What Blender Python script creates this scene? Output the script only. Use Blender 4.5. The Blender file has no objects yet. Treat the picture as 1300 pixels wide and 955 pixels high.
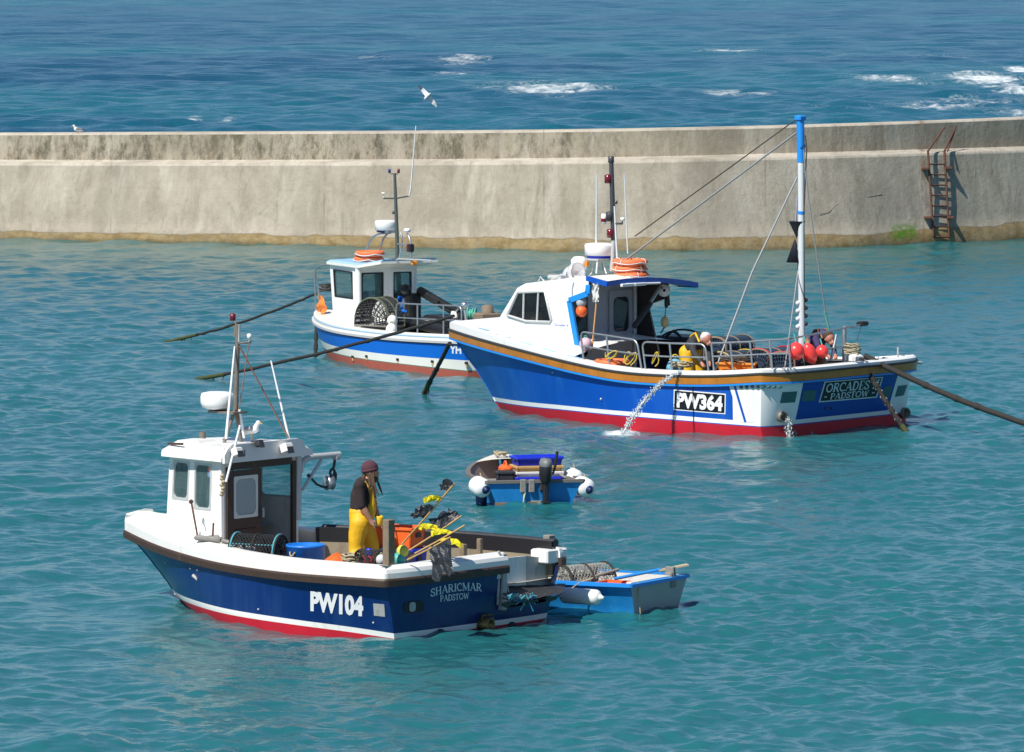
import bpy, bmesh, math, random
import numpy as np
from mathutils import Vector, Matrix, Quaternion
random.seed(7); rng = np.random.default_rng(11)
S = bpy.context.scene
R = math.radians
# ---------------------------------------------------------------- camera, sky, sun, exposure
F, YH, CH = 8000.0, -130.0, 10.2            # focal length and horizon in photo pixels (1300 wide), camera height
TH = math.atan((477.5 - YH) / F)
cam = bpy.data.cameras.new('camera'); cam_o = bpy.data.objects.new('camera', cam)
S.collection.objects.link(cam_o); S.camera = cam_o
cam.sensor_fit = 'HORIZONTAL'; cam.sensor_width = 36.0; cam.lens = 36.0 * F / 1300.0
cam.clip_start = 1.0; cam.clip_end = 20000
cam_o.location = (0, 0, CH); cam_o.rotation_euler = (math.pi / 2 - TH, 0, 0)
SUN_EL = R(50); TO_SUN = Vector((-0.65, -0.76, 0)).normalized() * math.cos(SUN_EL) + Vector((0, 0, math.sin(SUN_EL)))
w = bpy.data.worlds.new('World'); S.world = w; w.use_nodes = True
wn = w.node_tree.nodes; sky = wn.new('ShaderNodeTexSky'); sky.sky_type = 'NISHITA'; sky.sun_disc = False
sky.sun_elevation = SUN_EL; sky.sun_rotation = math.atan2(TO_SUN.x, TO_SUN.y)
sky.altitude = 1500; sky.air_density = 1.0; sky.dust_density = 0.0; sky.ozone_density = 5.0
w.node_tree.links.new(sky.outputs[0], wn['Background'].inputs[0]); wn['Background'].inputs[1].default_value = 0.085
sl = bpy.data.lights.new('sun', 'SUN'); sl.energy = 5.0; sl.angle = R(0.5); sl.color = (1.0, 0.955, 0.88)
so = bpy.data.objects.new('sun', sl); S.collection.objects.link(so)
so.rotation_euler = (-TO_SUN).to_track_quat('-Z', 'Y').to_euler()
S.view_settings.view_transform = 'Standard'; S.view_settings.look = 'None'
S.view_settings.exposure = 0.27; S.view_settings.gamma = 1.0; S.view_settings.use_curve_mapping = False
S.render.resolution_x = 1024; S.render.resolution_y = 752
# ---------------------------------------------------------------- measuring helpers
C0 = np.array([0, 0, CH])
FW = np.array([0, math.cos(TH), -math.sin(TH)]); UP = np.array([0, math.sin(TH), math.cos(TH)]); RT = np.array([1., 0, 0])
def ray(px, py): return FW + RT * ((px - 650) / F) + UP * ((477.5 - py) / F)
def atz(px, py, z=0.0): d = ray(px, py); return C0 + d * ((z - CH) / d[2])
def atY(px, py, Y): d = ray(px, py); return C0 + d * (Y / d[1])
class Frame:
    """local frame of a boat: x towards the bow, y to port, z up from the waterline"""
    def __init__(s, o, deg):
        s.h = R(deg); s.o = np.array([o[0], o[1], 0.0])
        s.fx = np.array([math.cos(s.h), math.sin(s.h), 0]); s.fy = np.array([-math.sin(s.h), math.cos(s.h), 0])
    def w(s, p): return s.o + s.fx * p[0] + s.fy * p[1] + np.array([0, 0, p[2]])
    def l(s, P): d = P - s.o; return np.array([d @ s.fx, d @ s.fy, d[2]])
    def Y(s, px, py, y): d = ray(px, py); return s.l(C0 + d * ((y - (C0 - s.o) @ s.fy) / (d @ s.fy)))
    def X(s, px, py, x): d = ray(px, py); return s.l(C0 + d * ((x - (C0 - s.o) @ s.fx) / (d @ s.fx)))
    def Z(s, px, py, z): return s.l(atz(px, py, z))
# ---------------------------------------------------------------- materials
MATS = {}
def mat(name, col, rough=0.5, metal=0.0, var=0.12, scale=6.0, bump=0.0, bscale=None, stain=None, stain_amt=0.0, sz=0.35, spec=0.5, coat=0.0, trans=0.0):
    if name in MATS: return MATS[name]
    m = bpy.data.materials.new(name); m.use_nodes = True; nt = m.node_tree; n = nt.nodes; L = nt.links.new
    b = n['Principled BSDF']; b.inputs['Roughness'].default_value = rough; b.inputs['Metallic'].default_value = metal
    b.inputs['Specular IOR Level'].default_value = spec; b.inputs['Coat Weight'].default_value = coat
    b.inputs['Transmission Weight'].default_value = trans
    tc = n.new('ShaderNodeTexCoord'); nz = n.new('ShaderNodeTexNoise'); nz.inputs['Scale'].default_value = scale
    nz.inputs['Detail'].default_value = 6; nz.inputs['Roughness'].default_value = 0.65; L(tc.outputs['Object'], nz.inputs['Vector'])
    mx = n.new('ShaderNodeMix'); mx.data_type = 'RGBA'
    c = Vector(col); mx.inputs['A'].default_value = (*(c * (1 - var)), 1); mx.inputs['B'].default_value = (*[min(1, k) for k in (c * (1 + var))], 1)
    L(nz.outputs['Fac'], mx.inputs['Factor']); out = mx.outputs['Result']
    if stain:
        mp = n.new('ShaderNodeMapping'); mp.inputs['Scale'].default_value = (1, 1, sz); L(tc.outputs['Object'], mp.inputs['Vector'])
        n2 = n.new('ShaderNodeTexNoise'); n2.inputs['Scale'].default_value = scale * 0.9; n2.inputs['Detail'].default_value = 8; n2.inputs['Roughness'].default_value = 0.75
        L(mp.outputs['Vector'], n2.inputs['Vector'])
        rp = n.new('ShaderNodeValToRGB'); rp.color_ramp.elements[0].position = 0.62 - 0.2 * stain_amt; rp.color_ramp.elements[1].position = 0.78
        L(n2.outputs['Fac'], rp.inputs['Fac']); m2 = n.new('ShaderNodeMix'); m2.data_type = 'RGBA'
        L(rp.outputs['Color'], m2.inputs['Factor']); L(out, m2.inputs['A']); m2.inputs['B'].default_value = (*stain, 1); out = m2.outputs['Result']
    L(out, b.inputs['Base Color'])
    if bump:
        n3 = n.new('ShaderNodeTexNoise'); n3.inputs['Scale'].default_value = bscale or scale * 4; n3.inputs['Detail'].default_value = 5
        L(tc.outputs['Object'], n3.inputs['Vector']); bp = n.new('ShaderNodeBump'); bp.inputs['Strength'].default_value = bump
        bp.inputs['Distance'].default_value = 0.02; L(n3.outputs['Fac'], bp.inputs['Height']); L(bp.outputs['Normal'], b.inputs['Normal'])
    MATS[name] = m; return m
def glass(name, tint, ior=1.5, opac=0.25):
    if name in MATS: return MATS[name]
    m = bpy.data.materials.new(name); m.use_nodes = True; nt = m.node_tree; n = nt.nodes; L = nt.links.new
    b = n['Principled BSDF']; b.inputs['Base Color'].default_value = (*tint, 1); b.inputs['Roughness'].default_value = 0.08
    tr = n.new('ShaderNodeBsdfTransparent'); tr.inputs['Color'].default_value = (0.75, 0.88, 0.86, 1)
    nz = n.new('ShaderNodeTexNoise'); nz.inputs['Scale'].default_value = 3.0
    mr = n.new('ShaderNodeMapRange'); mr.inputs['To Min'].default_value = opac * 0.7; mr.inputs['To Max'].default_value = opac * 1.3
    L(nz.outputs['Fac'], mr.inputs['Value']); mx = n.new('ShaderNodeMixShader'); L(mr.outputs['Result'], mx.inputs['Fac'])
    L(tr.outputs[0], mx.inputs[1]); L(b.outputs[0], mx.inputs[2])
    gl = n.new('ShaderNodeBsdfGlossy'); gl.inputs['Roughness'].default_value = 0.03; fr = n.new('ShaderNodeFresnel'); fr.inputs['IOR'].default_value = ior
    m2 = n.new('ShaderNodeMixShader'); L(fr.outputs[0], m2.inputs['Fac']); L(mx.outputs[0], m2.inputs[1]); L(gl.outputs[0], m2.inputs[2])
    L(m2.outputs[0], n['Material Output'].inputs['Surface']); MATS[name] = m; return m
WHITE = mat('white_gelcoat', (0.80, 0.79, 0.75), 0.35, var=0.05, scale=3, stain=(0.55, 0.47, 0.34), stain_amt=0.3, sz=.2)
WHITE2 = mat('white_gelcoat_clean', (0.82, 0.82, 0.80), 0.3, var=0.04, scale=3, stain=(0.6, 0.58, 0.52), stain_amt=0.05)
GREYW = mat('grey_painted_board', (0.40, 0.40, 0.38), 0.7, var=0.2, scale=7, stain=(0.2, 0.19, 0.17), stain_amt=0.4)
NAVY = mat('navy_hull_paint', (0.0018, 0.021, 0.125), 0.3, var=0.2, scale=1.9, coat=0.1, stain=(0.016, 0.050, 0.17), stain_amt=0.7, sz=.12)
ROYAL = mat('royal_blue_hull_paint', (0.0015, 0.072, 0.42), 0.32, var=0.2, scale=1.7, coat=0.1, stain=(0.02, 0.135, 0.47), stain_amt=0.7, sz=.12)
BLUE3 = mat('blue_band_paint', (0.004, 0.125, 0.56), 0.35, var=0.08, scale=2)
SKYB = mat('bright_blue_paint', (0.015, 0.24, 0.70), 0.4, var=0.08, scale=5)
RED = mat('red_antifouling', (0.50, 0.008, 0.024), 0.55, var=0.25, scale=3, stain=(0.42, 0.02, 0.03), stain_amt=.3)
REDB = mat('brown_red_antifouling', (0.36, 0.085, 0.055), 0.7, var=0.2, scale=3, stain=(0.16, 0.06, 0.04), stain_amt=0.3)
CREAMH = mat('cream_hull_paint', (0.74, 0.74, 0.68), 0.35, var=0.05, scale=2, stain=(0.55, 0.45, 0.3), stain_amt=0.1)
GREENL = mat('green_line_paint', (0.08, 0.2, 0.13), 0.5)
BROWN = mat('dark_brown_wood', (0.050, 0.028, 0.018), 0.55, var=0.35, scale=9, bump=0.2, stain=(0.2, 0.12, 0.07), stain_amt=0.2)
MAHOG = mat('dark_mahogany_door', (0.055, 0.018, 0.012), 0.4, var=0.3, scale=7)
VARN = mat('varnished_orange_wood', (0.47, 0.175, 0.020), 0.38, var=0.35, scale=2.6, stain=(0.26, 0.09, 0.014), stain_amt=0.55, coat=0.2)
POSTW = mat('weathered_post_wood', (0.20, 0.15, 0.10), 0.8, var=0.4, scale=12, bump=0.4)
GREYWOOD = mat('grey_weathered_wood', (0.22, 0.21, 0.19), 0.85, var=0.4, scale=10, bump=0.4)
DKGREY = mat('dark_grey_rubber', (0.035, 0.037, 0.042), 0.6, var=0.3, scale=8)
BLACK = mat('black_plastic', (0.012, 0.012, 0.014), 0.45, var=0.3, scale=10)
DECKG = mat('worn_grey_deck', (0.30, 0.30, 0.28), 0.8, var=0.3, scale=4, stain=(0.16, 0.14, 0.11), stain_amt=0.5)
STEEL = mat('galvanised_steel', (0.42, 0.44, 0.45), 0.38, metal=0.75, var=0.2, scale=12)
ALU = mat('grey_painted_tube', (0.52, 0.53, 0.52), 0.45, metal=0.2, var=0.12, scale=9)
MASTM = mat('weathered_mast_steel', (0.20, 0.18, 0.15), 0.6, metal=0.3, var=0.4, scale=14, stain=(0.22, 0.1, 0.04), stain_amt=0.5)
RUST = mat('rusty_iron', (0.10, 0.042, 0.028), 0.85, var=0.5, scale=14, bump=0.5, stain=(0.17, 0.06, 0.025), stain_amt=0.5)
ROPE = mat('dark_wet_rope', (0.020, 0.019, 0.018), 0.8, var=0.5, scale=30, bump=0.6)
ROPEB = mat('brown_mooring_rope', (0.075, 0.06, 0.05), 0.85, var=0.5, scale=30, bump=0.6)
ROPEC = mat('beige_rope', (0.42, 0.35, 0.22), 0.85, var=0.35, scale=30, bump=0.5)
ROPEY = mat('yellow_rope', (0.60, 0.44, 0.06), 0.8, var=0.25, scale=30, bump=0.5)
ROPEG = mat('green_rope', (0.10, 0.42, 0.33), 0.8, var=0.25, scale=30, bump=0.5)
WEED = mat('green_weed', (0.05, 0.06, 0.014), 0.8, var=0.5, scale=30, bump=0.6)
ORANGE = mat('orange_plastic', (0.80, 0.13, 0.022), 0.45, var=0.12, scale=6)
ORBUOY = mat('faded_orange_lifebuoy', (0.78, 0.17, 0.055), 0.6, var=0.15, scale=8)
REDBUOY = mat('red_inflatable_pvc', (0.85, 0.055, 0.05), 0.32, var=0.06, scale=4)
BLUEPL = mat('blue_plastic', (0.01, 0.16, 0.60), 0.4, var=0.12, scale=6)
CRATEB = mat('ultramarine_crate_plastic', (0.012, 0.035, 0.56), 0.45, var=0.12, scale=6)
CRATEW = mat('white_crate_plastic', (0.66, 0.66, 0.64), 0.5, var=0.1, scale=6)
CRATEY = mat('tan_crate_plastic', (0.55, 0.33, 0.11), 0.5, var=0.15, scale=6)
DINGB = mat('bright_blue_dinghy_paint', (0.008, 0.20, 0.52), 0.5, var=0.3, scale=5, stain=(0.03, 0.30, 0.60), stain_amt=0.5)
FEND = mat('white_fender_pvc', (0.78, 0.79, 0.77), 0.35, var=0.05, scale=5)
NAVYC = mat('navy_fender_end', (0.006, 0.02, 0.09), 0.4)
YELL = mat('yellow_oilskin', (0.70, 0.40, 0.006), 0.58, var=0.2, scale=6, bump=0.7, bscale=7, stain=(0.42, 0.25, 0.02), stain_amt=.35)
SHIRT = mat('dark_brown_jersey', (0.026, 0.017, 0.018), 0.9, var=0.3, scale=20, bump=0.3)
GREYSH = mat('charcoal_jersey', (0.035, 0.036, 0.04), 0.9, var=0.3, scale=20, bump=0.3)
PURP = mat('purple_jersey', (0.055, 0.04, 0.12), 0.9, var=0.3, scale=20, bump=0.3)
SKIN = mat('weathered_skin', (0.50, 0.25, 0.16), 0.55, var=0.15, scale=12)
SKIND = mat('ruddy_skin', (0.46, 0.19, 0.13), 0.55, var=0.15, scale=12)
CAPM = mat('maroon_knit_cap', (0.085, 0.032, 0.045), 0.95, var=0.3, scale=40, bump=0.5)
DREAD = mat('brown_dreadlock_hair', (0.10, 0.06, 0.035), 0.9, var=0.45, scale=40, bump=0.6)
GHAIR = mat('white_hair', (0.62, 0.60, 0.57), 0.9, var=0.2, scale=40, bump=0.5)
DHAIR = mat('dark_brown_hair', (0.06, 0.035, 0.02), 0.9, var=0.3, scale=40)
GULLW = mat('white_feathers', (0.78, 0.78, 0.77), 0.7, var=0.06, scale=20)
GULLG = mat('grey_feathers', (0.30, 0.32, 0.35), 0.7, var=0.12, scale=20)
BEAK = mat('yellow_beak', (0.6, 0.35, 0.04), 0.5)
EYE = mat('dark_eye', (0.01, 0.01, 0.012), 0.25)
FLAGB = mat('black_flag_plastic', (0.016, 0.019, 0.026), 0.4, var=0.4, scale=12, bump=0.4)
FLAGY = mat('yellow_tape', (0.78, 0.66, 0.015), 0.5, var=0.15, scale=12)
FLAGO = mat('orange_flag_cloth', (0.85, 0.24, 0.04), 0.7, var=0.2, scale=8)
CANE = mat('bamboo_cane', (0.45, 0.27, 0.09), 0.6, var=0.3, scale=15)
NETB = mat('black_pot_netting', (0.025, 0.027, 0.03), 0.8, var=0.5, scale=30)
NETBL = mat('blue_black_pot_netting', (0.02, 0.045, 0.085), 0.8, var=0.5, scale=30)
NETW = mat('grey_white_netting', (0.30, 0.30, 0.27), 0.8, var=0.5, scale=30)
NETG = mat('blue_green_twine', (0.08, 0.35, 0.42), 0.8, var=0.4, scale=30)
LETW = mat('white_lettering', (0.80, 0.80, 0.80), 0.5, var=0.04)
LETG = mat('pale_lettering', (0.62, 0.70, 0.75), 0.5, var=0.06)
LETB = mat('blue_lettering', (0.05, 0.1, 0.45), 0.5, var=0.06)
PLATE = mat('black_name_plate', (0.008, 0.008, 0.010), 0.35, var=0.1)
LAMPR = mat('dark_red_lamp_glass', (0.14, 0.01, 0.02), 0.2, var=0.1)
LAMPB = mat('dark_blue_lamp_glass', (0.01, 0.03, 0.2), 0.2, var=0.1)
LAMPO = mat('amber_lamp', (0.75, 0.26, 0.03), 0.3, var=0.1)
BULK = mat('grey_bulkhead_paint', (0.40, 0.41, 0.46), 0.5, var=0.08, scale=3)
INTER = mat('dark_cabin_interior', (0.045, 0.04, 0.036), 0.8, var=0.4, scale=3)
PALEB = mat('pale_blue_roof_paint', (0.30, 0.50, 0.72), 0.5, var=0.15, scale=5, stain=(0.7, 0.72, 0.72), stain_amt=0.4)
GREENP = mat('grey_green_patch', (0.045, 0.13, 0.14), 0.5, var=0.1)
BRASS = mat('bronze_fitting', (0.20, 0.13, 0.05), 0.4, metal=0.8, var=0.3)
FOAMM = glass('white_water_spray', (0.80, 0.84, 0.85), 1.2, opac=0.62)
TARP = mat('black_rubber_sheet', (0.03, 0.032, 0.036), 0.55, var=0.4, scale=5, bump=0.3, stain=(0.12, 0.12, 0.12), stain_amt=0.3)
PINK = mat('pink_white_buoy_net', (0.62, 0.42, 0.47), 0.6, var=0.3, scale=25)
YBUOY = mat('cream_yellow_buoy', (0.72, 0.56, 0.24), 0.5, var=0.12, scale=6)
GBUOY = mat('grey_buoy', (0.42, 0.44, 0.45), 0.5, var=0.2, scale=8)
TEALB = mat('teal_float', (0.06, 0.36, 0.30), 0.5, var=0.25, scale=8)
YGBUOY = mat('yellow_float', (0.62, 0.58, 0.08), 0.5, var=0.3, scale=10)
GLASS = glass('cabin_window_glass', (0.13, 0.22, 0.22), opac=0.38)
GLASSD = glass('dark_window_glass', (0.012, 0.012, 0.012), ior=1.25, opac=0.6)
GLASSM = mat('misted_window_pane', (0.36, 0.40, 0.40), 0.3, var=0.1, scale=3)
# ---------------------------------------------------------------- mesh collector
def V(p): return Vector((float(p[0]), float(p[1]), float(p[2])))
class MB:
    def __init__(s): s.v = []; s.f = []; s.m = []; s.s = []
    def add(s, vs, fs, mi=0, smooth=False):
        o = len(s.v); s.v += [tuple(map(float, p)) for p in vs]
        s.f += [tuple(i + o for i in f) for f in fs]; s.m += [mi] * len(fs); s.s += [smooth] * len(fs)
    def box(s, c, size, rot=None, mi=0, bev=0.0):
        c = V(c); hx, hy, hz = [k / 2 for k in size]
        if bev <= 0:
            P = [Vector((x, y, z)) for z in (-hz, hz) for x, y in ((-hx, -hy), (hx, -hy), (hx, hy), (-hx, hy))]
            fs = [(0, 3, 2, 1), (4, 5, 6, 7), (0, 1, 5, 4), (1, 2, 6, 5), (2, 3, 7, 6), (3, 0, 4, 7)]
        else:
            b = min(bev, hx * .9, hy * .9, hz * .9); P = []; 
            def ring(ix, iy, z): return [Vector(q + (z,)) for q in ((-ix + 0, -iy + b), (-ix + b, -iy), (ix - b, -iy), (ix, -iy + b), (ix, iy - b), (ix - b, iy), (-ix + b, iy), (-ix, iy - b))]
            rs = [ring(hx - b, hy - b, -hz), ring(hx, hy, -hz + b), ring(hx, hy, hz - b), ring(hx - b, hy - b, hz)]
            for r in rs: P += r
            fs = [tuple(reversed(range(8))), tuple(range(24, 32))]
            for k in range(3):
                for i in range(8): fs.append((k * 8 + i, k * 8 + (i + 1) % 8, k * 8 + 8 + (i + 1) % 8, k * 8 + 8 + i))
        M = rot if isinstance(rot, Matrix) else (Matrix.Rotation(rot, 3, 'Z') if rot else None)
        s.add([c + (M @ p if M else p) for p in P], fs, mi)
    def tube(s, pts, r, n=8, mi=0, caps=True, smooth=True):
        pts = [V(p) for p in pts]; rr = r if isinstance(r, (list, tuple)) else [r] * len(pts)
        vs = []; N = len(pts); prev = None
        for i, p in enumerate(pts):
            d = (pts[min(i + 1, N - 1)] - pts[max(i - 1, 0)]).normalized()
            if prev is None: a = d.orthogonal().normalized()
            else:
                a = prev - d * prev.dot(d); a = a.normalized() if a.length > 1e-6 else d.orthogonal().normalized()
            prev = a; b = d.cross(a)
            vs += [p + (a * math.cos(2 * math.pi * k / n) + b * math.sin(2 * math.pi * k / n)) * rr[i] for k in range(n)]
        fs = [(i * n + k, i * n + (k + 1) % n, (i + 1) * n + (k + 1) % n, (i + 1) * n + k) for i in range(N - 1) for k in range(n)]
        s.add(vs, fs, mi, smooth)
        if caps: s.add(vs[:n], [tuple(reversed(range(n)))], mi); s.add(vs[-n:], [tuple(range(n))], mi)
    def lathe(s, prof, o=(0, 0, 0), axis=(0, 0, 1), n=20, mi=0, smooth=True):
        o = V(o); q = Vector((0, 0, 1)).rotation_difference(V(axis).normalized()); vs = []
        for r, z in prof: vs += [o + q @ Vector((max(r, 1e-4) * math.cos(2 * math.pi * k / n), max(r, 1e-4) * math.sin(2 * math.pi * k / n), z)) for k in range(n)]
        fs = [(i * n + k, i * n + (k + 1) % n, (i + 1) * n + (k + 1) % n, (i + 1) * n + k) for i in range(len(prof) - 1) for k in range(n)]
        s.add(vs, fs, mi, smooth)
    def ball(s, c, r, sc=(1, 1, 1), axis=(0, 0, 1), n=16, mi=0):
        c = V(c); q = Vector((0, 0, 1)).rotation_difference(V(axis).normalized()); m = n // 2; vs = []
        for i in range(m + 1):
            a = math.pi * i / m; 
            vs += [c + q @ Vector((r * sc[0] * max(math.sin(a), 1e-4) * math.cos(2 * math.pi * k / n), r * sc[1] * max(math.sin(a), 1e-4) * math.sin(2 * math.pi * k / n), -r * sc[2] * math.cos(a))) for k in range(n)]
        fs = [(i * n + k, i * n + (k + 1) % n, (i + 1) * n + (k + 1) % n, (i + 1) * n + k) for i in range(m) for k in range(n)]
        s.add(vs, fs, mi, True)
    def torus(s, c, R_, r, axis=(0, 0, 1), n=28, m=10, mi=0, stripe=None):
        c = V(c); q = Vector((0, 0, 1)).rotation_difference(V(axis).normalized()); vs = []
        for i in range(n):
            a = 2 * math.pi * i / n
            for j in range(m):
                b = 2 * math.pi * j / m; vs.append(c + q @ Vector(((R_ + r * math.cos(b)) * math.cos(a), (R_ + r * math.cos(b)) * math.sin(a), r * math.sin(b))))
        for i in range(n):
            fs = [(i * m + j, ((i + 1) % n) * m + j, ((i + 1) % n) * m + (j + 1) % m, i * m + (j + 1) % m) for j in range(m)]
            o = len(s.v) if i == 0 else o
            if i == 0: s.v += [tuple(p) for p in vs]
            k = stripe if (stripe is not None and i % (n // 4) < 2) else mi
            s.f += [tuple(x + o for x in f) for f in fs]; s.m += [k] * m; s.s += [True] * m
    def strip(s, A, B, mi=0, smooth=False, closed=False):
        n = len(A); rng_ = range(n if closed else n - 1)
        s.add(list(A) + list(B), [(i, (i + 1) % n, n + (i + 1) % n, n + i) for i in rng_], mi, smooth)
    def prism(s, poly, dvec, mi=0):
        """polygon of 3D points thickened along dvec"""
        P = [V(p) for p in poly]; d = V(dvec); n = len(P)
        s.add(P + [p + d for p in P], [tuple(range(n)), tuple(reversed(range(n, 2 * n)))] + [(i, n + i, n + (i + 1) % n, (i + 1) % n) for i in range(n)], mi)
    def panel(s, q, holes=(), th=0.04, mi=0, mi_in=None):
        """flat wall on the four corners BL, BR, TR, TL (seen from outside), rectangular holes in uv, thickness inwards"""
        BL, BR, TR, TL = [V(p) for p in q]; nrm = (BR - BL).cross(TL - BL).normalized(); mi_in = mi if mi_in is None else mi_in
        us = sorted({0, 1} | {h[i] for h in holes for i in (0, 2)}); vs_ = sorted({0, 1} | {h[i] for h in holes for i in (1, 3)})
        P = lambda u, v, d=0: BL * (1 - u) * (1 - v) + BR * u * (1 - v) + TR * u * v + TL * (1 - u) * v - nrm * d
        inh = lambda u, v: any(h[0] < u < h[2] and h[1] < v < h[3] for h in holes)
        for a, b in zip(us, us[1:]):
            for c, d in zip(vs_, vs_[1:]):
                if inh((a + b) / 2, (c + d) / 2): continue
                s.add([P(a, c), P(b, c), P(b, d), P(a, d)], [(0, 1, 2, 3)], mi)
                s.add([P(a, c, th), P(b, c, th), P(b, d, th), P(a, d, th)], [(3, 2, 1, 0)], mi_in)
        for (a, c, b, d) in list(holes):
            cs = [(a, c), (b, c), (b, d), (a, d)]
            for k in range(4): s.add([P(*cs[k]), P(*cs[(k + 1) % 4]), P(*cs[(k + 1) % 4], th), P(*cs[k], th)], [(0, 1, 2, 3)], mi)
        cs = [(0, 0), (1, 0), (1, 1), (0, 1)]
        for k in range(4): s.add([P(*cs[k]), P(*cs[(k + 1) % 4]), P(*cs[(k + 1) % 4], th), P(*cs[k], th)], [(3, 2, 1, 0)], mi)
        return P
    def build(s, name, mats, parent=None):
        me = bpy.data.meshes.new(name); me.from_pydata(s.v, [], s.f)
        mats = mats if isinstance(mats, (list, tuple)) else [mats]
        for m in mats: me.materials.append(m)
        me.polygons.foreach_set('material_index', s.m); me.polygons.foreach_set('use_smooth', s.s); me.update()
        o = bpy.data.objects.new(name, me); S.collection.objects.link(o)
        if parent is not None: o.parent = parent
        return o
def tag(o, label, cat, group=None):
    o['label'] = label; o['category'] = cat
    if group: o['group'] = group
    return o
def thing(name, label, cat, loc=(0, 0, 0), rz=0.0, group=None):
    o = bpy.data.objects.new(name, None); S.collection.objects.link(o); o.empty_display_size = 0.2
    o.location = tuple(map(float, loc)); o.rotation_euler = (0, 0, rz); return tag(o, label, cat, group)
def copy_tree(o, parent=None):
    c = o.copy(); S.collection.objects.link(c)
    if parent is not None: c.parent = parent
    for ch in list(o.children): copy_tree(ch, c)
    return c
def arc(p0, p1, p2, n=8):
    a, b, c = V(p0), V(p1), V(p2); return [a * (1 - t) ** 2 + b * 2 * t * (1 - t) + c * t * t for t in [i / n for i in range(n + 1)]]
def sag(a, b, d, n=14): 
    a, b = V(a), V(b); return [a.lerp(b, i / n) - Vector((0, 0, d * 4 * (i / n) * (1 - i / n))) for i in range(n + 1)]
def rrect(w, h, r, k=4):
    P = []
    for cx, cy, a0 in ((w - r, r, -90), (w - r, h - r, 0), (r, h - r, 90), (r, r, 180)):
        for i in range(k + 1): a = R(a0 + 90 * i / k); P.append((cx + r * math.cos(a), cy + r * math.sin(a)))
    return P
def window(parent, P, hole, fm, gm, fw=0.03, rad=0.07, out=0.006, name='window', inset=0.02):
    """rounded frame and pane in a wall panel's hole; P is the panel's uv map"""
    u0, v0, u1, v1 = hole; a, b, d = P(u0, v0), P(u1, v0), P(u0, v1); ex, ey = (b - a), (d - a); W_, H_ = ex.length, ey.length
    ex.normalize(); ey.normalize(); nn = ex.cross(ey); mb = MB()
    rad = min(rad, W_ * .45, H_ * .45)
    inn = [a + ex * x + ey * y for x, y in [(p[0] + fw, p[1] + fw) for p in rrect(W_ - 2 * fw, H_ - 2 * fw, rad)]]
    ou = [a + ex * x + ey * y for x, y in [(p[0] - 0.012, p[1] - 0.012) for p in rrect(W_ + 0.024, H_ + 0.024, 0.02)]]
    up = [p + nn * out for p in inn]; uo = [p + nn * out for p in ou]
    mb.strip(uo, up, 0, closed=True); mb.strip([p - nn * 0.004 for p in ou], uo, 0, closed=True); mb.strip(up, [p - nn * inset for p in inn], 0, closed=True)
    mb.add([p - nn * inset for p in inn], [tuple(range(len(inn)))], 1)
    return mb.build(name, [fm, gm], parent)
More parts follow.
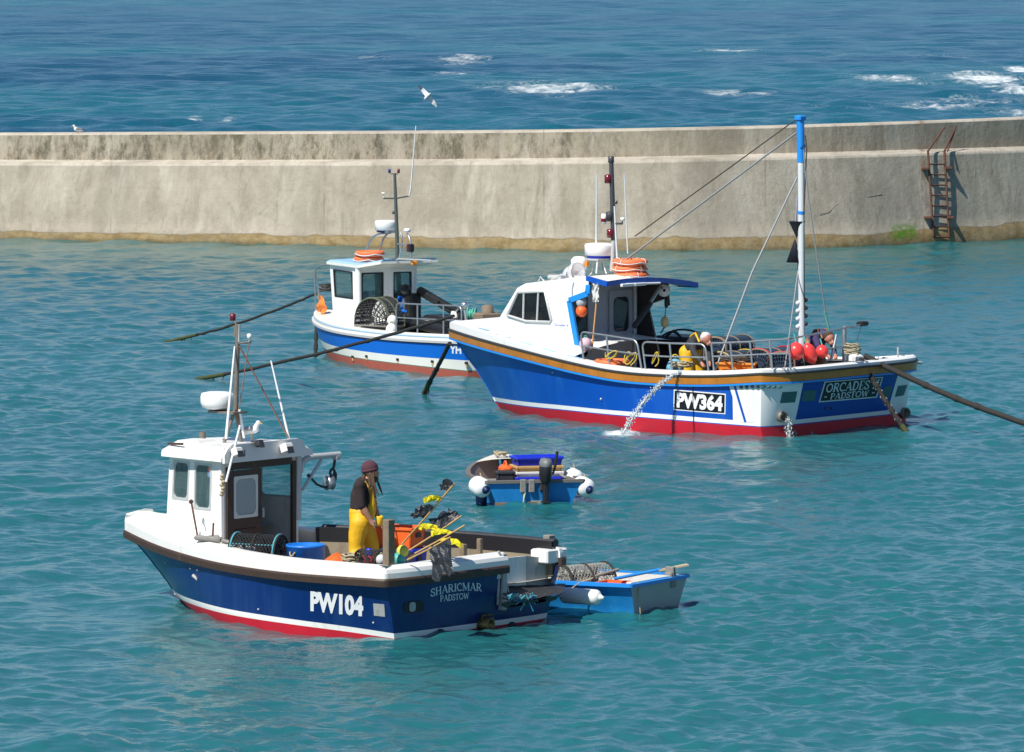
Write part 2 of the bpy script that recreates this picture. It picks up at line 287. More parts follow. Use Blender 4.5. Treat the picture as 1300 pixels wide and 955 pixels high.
# ---------------------------------------------------------------- hulls
def interp(tab): 
    xs = [p[0] for p in tab]; ys = [p[1] for p in tab]
    # smooth monotone-ish interpolation
    def f(x):
        return float(np.interp(x, xs, ys))
    xx = np.linspace(xs[0], xs[-1], 121); yy = np.interp(xx, xs, ys); kk = 9
    yp = np.concatenate([2 * yy[0] - yy[kk:0:-1], yy, 2 * yy[-1] - yy[-2:-kk - 2:-1]]); ys_ = np.convolve(yp, np.ones(2 * kk + 1) / (2 * kk + 1), 'valid')
    return lambda x: float(np.interp(x, xx, ys_))
class Hull:
    def __init__(s, fr, stem, tran, bs, bw, zs, flare=1.3, cam_=(0.1, 0.1), nround=4, zb=-0.35, nt=44, ns=32):
        s.fr = fr; s.xs = interp(stem) ; s.xt = interp(tran); s.bs = bs; s.bw = bw; s.zs = zs; s.e = flare
        s.cam = cam_; s.n = nround; s.zb = zb
        s.ts = [1 - (1 - i / nt) ** 1.6 for i in range(nt + 1)]; s.ss = [math.sin(math.pi / 2 * (1 - 2 * i / ns)) for i in range(ns + 1)]
        s.nt = nt; s.ns = ns
    def hb(s, t, z):
        bw, bs = s.bw(t), s.bs(t)
        if z <= 0: return bw * (1 + 0.12 * z)
        return bw + (bs - bw) * (min(z / s.zs(t), 1.3)) ** s.e
    def side(s, t, z, sg=1): 
        xt, xs = s.xt(z), s.xs(z); return np.array([xt + (xs - xt) * t, sg * s.hb(t, z), z])
    def cm(s, z): return s.cam[0] + s.cam[1] * max(z, 0)
    def tr(s, u, z): return np.array([s.xt(z) - s.cm(z) * (1 - abs(u) ** s.n), s.hb(0, z) * u, z])
    def perim(s, zf, off=0.0, dz=0.0):
        P = [s.side(t, zf(t), 1) for t in reversed(s.ts)]
        P += [s.tr(u, zf(0)) for u in s.ss[1:-1]]
        P += [s.side(t, zf(t), -1) for t in s.ts]
        P = np.array(P); TL = list(reversed(s.ts)) + [0.0] * (s.ns - 1) + list(s.ts)
        dzv = np.array([dz(t) for t in TL]) if callable(dz) else dz
        if callable(off): offv = np.array([off(t) for t in TL])[:, None]; off = float(offv[s.nt, 0])
        else: offv = off
        if off:
            T = np.gradient(P[:, :2], axis=0); T[0] = (P[1] - P[0])[:2]; T[-1] = (P[-1] - P[-2])[:2]
            T /= np.maximum(np.linalg.norm(T, axis=1, keepdims=True), 1e-9)
            N = np.stack([T[:, 1], -T[:, 0]], 1)
            P = P.copy(); P[:, :2] += N * offv
            if off > 0: P[0, :2] = (P[0, 0] + off * .3, 0.0); P[-1, :2] = (P[-1, 0], 0.0)
            else:
                k = len(P) // 2; P[:, 1] = np.where(np.arange(len(P)) < k, np.maximum(P[:, 1], 0.0), np.minimum(P[:, 1], 0.0))
                # keep the inner line from crossing ahead of the stem
                o0 = float(offv[0, 0]) if not np.isscalar(offv) else offv
                tip = s.xs(zf(1.0)) + o0 * 1.25; P[:, 1] = np.where(P[:, 0] > tip - .004, 0.0, P[:, 1]); P[:, 0] = np.minimum(P[:, 0], tip); P[0, 1] = P[-1, 1] = 0.0
        P[:, 2] += dzv
        return P
    def lining(s, zf, D, off=-.11, t1=.7, gap=None, mb=None, mi=0, dz=.0):
        mb = mb or MB(); TL = list(reversed(s.ts)) + [0.0] * (s.ns - 1) + list(s.ts); Ls = [s.perim(lambda t, k=k: zf(t) * (1 - k) + D * k, off, dz=(dz if k == 0 else 0)) for k in (0, .33, .66, 1)]
        ok = [t <= t1 for t in TL]
        for A, B in zip(Ls, Ls[1:]):
            for i in range(len(A) - 1):
                if ok[i] and ok[i + 1] and not (gap and gap[0] <= i < gap[1]): mb.add([A[i], A[i + 1], B[i + 1], B[i]], [(0, 1, 2, 3)], mi)
        return mb
    def t_of(s, x, z): return (x - s.xt(z)) / (s.xs(z) - s.xt(z))
    def at(s, x, z, off=0.0):
        t = s.t_of(x, z); p = np.array([x, s.hb(max(0, min(1, t)), z), z]); 
        if off:
            q = np.array([x + .02, s.hb(max(0, min(1, s.t_of(x + .02, z))), z), z]); r_ = np.array([x, s.hb(max(0, min(1, s.t_of(x, z + .02))), z + .02), z + .02])
            n = np.cross(r_ - p, q - p); n /= np.linalg.norm(n); p = p + n * off
        return p
    def att(s, y, z, off=0.0): p = s.tr(max(-1, min(1, y / s.hb(0, z))), z); p[0] -= off; return p
    def pick(s, px, py):
        y = s.bs(0.3)
        for _ in range(30):
            p = s.fr.Y(px, py, y); z = p[2]; y = 0.5 * y + 0.5 * s.hb(max(0, min(1, s.t_of(p[0], z))), z)
        return s.fr.Y(px, py, y)
    def pickt(s, px, py):
        x = 0.0
        for _ in range(20):
            p = s.fr.X(px, py, x); u = max(-1, min(1, p[1] / s.hb(0, p[2]))); x = s.tr(u, p[2])[0]
        return s.fr.X(px, py, x)
    def skin(s, rows, bandm, mats, parent, alt=None, gap=None, name='hull'):
        """rows: list of z functions; bandm: material per band; alt(i_band, index) may override; gap=(row0, i0, i1) leaves a notch"""
        mb = MB(); L = [s.perim(z) for z in rows]
        for k in range(len(rows) - 1):
            A, B = L[k], L[k + 1]
            for i in range(len(A) - 1):
                if gap and k >= gap[0] and gap[1] <= i < gap[2]: continue
                mi = bandm[k]
                if alt: mi = alt(k, i, mi)
                mb.add([A[i], A[i + 1], B[i + 1], B[i]], [(0, 1, 2, 3)], mi, False)
        o = mb.build(name, mats, parent); 
        bm = bmesh.new(); bm.from_mesh(o.data); bmesh.ops.remove_doubles(bm, verts=bm.verts, dist=0.0005)
        ci = s.nt
        for f in bm.faces: f.smooth = True
        for e in bm.edges:
            if len(e.link_faces) == 2 and e.calc_face_angle(0) > R(28): e.smooth = False
        bm.to_mesh(o.data); bm.free(); return o
    def sweep(s, prof, zf, gap=None, mb=None, mi=0):
        mb = mb or MB(); L = [s.perim(zf, o, dz) for o, dz in prof]; n = len(L[0])
        segs = [(0, n)] if not gap else [(0, gap[0] + 1), (gap[1], n)]
        for a, b in segs:
            for k in range(len(prof)): mb.strip(L[k][a:b], L[(k + 1) % len(prof)][a:b], mi, True)
            for e in ((a, b - 1) if gap else ()): mb.add([l[e] for l in L], [tuple(range(len(prof)))], mi)
        return mb
    def deck(s, z, off=-0.05, t0=0.0, t1=1.0, crown=0.0, mb=None, mi=0, zf=None):
        mb = mb or MB(); zf = zf or (lambda t: z); m = 8; rowsP = []
        P = s.perim(zf, off); n = len(P)
        for k, t in enumerate(reversed(s.ts)):
            if t < t0 or t > t1: continue
            a, b = P[k], P[n - 1 - k]
            rowsP.append([a * (1 - j / m) + b * (j / m) + np.array([0, 0, crown * (1 - (2 * j / m - 1) ** 2) * min(1.0, abs(a[1]) * 1.2)]) for j in range(m + 1)])
        if t0 <= 0:
            k0 = s.nt; tail = P[k0:n - k0]; k = len(tail); rowsP.append([tail[round(j * (k - 1) / m)] * 1.0 for j in range(m + 1)])
        for A, B in zip(rowsP, rowsP[1:]): mb.strip(A, B, mi, True)
        return mb
    def decal(s, quad, uv, faces, where='port', off=0.006, mb=None, mi=0, lift=None):
        """uv points (0..1) laid on the hull inside the photographed corners TL, TR, BR, BL"""
        mb = mb or MB(); pk = s.pick if where == 'port' else s.pickt; K = [pk(*q) for q in quad]
        ab = [(k[0], k[2]) if where == 'port' else (k[1], k[2]) for k in K]; TL, TR, BR, BL = [np.array(a) for a in ab]; vs = []
        for i, (u, v) in enumerate(uv):
            q = BL * (1 - u) * (1 - v) + BR * u * (1 - v) + TR * u * v + TL * (1 - u) * v; o = off + (lift[i] if lift else 0)
            vs.append(s.at(q[0], q[1], o) if where == 'port' else s.att(q[0], q[1], o))
        mb.add(vs, faces, mi); return mb
    def patch(s, quad, where='port', off=0.006, nx=8, ny=3, mb=None, mi=0):
        uv = [(i / nx, j / ny) for j in range(ny + 1) for i in range(nx + 1)]
        fs = [(j * (nx + 1) + i, j * (nx + 1) + i + 1, (j + 1) * (nx + 1) + i + 1, (j + 1) * (nx + 1) + i) for j in range(ny) for i in range(nx)]
        if where == 'port': pass
        return s.decal(quad, uv, fs, where, off, mb, mi)
def plan(b, t0, p, taper=0.0, tip=0.02):
    def f(t):
        if t < t0: return b * (1 - taper * (1 - t / t0) ** 2)
        return max(tip, b * (1 - ((t - t0) / (1 - t0)) ** p))
    return f
# ---------------------------------------------------------------- lettering
def text_uv(txt, bold=0.0, shear=0.0, space=1.0):
    c = bpy.data.curves.new('lettering', 'FONT'); c.body = txt; c.size = 1.0; c.offset = bold; c.shear = shear; c.space_character = space; c.resolution_u = 3; c.fill_mode = 'FRONT'
    o = bpy.data.objects.new('lettering_tmp', c); S.collection.objects.link(o); dg = bpy.context.evaluated_depsgraph_get(); dg.update()
    me = bpy.data.meshes.new_from_object(o.evaluated_get(dg)); vs = np.array([v.co[:2] for v in me.vertices]); fs = [tuple(p.vertices) for p in me.polygons]
    bpy.data.objects.remove(o); bpy.data.curves.remove(c); bpy.data.meshes.remove(me)
    lo, hi = vs.min(0), vs.max(0); uv = (vs - lo) / (hi - lo); return [tuple(q) for q in uv], fs
TK, TN = 0.17, 0.075
def _arc(cx, cy, rx, ry, a0, a1, n=10): return [(cx + rx * math.cos(R(a0 + (a1 - a0) * i / n)), cy + ry * math.sin(R(a0 + (a1 - a0) * i / n))) for i in range(n + 1)]
def _st(x, y0=0.0, y1=1.0, w=TK): return [([(x, y0), (x, y1)], w), ([(x - .15, y0 + .03), (x + .15, y0 + .03)], .07), ([(x - .15, y1 - .03), (x + .15, y1 - .03)], .07)]
GLY = {
 'S': (.62, [([(.53, .68)] + _arc(.31, .74, .22, .22, 20, 200, 8) + [(.2, .58), (.42, .45)] + _arc(.31, .25, .24, .22, 20, -170, 8) + [(.06, .34)], .13)]),
 'H': (.86, _st(.18) + _st(.68) + [([(.18, .5), (.68, .5)], TN)]),
 'A': (.84, [([(.12, .03), (.42, 1)], TN), ([(.42, 1), (.72, .03)], TK), ([(.22, .34), (.6, .34)], TN), ([(0, .03), (.25, .03)], .07), ([(.58, .03), (.86, .03)], .07)]),
 'R': (.80, _st(.18) + [([(.18, .95), (.4, .95)] + _arc(.4, .72, .2, .23, 80, -80, 8) + [(.18, .48)], .12), ([(.38, .48), (.68, .03)], TK), ([(.6, .03), (.82, .03)], .07)]),
 'I': (.40, _st(.2)), 'C': (.74, [(_arc(.42, .5, .34, .46, 45, 315, 16), .14), ([(.66, .62), (.66, .92)], .06)]),
 'M': (1.05, _st(.14, w=TN) + _st(.88) + [([(.14, 1), (.5, .1)], TK), ([(.5, .1), (.88, 1)], TN)]),
 'P': (.70, _st(.18) + [([(.18, .95), (.4, .95)] + _arc(.4, .7, .22, .25, 80, -80, 8) + [(.18, .44)], .12)]),
 'D': (.82, _st(.18) + [([(.18, .96), (.36, .96)] + _arc(.36, .5, .34, .46, 80, -80, 12) + [(.18, .04)], .13)]),
 'T': (.74, _st(.36) + [([(.04, .95), (.68, .95)], .1), ([(.05, .74), (.05, .98)], .06), ([(.67, .74), (.67, .98)], .06)]),
 'O': (.86, [(_arc(.42, .5, .34, .45, 0, 360, 20), .14)]),
 'W': (1.10, [([(.1, 1), (.34, 0)], TK), ([(.34, 0), (.55, .9)], TN), ([(.55, .9), (.78, 0)], TK), ([(.78, 0), (.98, 1)], TN), ([(0, .97), (.22, .97)], .07), ([(.86, .97), (1.08, .97)], .07)]),
 'E': (.70, _st(.18) + [([(.18, .96), (.6, .96)], .08), ([(.18, .5), (.5, .5)], .08), ([(.18, .04), (.62, .04)], .08), ([(.6, .74), (.6, .98)], .06), ([(.62, .02), (.62, .26)], .06)]),
 ' ': (.42, []), '*': (.5, [([(.05, .5), (.45, .5)], .12), ([(.15, .38), (.15, .62)], .1), ([(.35, .38), (.35, .62)], .1)]),
}
def serif_uv(txt, arch=0.0):
    uv, fs, lift = [], [], []; x = 0.0; k = 0
    for ch in txt:
        adv, st = GLY[ch]
        for pts, wd in st:
            P = [np.array(p) for p in pts]; k += 1; base = len(uv)
            for i, p in enumerate(P):
                d = P[min(i + 1, len(P) - 1)] - P[max(i - 1, 0)]; d = d / np.linalg.norm(d); nn = np.array([-d[1], d[0]]) * wd / 2
                for q in (p + nn, p - nn): uv.append((x + q[0], q[1])); lift.append(0.0004 * (k % 7))
            for i in range(len(P) - 1): a = base + 2 * i; fs.append((a, a + 1, a + 3, a + 2))
        x += adv
    uv = [((u) / x, v + arch * (1 - (2 * u / x - 1) ** 2)) for u, v in uv]; return uv, fs, lift
# ---------------------------------------------------------------- water: one sheet to the horizon
def build_water():
    ys = []; y = 68.0
    while y < 900:
        ys.append(y); y += 0.055 if y < 98 else min(0.055 * (y / 98) ** 2.1, 2.2)
    pre = list(-np.geomspace(6000, 1, 40) + 68.5) ; post = list(900 + np.geomspace(3, 12000, 50))
    ys = np.array(sorted([p for p in pre if p < 67.9]) + ys + post)
    xi = np.arange(-12, 12.001, 0.075); ext = 12 + np.cumsum(0.075 * 1.03 ** np.arange(1, 220)); ext = ext[ext < 9000]
    xs = np.concatenate([-ext[::-1], xi, ext]); X, Y = np.meshgrid(xs, ys)
    dx = np.gradient(xs)[None, :]; dy = np.gradient(ys)[:, None]; res = np.maximum(dx, dy)
    wall_y = np.interp(X, [-60, -16, -2, 7, 12, 16, 60], [193, 189, 183.5, 182.6, 185.5, 189, 212])
    seaf = np.clip((Y - wall_y) / 6.0, 0, 1)
    r = np.random.default_rng(5); Z = np.zeros_like(X)
    gust = 0.72 + 0.28 * np.sin(X * .21 + 1.3 + .8 * np.sin(Y * .052)) * np.sin(Y * .088 + .6 * np.sin(X * .17)) + 0.2 * np.sin(X * .63 + Y * .09) * np.sin(Y * .21 - X * .3)
    near = np.clip(1 - np.hypot((X + 3.2) / 5, (Y - 84) / 8), 0, 1)      # lee of the near boat
    def comp(N, l0, l1, slope, spread, fac):
        nonlocal Z
        for i in range(N):
            lam = l0 * (l1 / l0) ** ((i + r.random()) / N); a0 = R(-100) + r.normal() * spread; k = 2 * math.pi / lam
            amp = slope * math.sqrt(2.0 / N) / k; fade = np.clip((lam / res - 2.2) / 2.0, 0, 1)
            ph = k * (math.cos(a0) * X + math.sin(a0) * Y) + r.random() * 6.28 + 0.9 * np.sin(X * r.uniform(.15, .5) + Y * r.uniform(.1, .35) + r.random() * 6)
            s_ = np.sin(ph); Z += fac * fade * amp * (s_ + 0.28 * np.cos(2 * ph))
    comp(44, 0.20, 0.75, 0.19, 1.25, (1 - seaf) * gust * (1 - .35 * near))
    comp(26, .75, 3.2, 0.085, 1.3, (1 - seaf) * (1 - .3 * near))
    comp(26, .8, 3.6, 0.14, 1.3, seaf)
    comp(14, 3.2, 14.0, 0.07, .8, seaf)
    # foam patches, given by where they lie in the photograph's sea
    foam = np.zeros_like(X)
    for px, py, wx, wy, s_ in [(585, 76, 34, 6, .9), (580, 93, 26, 4, .8), (692, 112, 75, 8, 1.0), (930, 65, 42, 3, .9), (470, 73, 28, 2.5, .7), (1062, 69, 22, 3, .6), (1180, 72, 45, 3, .7),
                               (1130, 101, 45, 5, 1.0), (1250, 100, 42, 6, 1.2), (1290, 113, 36, 7, 1.1), (1190, 135, 65, 5, .9), (1240, 127, 70, 5, .8), (915, 117, 30, 3.5, .9), (965, 118, 20, 3, .8),
                               (240, 151, 14, 3, 1.0), (290, 151, 8, 3, .9), (388, 147, 16, 3, .9), (1060, 138, 40, 4, .6), (1298, 90, 14, 5, 1.2), (620, 60, 30, 2, .5), (780, 120, 40, 3, .4), (1285, 145, 30, 5, .9),
                               (782, 551, 34, 4.5, 1.15), (800, 547, 14, 5, 1.2), (1000, 554, 9, 4, .95), (600, 720, 0.1, .1, 0), (845, 768, 14, 2, .55), (545, 478, 50, 4, .35), (640, 555, 40, 4, .30), (560, 820, 120, 10, .22), (330, 800, 60, 4, .35)]:
        c = atz(px, py); d = c[1]; k_ = 1.5 if py < 200 else 1.1; rx = k_ * wx * d / F; ry = max(k_ * wy * d * d / (F * CH), .15)
        foam = np.maximum(foam, s_ * np.exp(-((X - c[0]) / rx) ** 2 - ((Y - c[1]) / ry) ** 2))
    ny, nx = X.shape; me = bpy.data.meshes.new('water'); me.vertices.add(nx * ny)
    me.vertices.foreach_set('co', np.stack([X, Y, Z], -1).astype(np.float32).ravel())
    i = np.arange((ny - 1) * (nx - 1)); a = (i // (nx - 1)) * nx + i % (nx - 1); q = np.stack([a, a + 1, a + nx + 1, a + nx], -1).astype(np.int32)
    me.loops.add(q.size); me.loops.foreach_set('vertex_index', q.ravel()); me.polygons.add(len(q)); me.polygons.foreach_set('loop_start', np.arange(len(q), dtype=np.int32) * 4)
    me.polygons.foreach_set('use_smooth', np.ones(len(q), bool)); me.update()
    for nm, arr in (('foam', foam), ('sea', seaf)):
        at = me.attributes.new(nm, 'FLOAT', 'POINT'); at.data.foreach_set('value', arr.astype(np.float32).ravel())
    m = bpy.data.materials.new('harbour_water'); m.use_nodes = True; nt = m.node_tree; n = nt.nodes; L = nt.links.new; b = n['Principled BSDF']
    b.inputs['Roughness'].default_value = 0.10; b.inputs['IOR'].default_value = 1.33; b.inputs['Specular IOR Level'].default_value = 0.64
    tc = n.new('ShaderNodeTexCoord'); af = n.new('ShaderNodeAttribute'); af.attribute_name = 'foam'; as_ = n.new('ShaderNodeAttribute'); as_.attribute_name = 'sea'
    n1 = n.new('ShaderNodeTexNoise'); n1.inputs['Scale'].default_value = 0.05; n1.inputs['Detail'].default_value = 3; L(tc.outputs['Object'], n1.inputs['Vector'])
    h = n.new('ShaderNodeMix'); h.data_type = 'RGBA'; h.inputs['A'].default_value = (0.010, 0.106, 0.117, 1); h.inputs['B'].default_value = (0.017, 0.136, 0.149, 1); L(n1.outputs['Fac'], h.inputs['Factor'])
    n2 = n.new('ShaderNodeTexNoise'); n2.inputs['Scale'].default_value = 0.022; n2.inputs['Detail'].default_value = 4; L(tc.outputs['Object'], n2.inputs['Vector'])
    cr = n.new('ShaderNodeValToRGB'); cr.color_ramp.elements[0].position = .4; cr.color_ramp.elements[1].position = .62; L(n2.outputs['Fac'], cr.inputs['Fac'])
    s2 = n.new('ShaderNodeMix'); s2.data_type = 'RGBA'; s2.inputs['A'].default_value = (0.003, 0.066, 0.120, 1); s2.inputs['B'].default_value = (0.005, 0.105, 0.142, 1); L(cr.outputs['Color'], s2.inputs['Factor'])
    mx = n.new('ShaderNodeMix'); mx.data_type = 'RGBA'; L(as_.outputs['Fac'], mx.inputs['Factor']); L(h.outputs['Result'], mx.inputs['A']); L(s2.outputs['Result'], mx.inputs['B'])
    mp = n.new('ShaderNodeMapping'); mp.inputs['Scale'].default_value = (1.0, 0.35, 1.0); L(tc.outputs['Object'], mp.inputs['Vector'])
    n3 = n.new('ShaderNodeTexNoise'); n3.inputs['Scale'].default_value = 1.1; n3.inputs['Detail'].default_value = 9; n3.inputs['Roughness'].default_value = .78; n3.inputs['Distortion'].default_value = .8; L(mp.outputs['Vector'], n3.inputs['Vector'])
    ad = n.new('ShaderNodeMath'); ad.operation = 'MULTIPLY_ADD'; ad.inputs[1].default_value = 0.40; L(af.outputs['Fac'], ad.inputs[0]); L(n3.outputs['Fac'], ad.inputs[2])
    fr = n.new('ShaderNodeMapRange'); fr.inputs['From Min'].default_value = 0.70; fr.inputs['From Max'].default_value = 1.04; fr.interpolation_type = 'SMOOTHSTEP'; L(ad.outputs[0], fr.inputs['Value'])
    f8 = n.new('ShaderNodeMath'); f8.operation = 'MULTIPLY'; f8.inputs[1].default_value = .82; L(fr.outputs[0], f8.inputs[0]); fm = n.new('ShaderNodeMath'); fm.operation = 'MULTIPLY'; L(f8.outputs[0], fm.inputs[0]); fs = n.new('ShaderNodeMapRange'); fs.inputs['From Max'].default_value = .45; L(af.outputs['Fac'], fs.inputs['Value']); L(fs.outputs[0], fm.inputs[1])
    m3 = n.new('ShaderNodeMix'); m3.data_type = 'RGBA'; L(fm.outputs[0], m3.inputs['Factor']); L(mx.outputs['Result'], m3.inputs['A']); m3.inputs['B'].default_value = (0.78, 0.82, 0.83, 1)
    L(m3.outputs['Result'], b.inputs['Base Color'])
    rm = n.new('ShaderNodeMapRange'); rm.inputs['From Max'].default_value = 1; rm.inputs['To Min'].default_value = .14; rm.inputs['To Max'].default_value = .8; mxr = n.new('ShaderNodeMath'); mxr.operation = 'MULTIPLY_ADD'; mxr.inputs[1].default_value = .16; L(as_.outputs['Fac'], mxr.inputs[0]); L(fm.outputs[0], mxr.inputs[2]); L(mxr.outputs[0], rm.inputs['Value']); L(rm.outputs[0], b.inputs['Roughness'])
    mp2 = n.new('ShaderNodeMapping'); mp2.inputs['Scale'].default_value = (0.8, 1.15, 1.0); L(tc.outputs['Object'], mp2.inputs['Vector'])
    n4 = n.new('ShaderNodeTexNoise'); n4.inputs['Scale'].default_value = 3.2; n4.inputs['Detail'].default_value = 5; n4.inputs['Roughness'].default_value = .55; L(mp2.outputs['Vector'], n4.inputs['Vector'])
    n5 = n.new('ShaderNodeTexNoise'); n5.inputs['Scale'].default_value = .8; n5.inputs['Detail'].default_value = 4; L(mp2.outputs['Vector'], n5.inputs['Vector'])
    bp = n.new('ShaderNodeBump'); bp.inputs['Strength'].default_value = 0.8; bp.inputs['Distance'].default_value = .05; L(n4.outputs['Fac'], bp.inputs['Height'])
    b2 = n.new('ShaderNodeBump'); b2.inputs['Distance'].default_value = .30; L(as_.outputs['Fac'], b2.inputs['Strength']); L(n5.outputs['Fac'], b2.inputs['Height']); L(bp.outputs['Normal'], b2.inputs['Normal']); L(b2.outputs['Normal'], b.inputs['Normal'])
    me.materials.append(m); o = bpy.data.objects.new('water', me); S.collection.objects.link(o); o['kind'] = 'structure'
build_water()
# ---------------------------------------------------------------- breakwater wall
def build_wall():
    base = interp([(-400, 296), (0, 303), (150, 305), (300, 309), (560, 316), (760, 319), (950, 318), (1150, 311.5), (1300, 302.5), (1700, 284)])
    ledge = interp([(-400, 203), (0, 204.5), (300, 205), (700, 203), (950, 198), (1100, 193), (1300, 188), (1700, 172)])
    top = interp([(-400, 171), (0, 170), (400, 168), (650, 167), (900, 163), (1100, 158), (1300, 150), (1700, 132)])
    px = list(np.linspace(-380, 1680, 150)); secs = []
    for p in px:
        B = atz(p, base(p)); Y0 = B[1]; wob = 0.05 * math.sin(p * .021) + .03 * math.sin(p * .057)
        Lg = atY(p, ledge(p) + 2.0, Y0 + .62); T = atY(p, top(p), Y0 + 1.25); sec = [B + [0, -.08, -1.2], B + [0, -.06, -.25]]
        zl = Lg[2]
        for f, o in ((0.0, -.05), (.13, -.02), (.16, .05), (.3, .14), (.5, .27), (.7, .41), (.88, .53), (.96, .58)): sec.append(np.array([B[0], Y0 + o + wob * (1 - f), zl * f]))
        sec += [np.array([B[0], Y0 + .60, zl - .06]), np.array([B[0], Y0 + .66, zl - .01]), np.array([B[0], Y0 + 1.18, zl + .03]), np.array([B[0], Y0 + 1.21, zl + .06])]
        zt = T[2]; sec += [np.array([B[0], Y0 + 1.23, zl + (zt - zl) * .5]), np.array([B[0], Y0 + 1.25, zt - .05]), np.array([B[0], Y0 + 1.30, zt]), np.array([B[0], Y0 + 2.05, zt + .01]), np.array([B[0], Y0 + 2.1, zt - .06]), np.array([B[0], Y0 + 2.6, -1.2])]
        secs.append(sec)
    # extend both ends out of the frame
    d0 = secs[0][2] - secs[1][2]; d0 = d0 / np.linalg.norm(d0); d1 = secs[-1][2] - secs[-2][2]; d1 = d1 / np.linalg.norm(d1)
    secs = [[q + d0 * 60 for q in secs[0]]] + secs + [[q + d1 * 60 for q in secs[-1]]]
    A = np.array(secs); ns, nr = A.shape[:2]
    root = thing('breakwater_wall', 'long curved concrete breakwater wall with raised parapet and sandy tide band', 'wall', (0, 183, 0)); mb = MB()
    A = A - np.array([0, 183, 0])
    def sheet(r0, r1, mi):
        vs = A[:, r0:r1 + 1].reshape(-1, 3); n = r1 - r0 + 1
        mb.add(vs, [(i * n + k, (i + 1) * n + k, (i + 1) * n + k + 1, i * n + k + 1) for i in range(ns - 1) for k in range(n - 1)], mi, True)
    def conc(name, a, b_, parapet):
        m = bpy.data.materials.new(name); m.use_nodes = True; nt = m.node_tree; n = nt.nodes; L = nt.links.new; bs = n['Principled BSDF']; bs.inputs['Roughness'].default_value = .9; bs.inputs['Specular IOR Level'].default_value = .2
        tc = n.new('ShaderNodeTexCoord'); sp = n.new('ShaderNodeSeparateXYZ'); L(tc.outputs['Object'], sp.inputs[0])
        def noise(sc, scale, det=6, ro=.65, dist=0):
            mp = n.new('ShaderNodeMapping'); mp.inputs['Scale'].default_value = sc; L(tc.outputs['Object'], mp.inputs['Vector']); z = n.new('ShaderNodeTexNoise'); z.inputs['Scale'].default_value = scale; z.inputs['Detail'].default_value = det; z.inputs['Roughness'].default_value = ro; z.inputs['Distortion'].default_value = dist; L(mp.outputs['Vector'], z.inputs['Vector']); return z.outputs['Fac']
        def ramp(f, p0, p1, inv=False):
            r_ = n.new('ShaderNodeMapRange'); r_.inputs['From Min'].default_value = p0; r_.inputs['From Max'].default_value = p1; r_.interpolation_type = 'SMOOTHSTEP'
            if inv: r_.inputs['To Min'].default_value = 1; r_.inputs['To Max'].default_value = 0
            L(f, r_.inputs['Value']); return r_.outputs[0]
        def mix(f, A_, B_):
            x = n.new('ShaderNodeMix'); x.data_type = 'RGBA'; 
            if isinstance(f, float): x.inputs['Factor'].default_value = f
            else: L(f, x.inputs['Factor'])
            for s_, k in ((A_, 'A'), (B_, 'B')):
                if isinstance(s_, tuple): x.inputs[k].default_value = (*s_, 1)
                else: L(s_, x.inputs[k])
            return x.outputs['Result']
        def math_(op, a_, b2):
            x = n.new('ShaderNodeMath'); x.operation = op
            for i, s_ in enumerate((a_, b2)):
                if isinstance(s_, (int, float)): x.inputs[i].default_value = s_
                else: L(s_, x.inputs[i])
            return x.outputs[0]
        c = mix(ramp(noise((1, 1, 1), .45, 8, .7), .3, .7), a, b_)
        c = mix(math_('MULTIPLY', ramp(noise((1, 1, 1), 5, 8, .8), .48, .75), .55), c, tuple(k * .55 for k in a))           # pitted aggregate
        c = mix(math_('MULTIPLY', ramp(noise((1.6, 1.6, .10), .8, 7, .7), .48, .68), .6), c, (.50, .46, .38))              # pale run-down streaks
        c = mix(math_('MULTIPLY', ramp(noise((2.2, 2.2, .16), 1.0, 7, .75, .3), .48, .70), .5), c, (.19, .16, .12))         # dark run-down streaks
        cx = noise((.09, .09, 0.01), 3.0, 2); c = mix(math_('MULTIPLY', ramp(cx, .56, .6), .3), c, (.24, .21, .17))
        # casting joints across the wall
        fz = math_('FRACT', math_('MULTIPLY', sp.outputs['Z'], .95), 0); jz = ramp(math_('ABSOLUTE', math_('SUBTRACT', fz, .5), 0), .0, .022, True)
        fx = math_('FRACT', math_('MULTIPLY', math_('ADD', sp.outputs['X'], 2.3), .155), 0); jx = ramp(math_('ABSOLUTE', math_('SUBTRACT', fx, .5), 0), .0, .006, True)
        jn = ramp(noise((1, 1, 1), .7, 3), .42, .6); c = mix(math_('MULTIPLY', math_('MULTIPLY', math_('MAXIMUM', math_('MULTIPLY', jz, .0 if parapet else .3), jx), jn), .5), c, (.14, .12, .09))
        if parapet:
            # olive-black lichen, thick on the left half of the parapet
            lf = ramp(sp.outputs['X'], -1.5, 6.5, True); k = math_('MULTIPLY', ramp(noise((1, 1, .5), 2.2, 9, .8), .44, .62), math_('ADD', math_('MULTIPLY', lf, .60), .2)); c = mix(k, c, (.085, .075, .045))
            k = math_('MULTIPLY', ramp(noise((1.2, 1.2, .35), 3, 8, .8), .5, .66), math_('ADD', math_('MULTIPLY', lf, .55), .15)); c = mix(k, c, (.05, .05, .035))
        else:
            zz = math_('ADD', sp.outputs['Z'], math_('MULTIPLY', math_('SUBTRACT', noise((1, 1, .2), .5, 5, .6), .5), .42)); xx = math_('ADD', math_('MULTIPLY', ramp(sp.outputs['X'], 9, 16), .12), math_('MULTIPLY', ramp(sp.outputs['X'], -15, 3, True), -.16))
            band = ramp(math_('SUBTRACT', zz, xx), .34, .38, True); sand = mix(ramp(noise((1, 1, 1.4), 2.2, 8, .75), .35, .65), (.20, .14, .06), (.33, .25, .13)); c = mix(band, c, sand)
            wet = ramp(zz, -.05, .1, True); c = mix(math_('MULTIPLY', wet, .5), c, (.07, .06, .03))
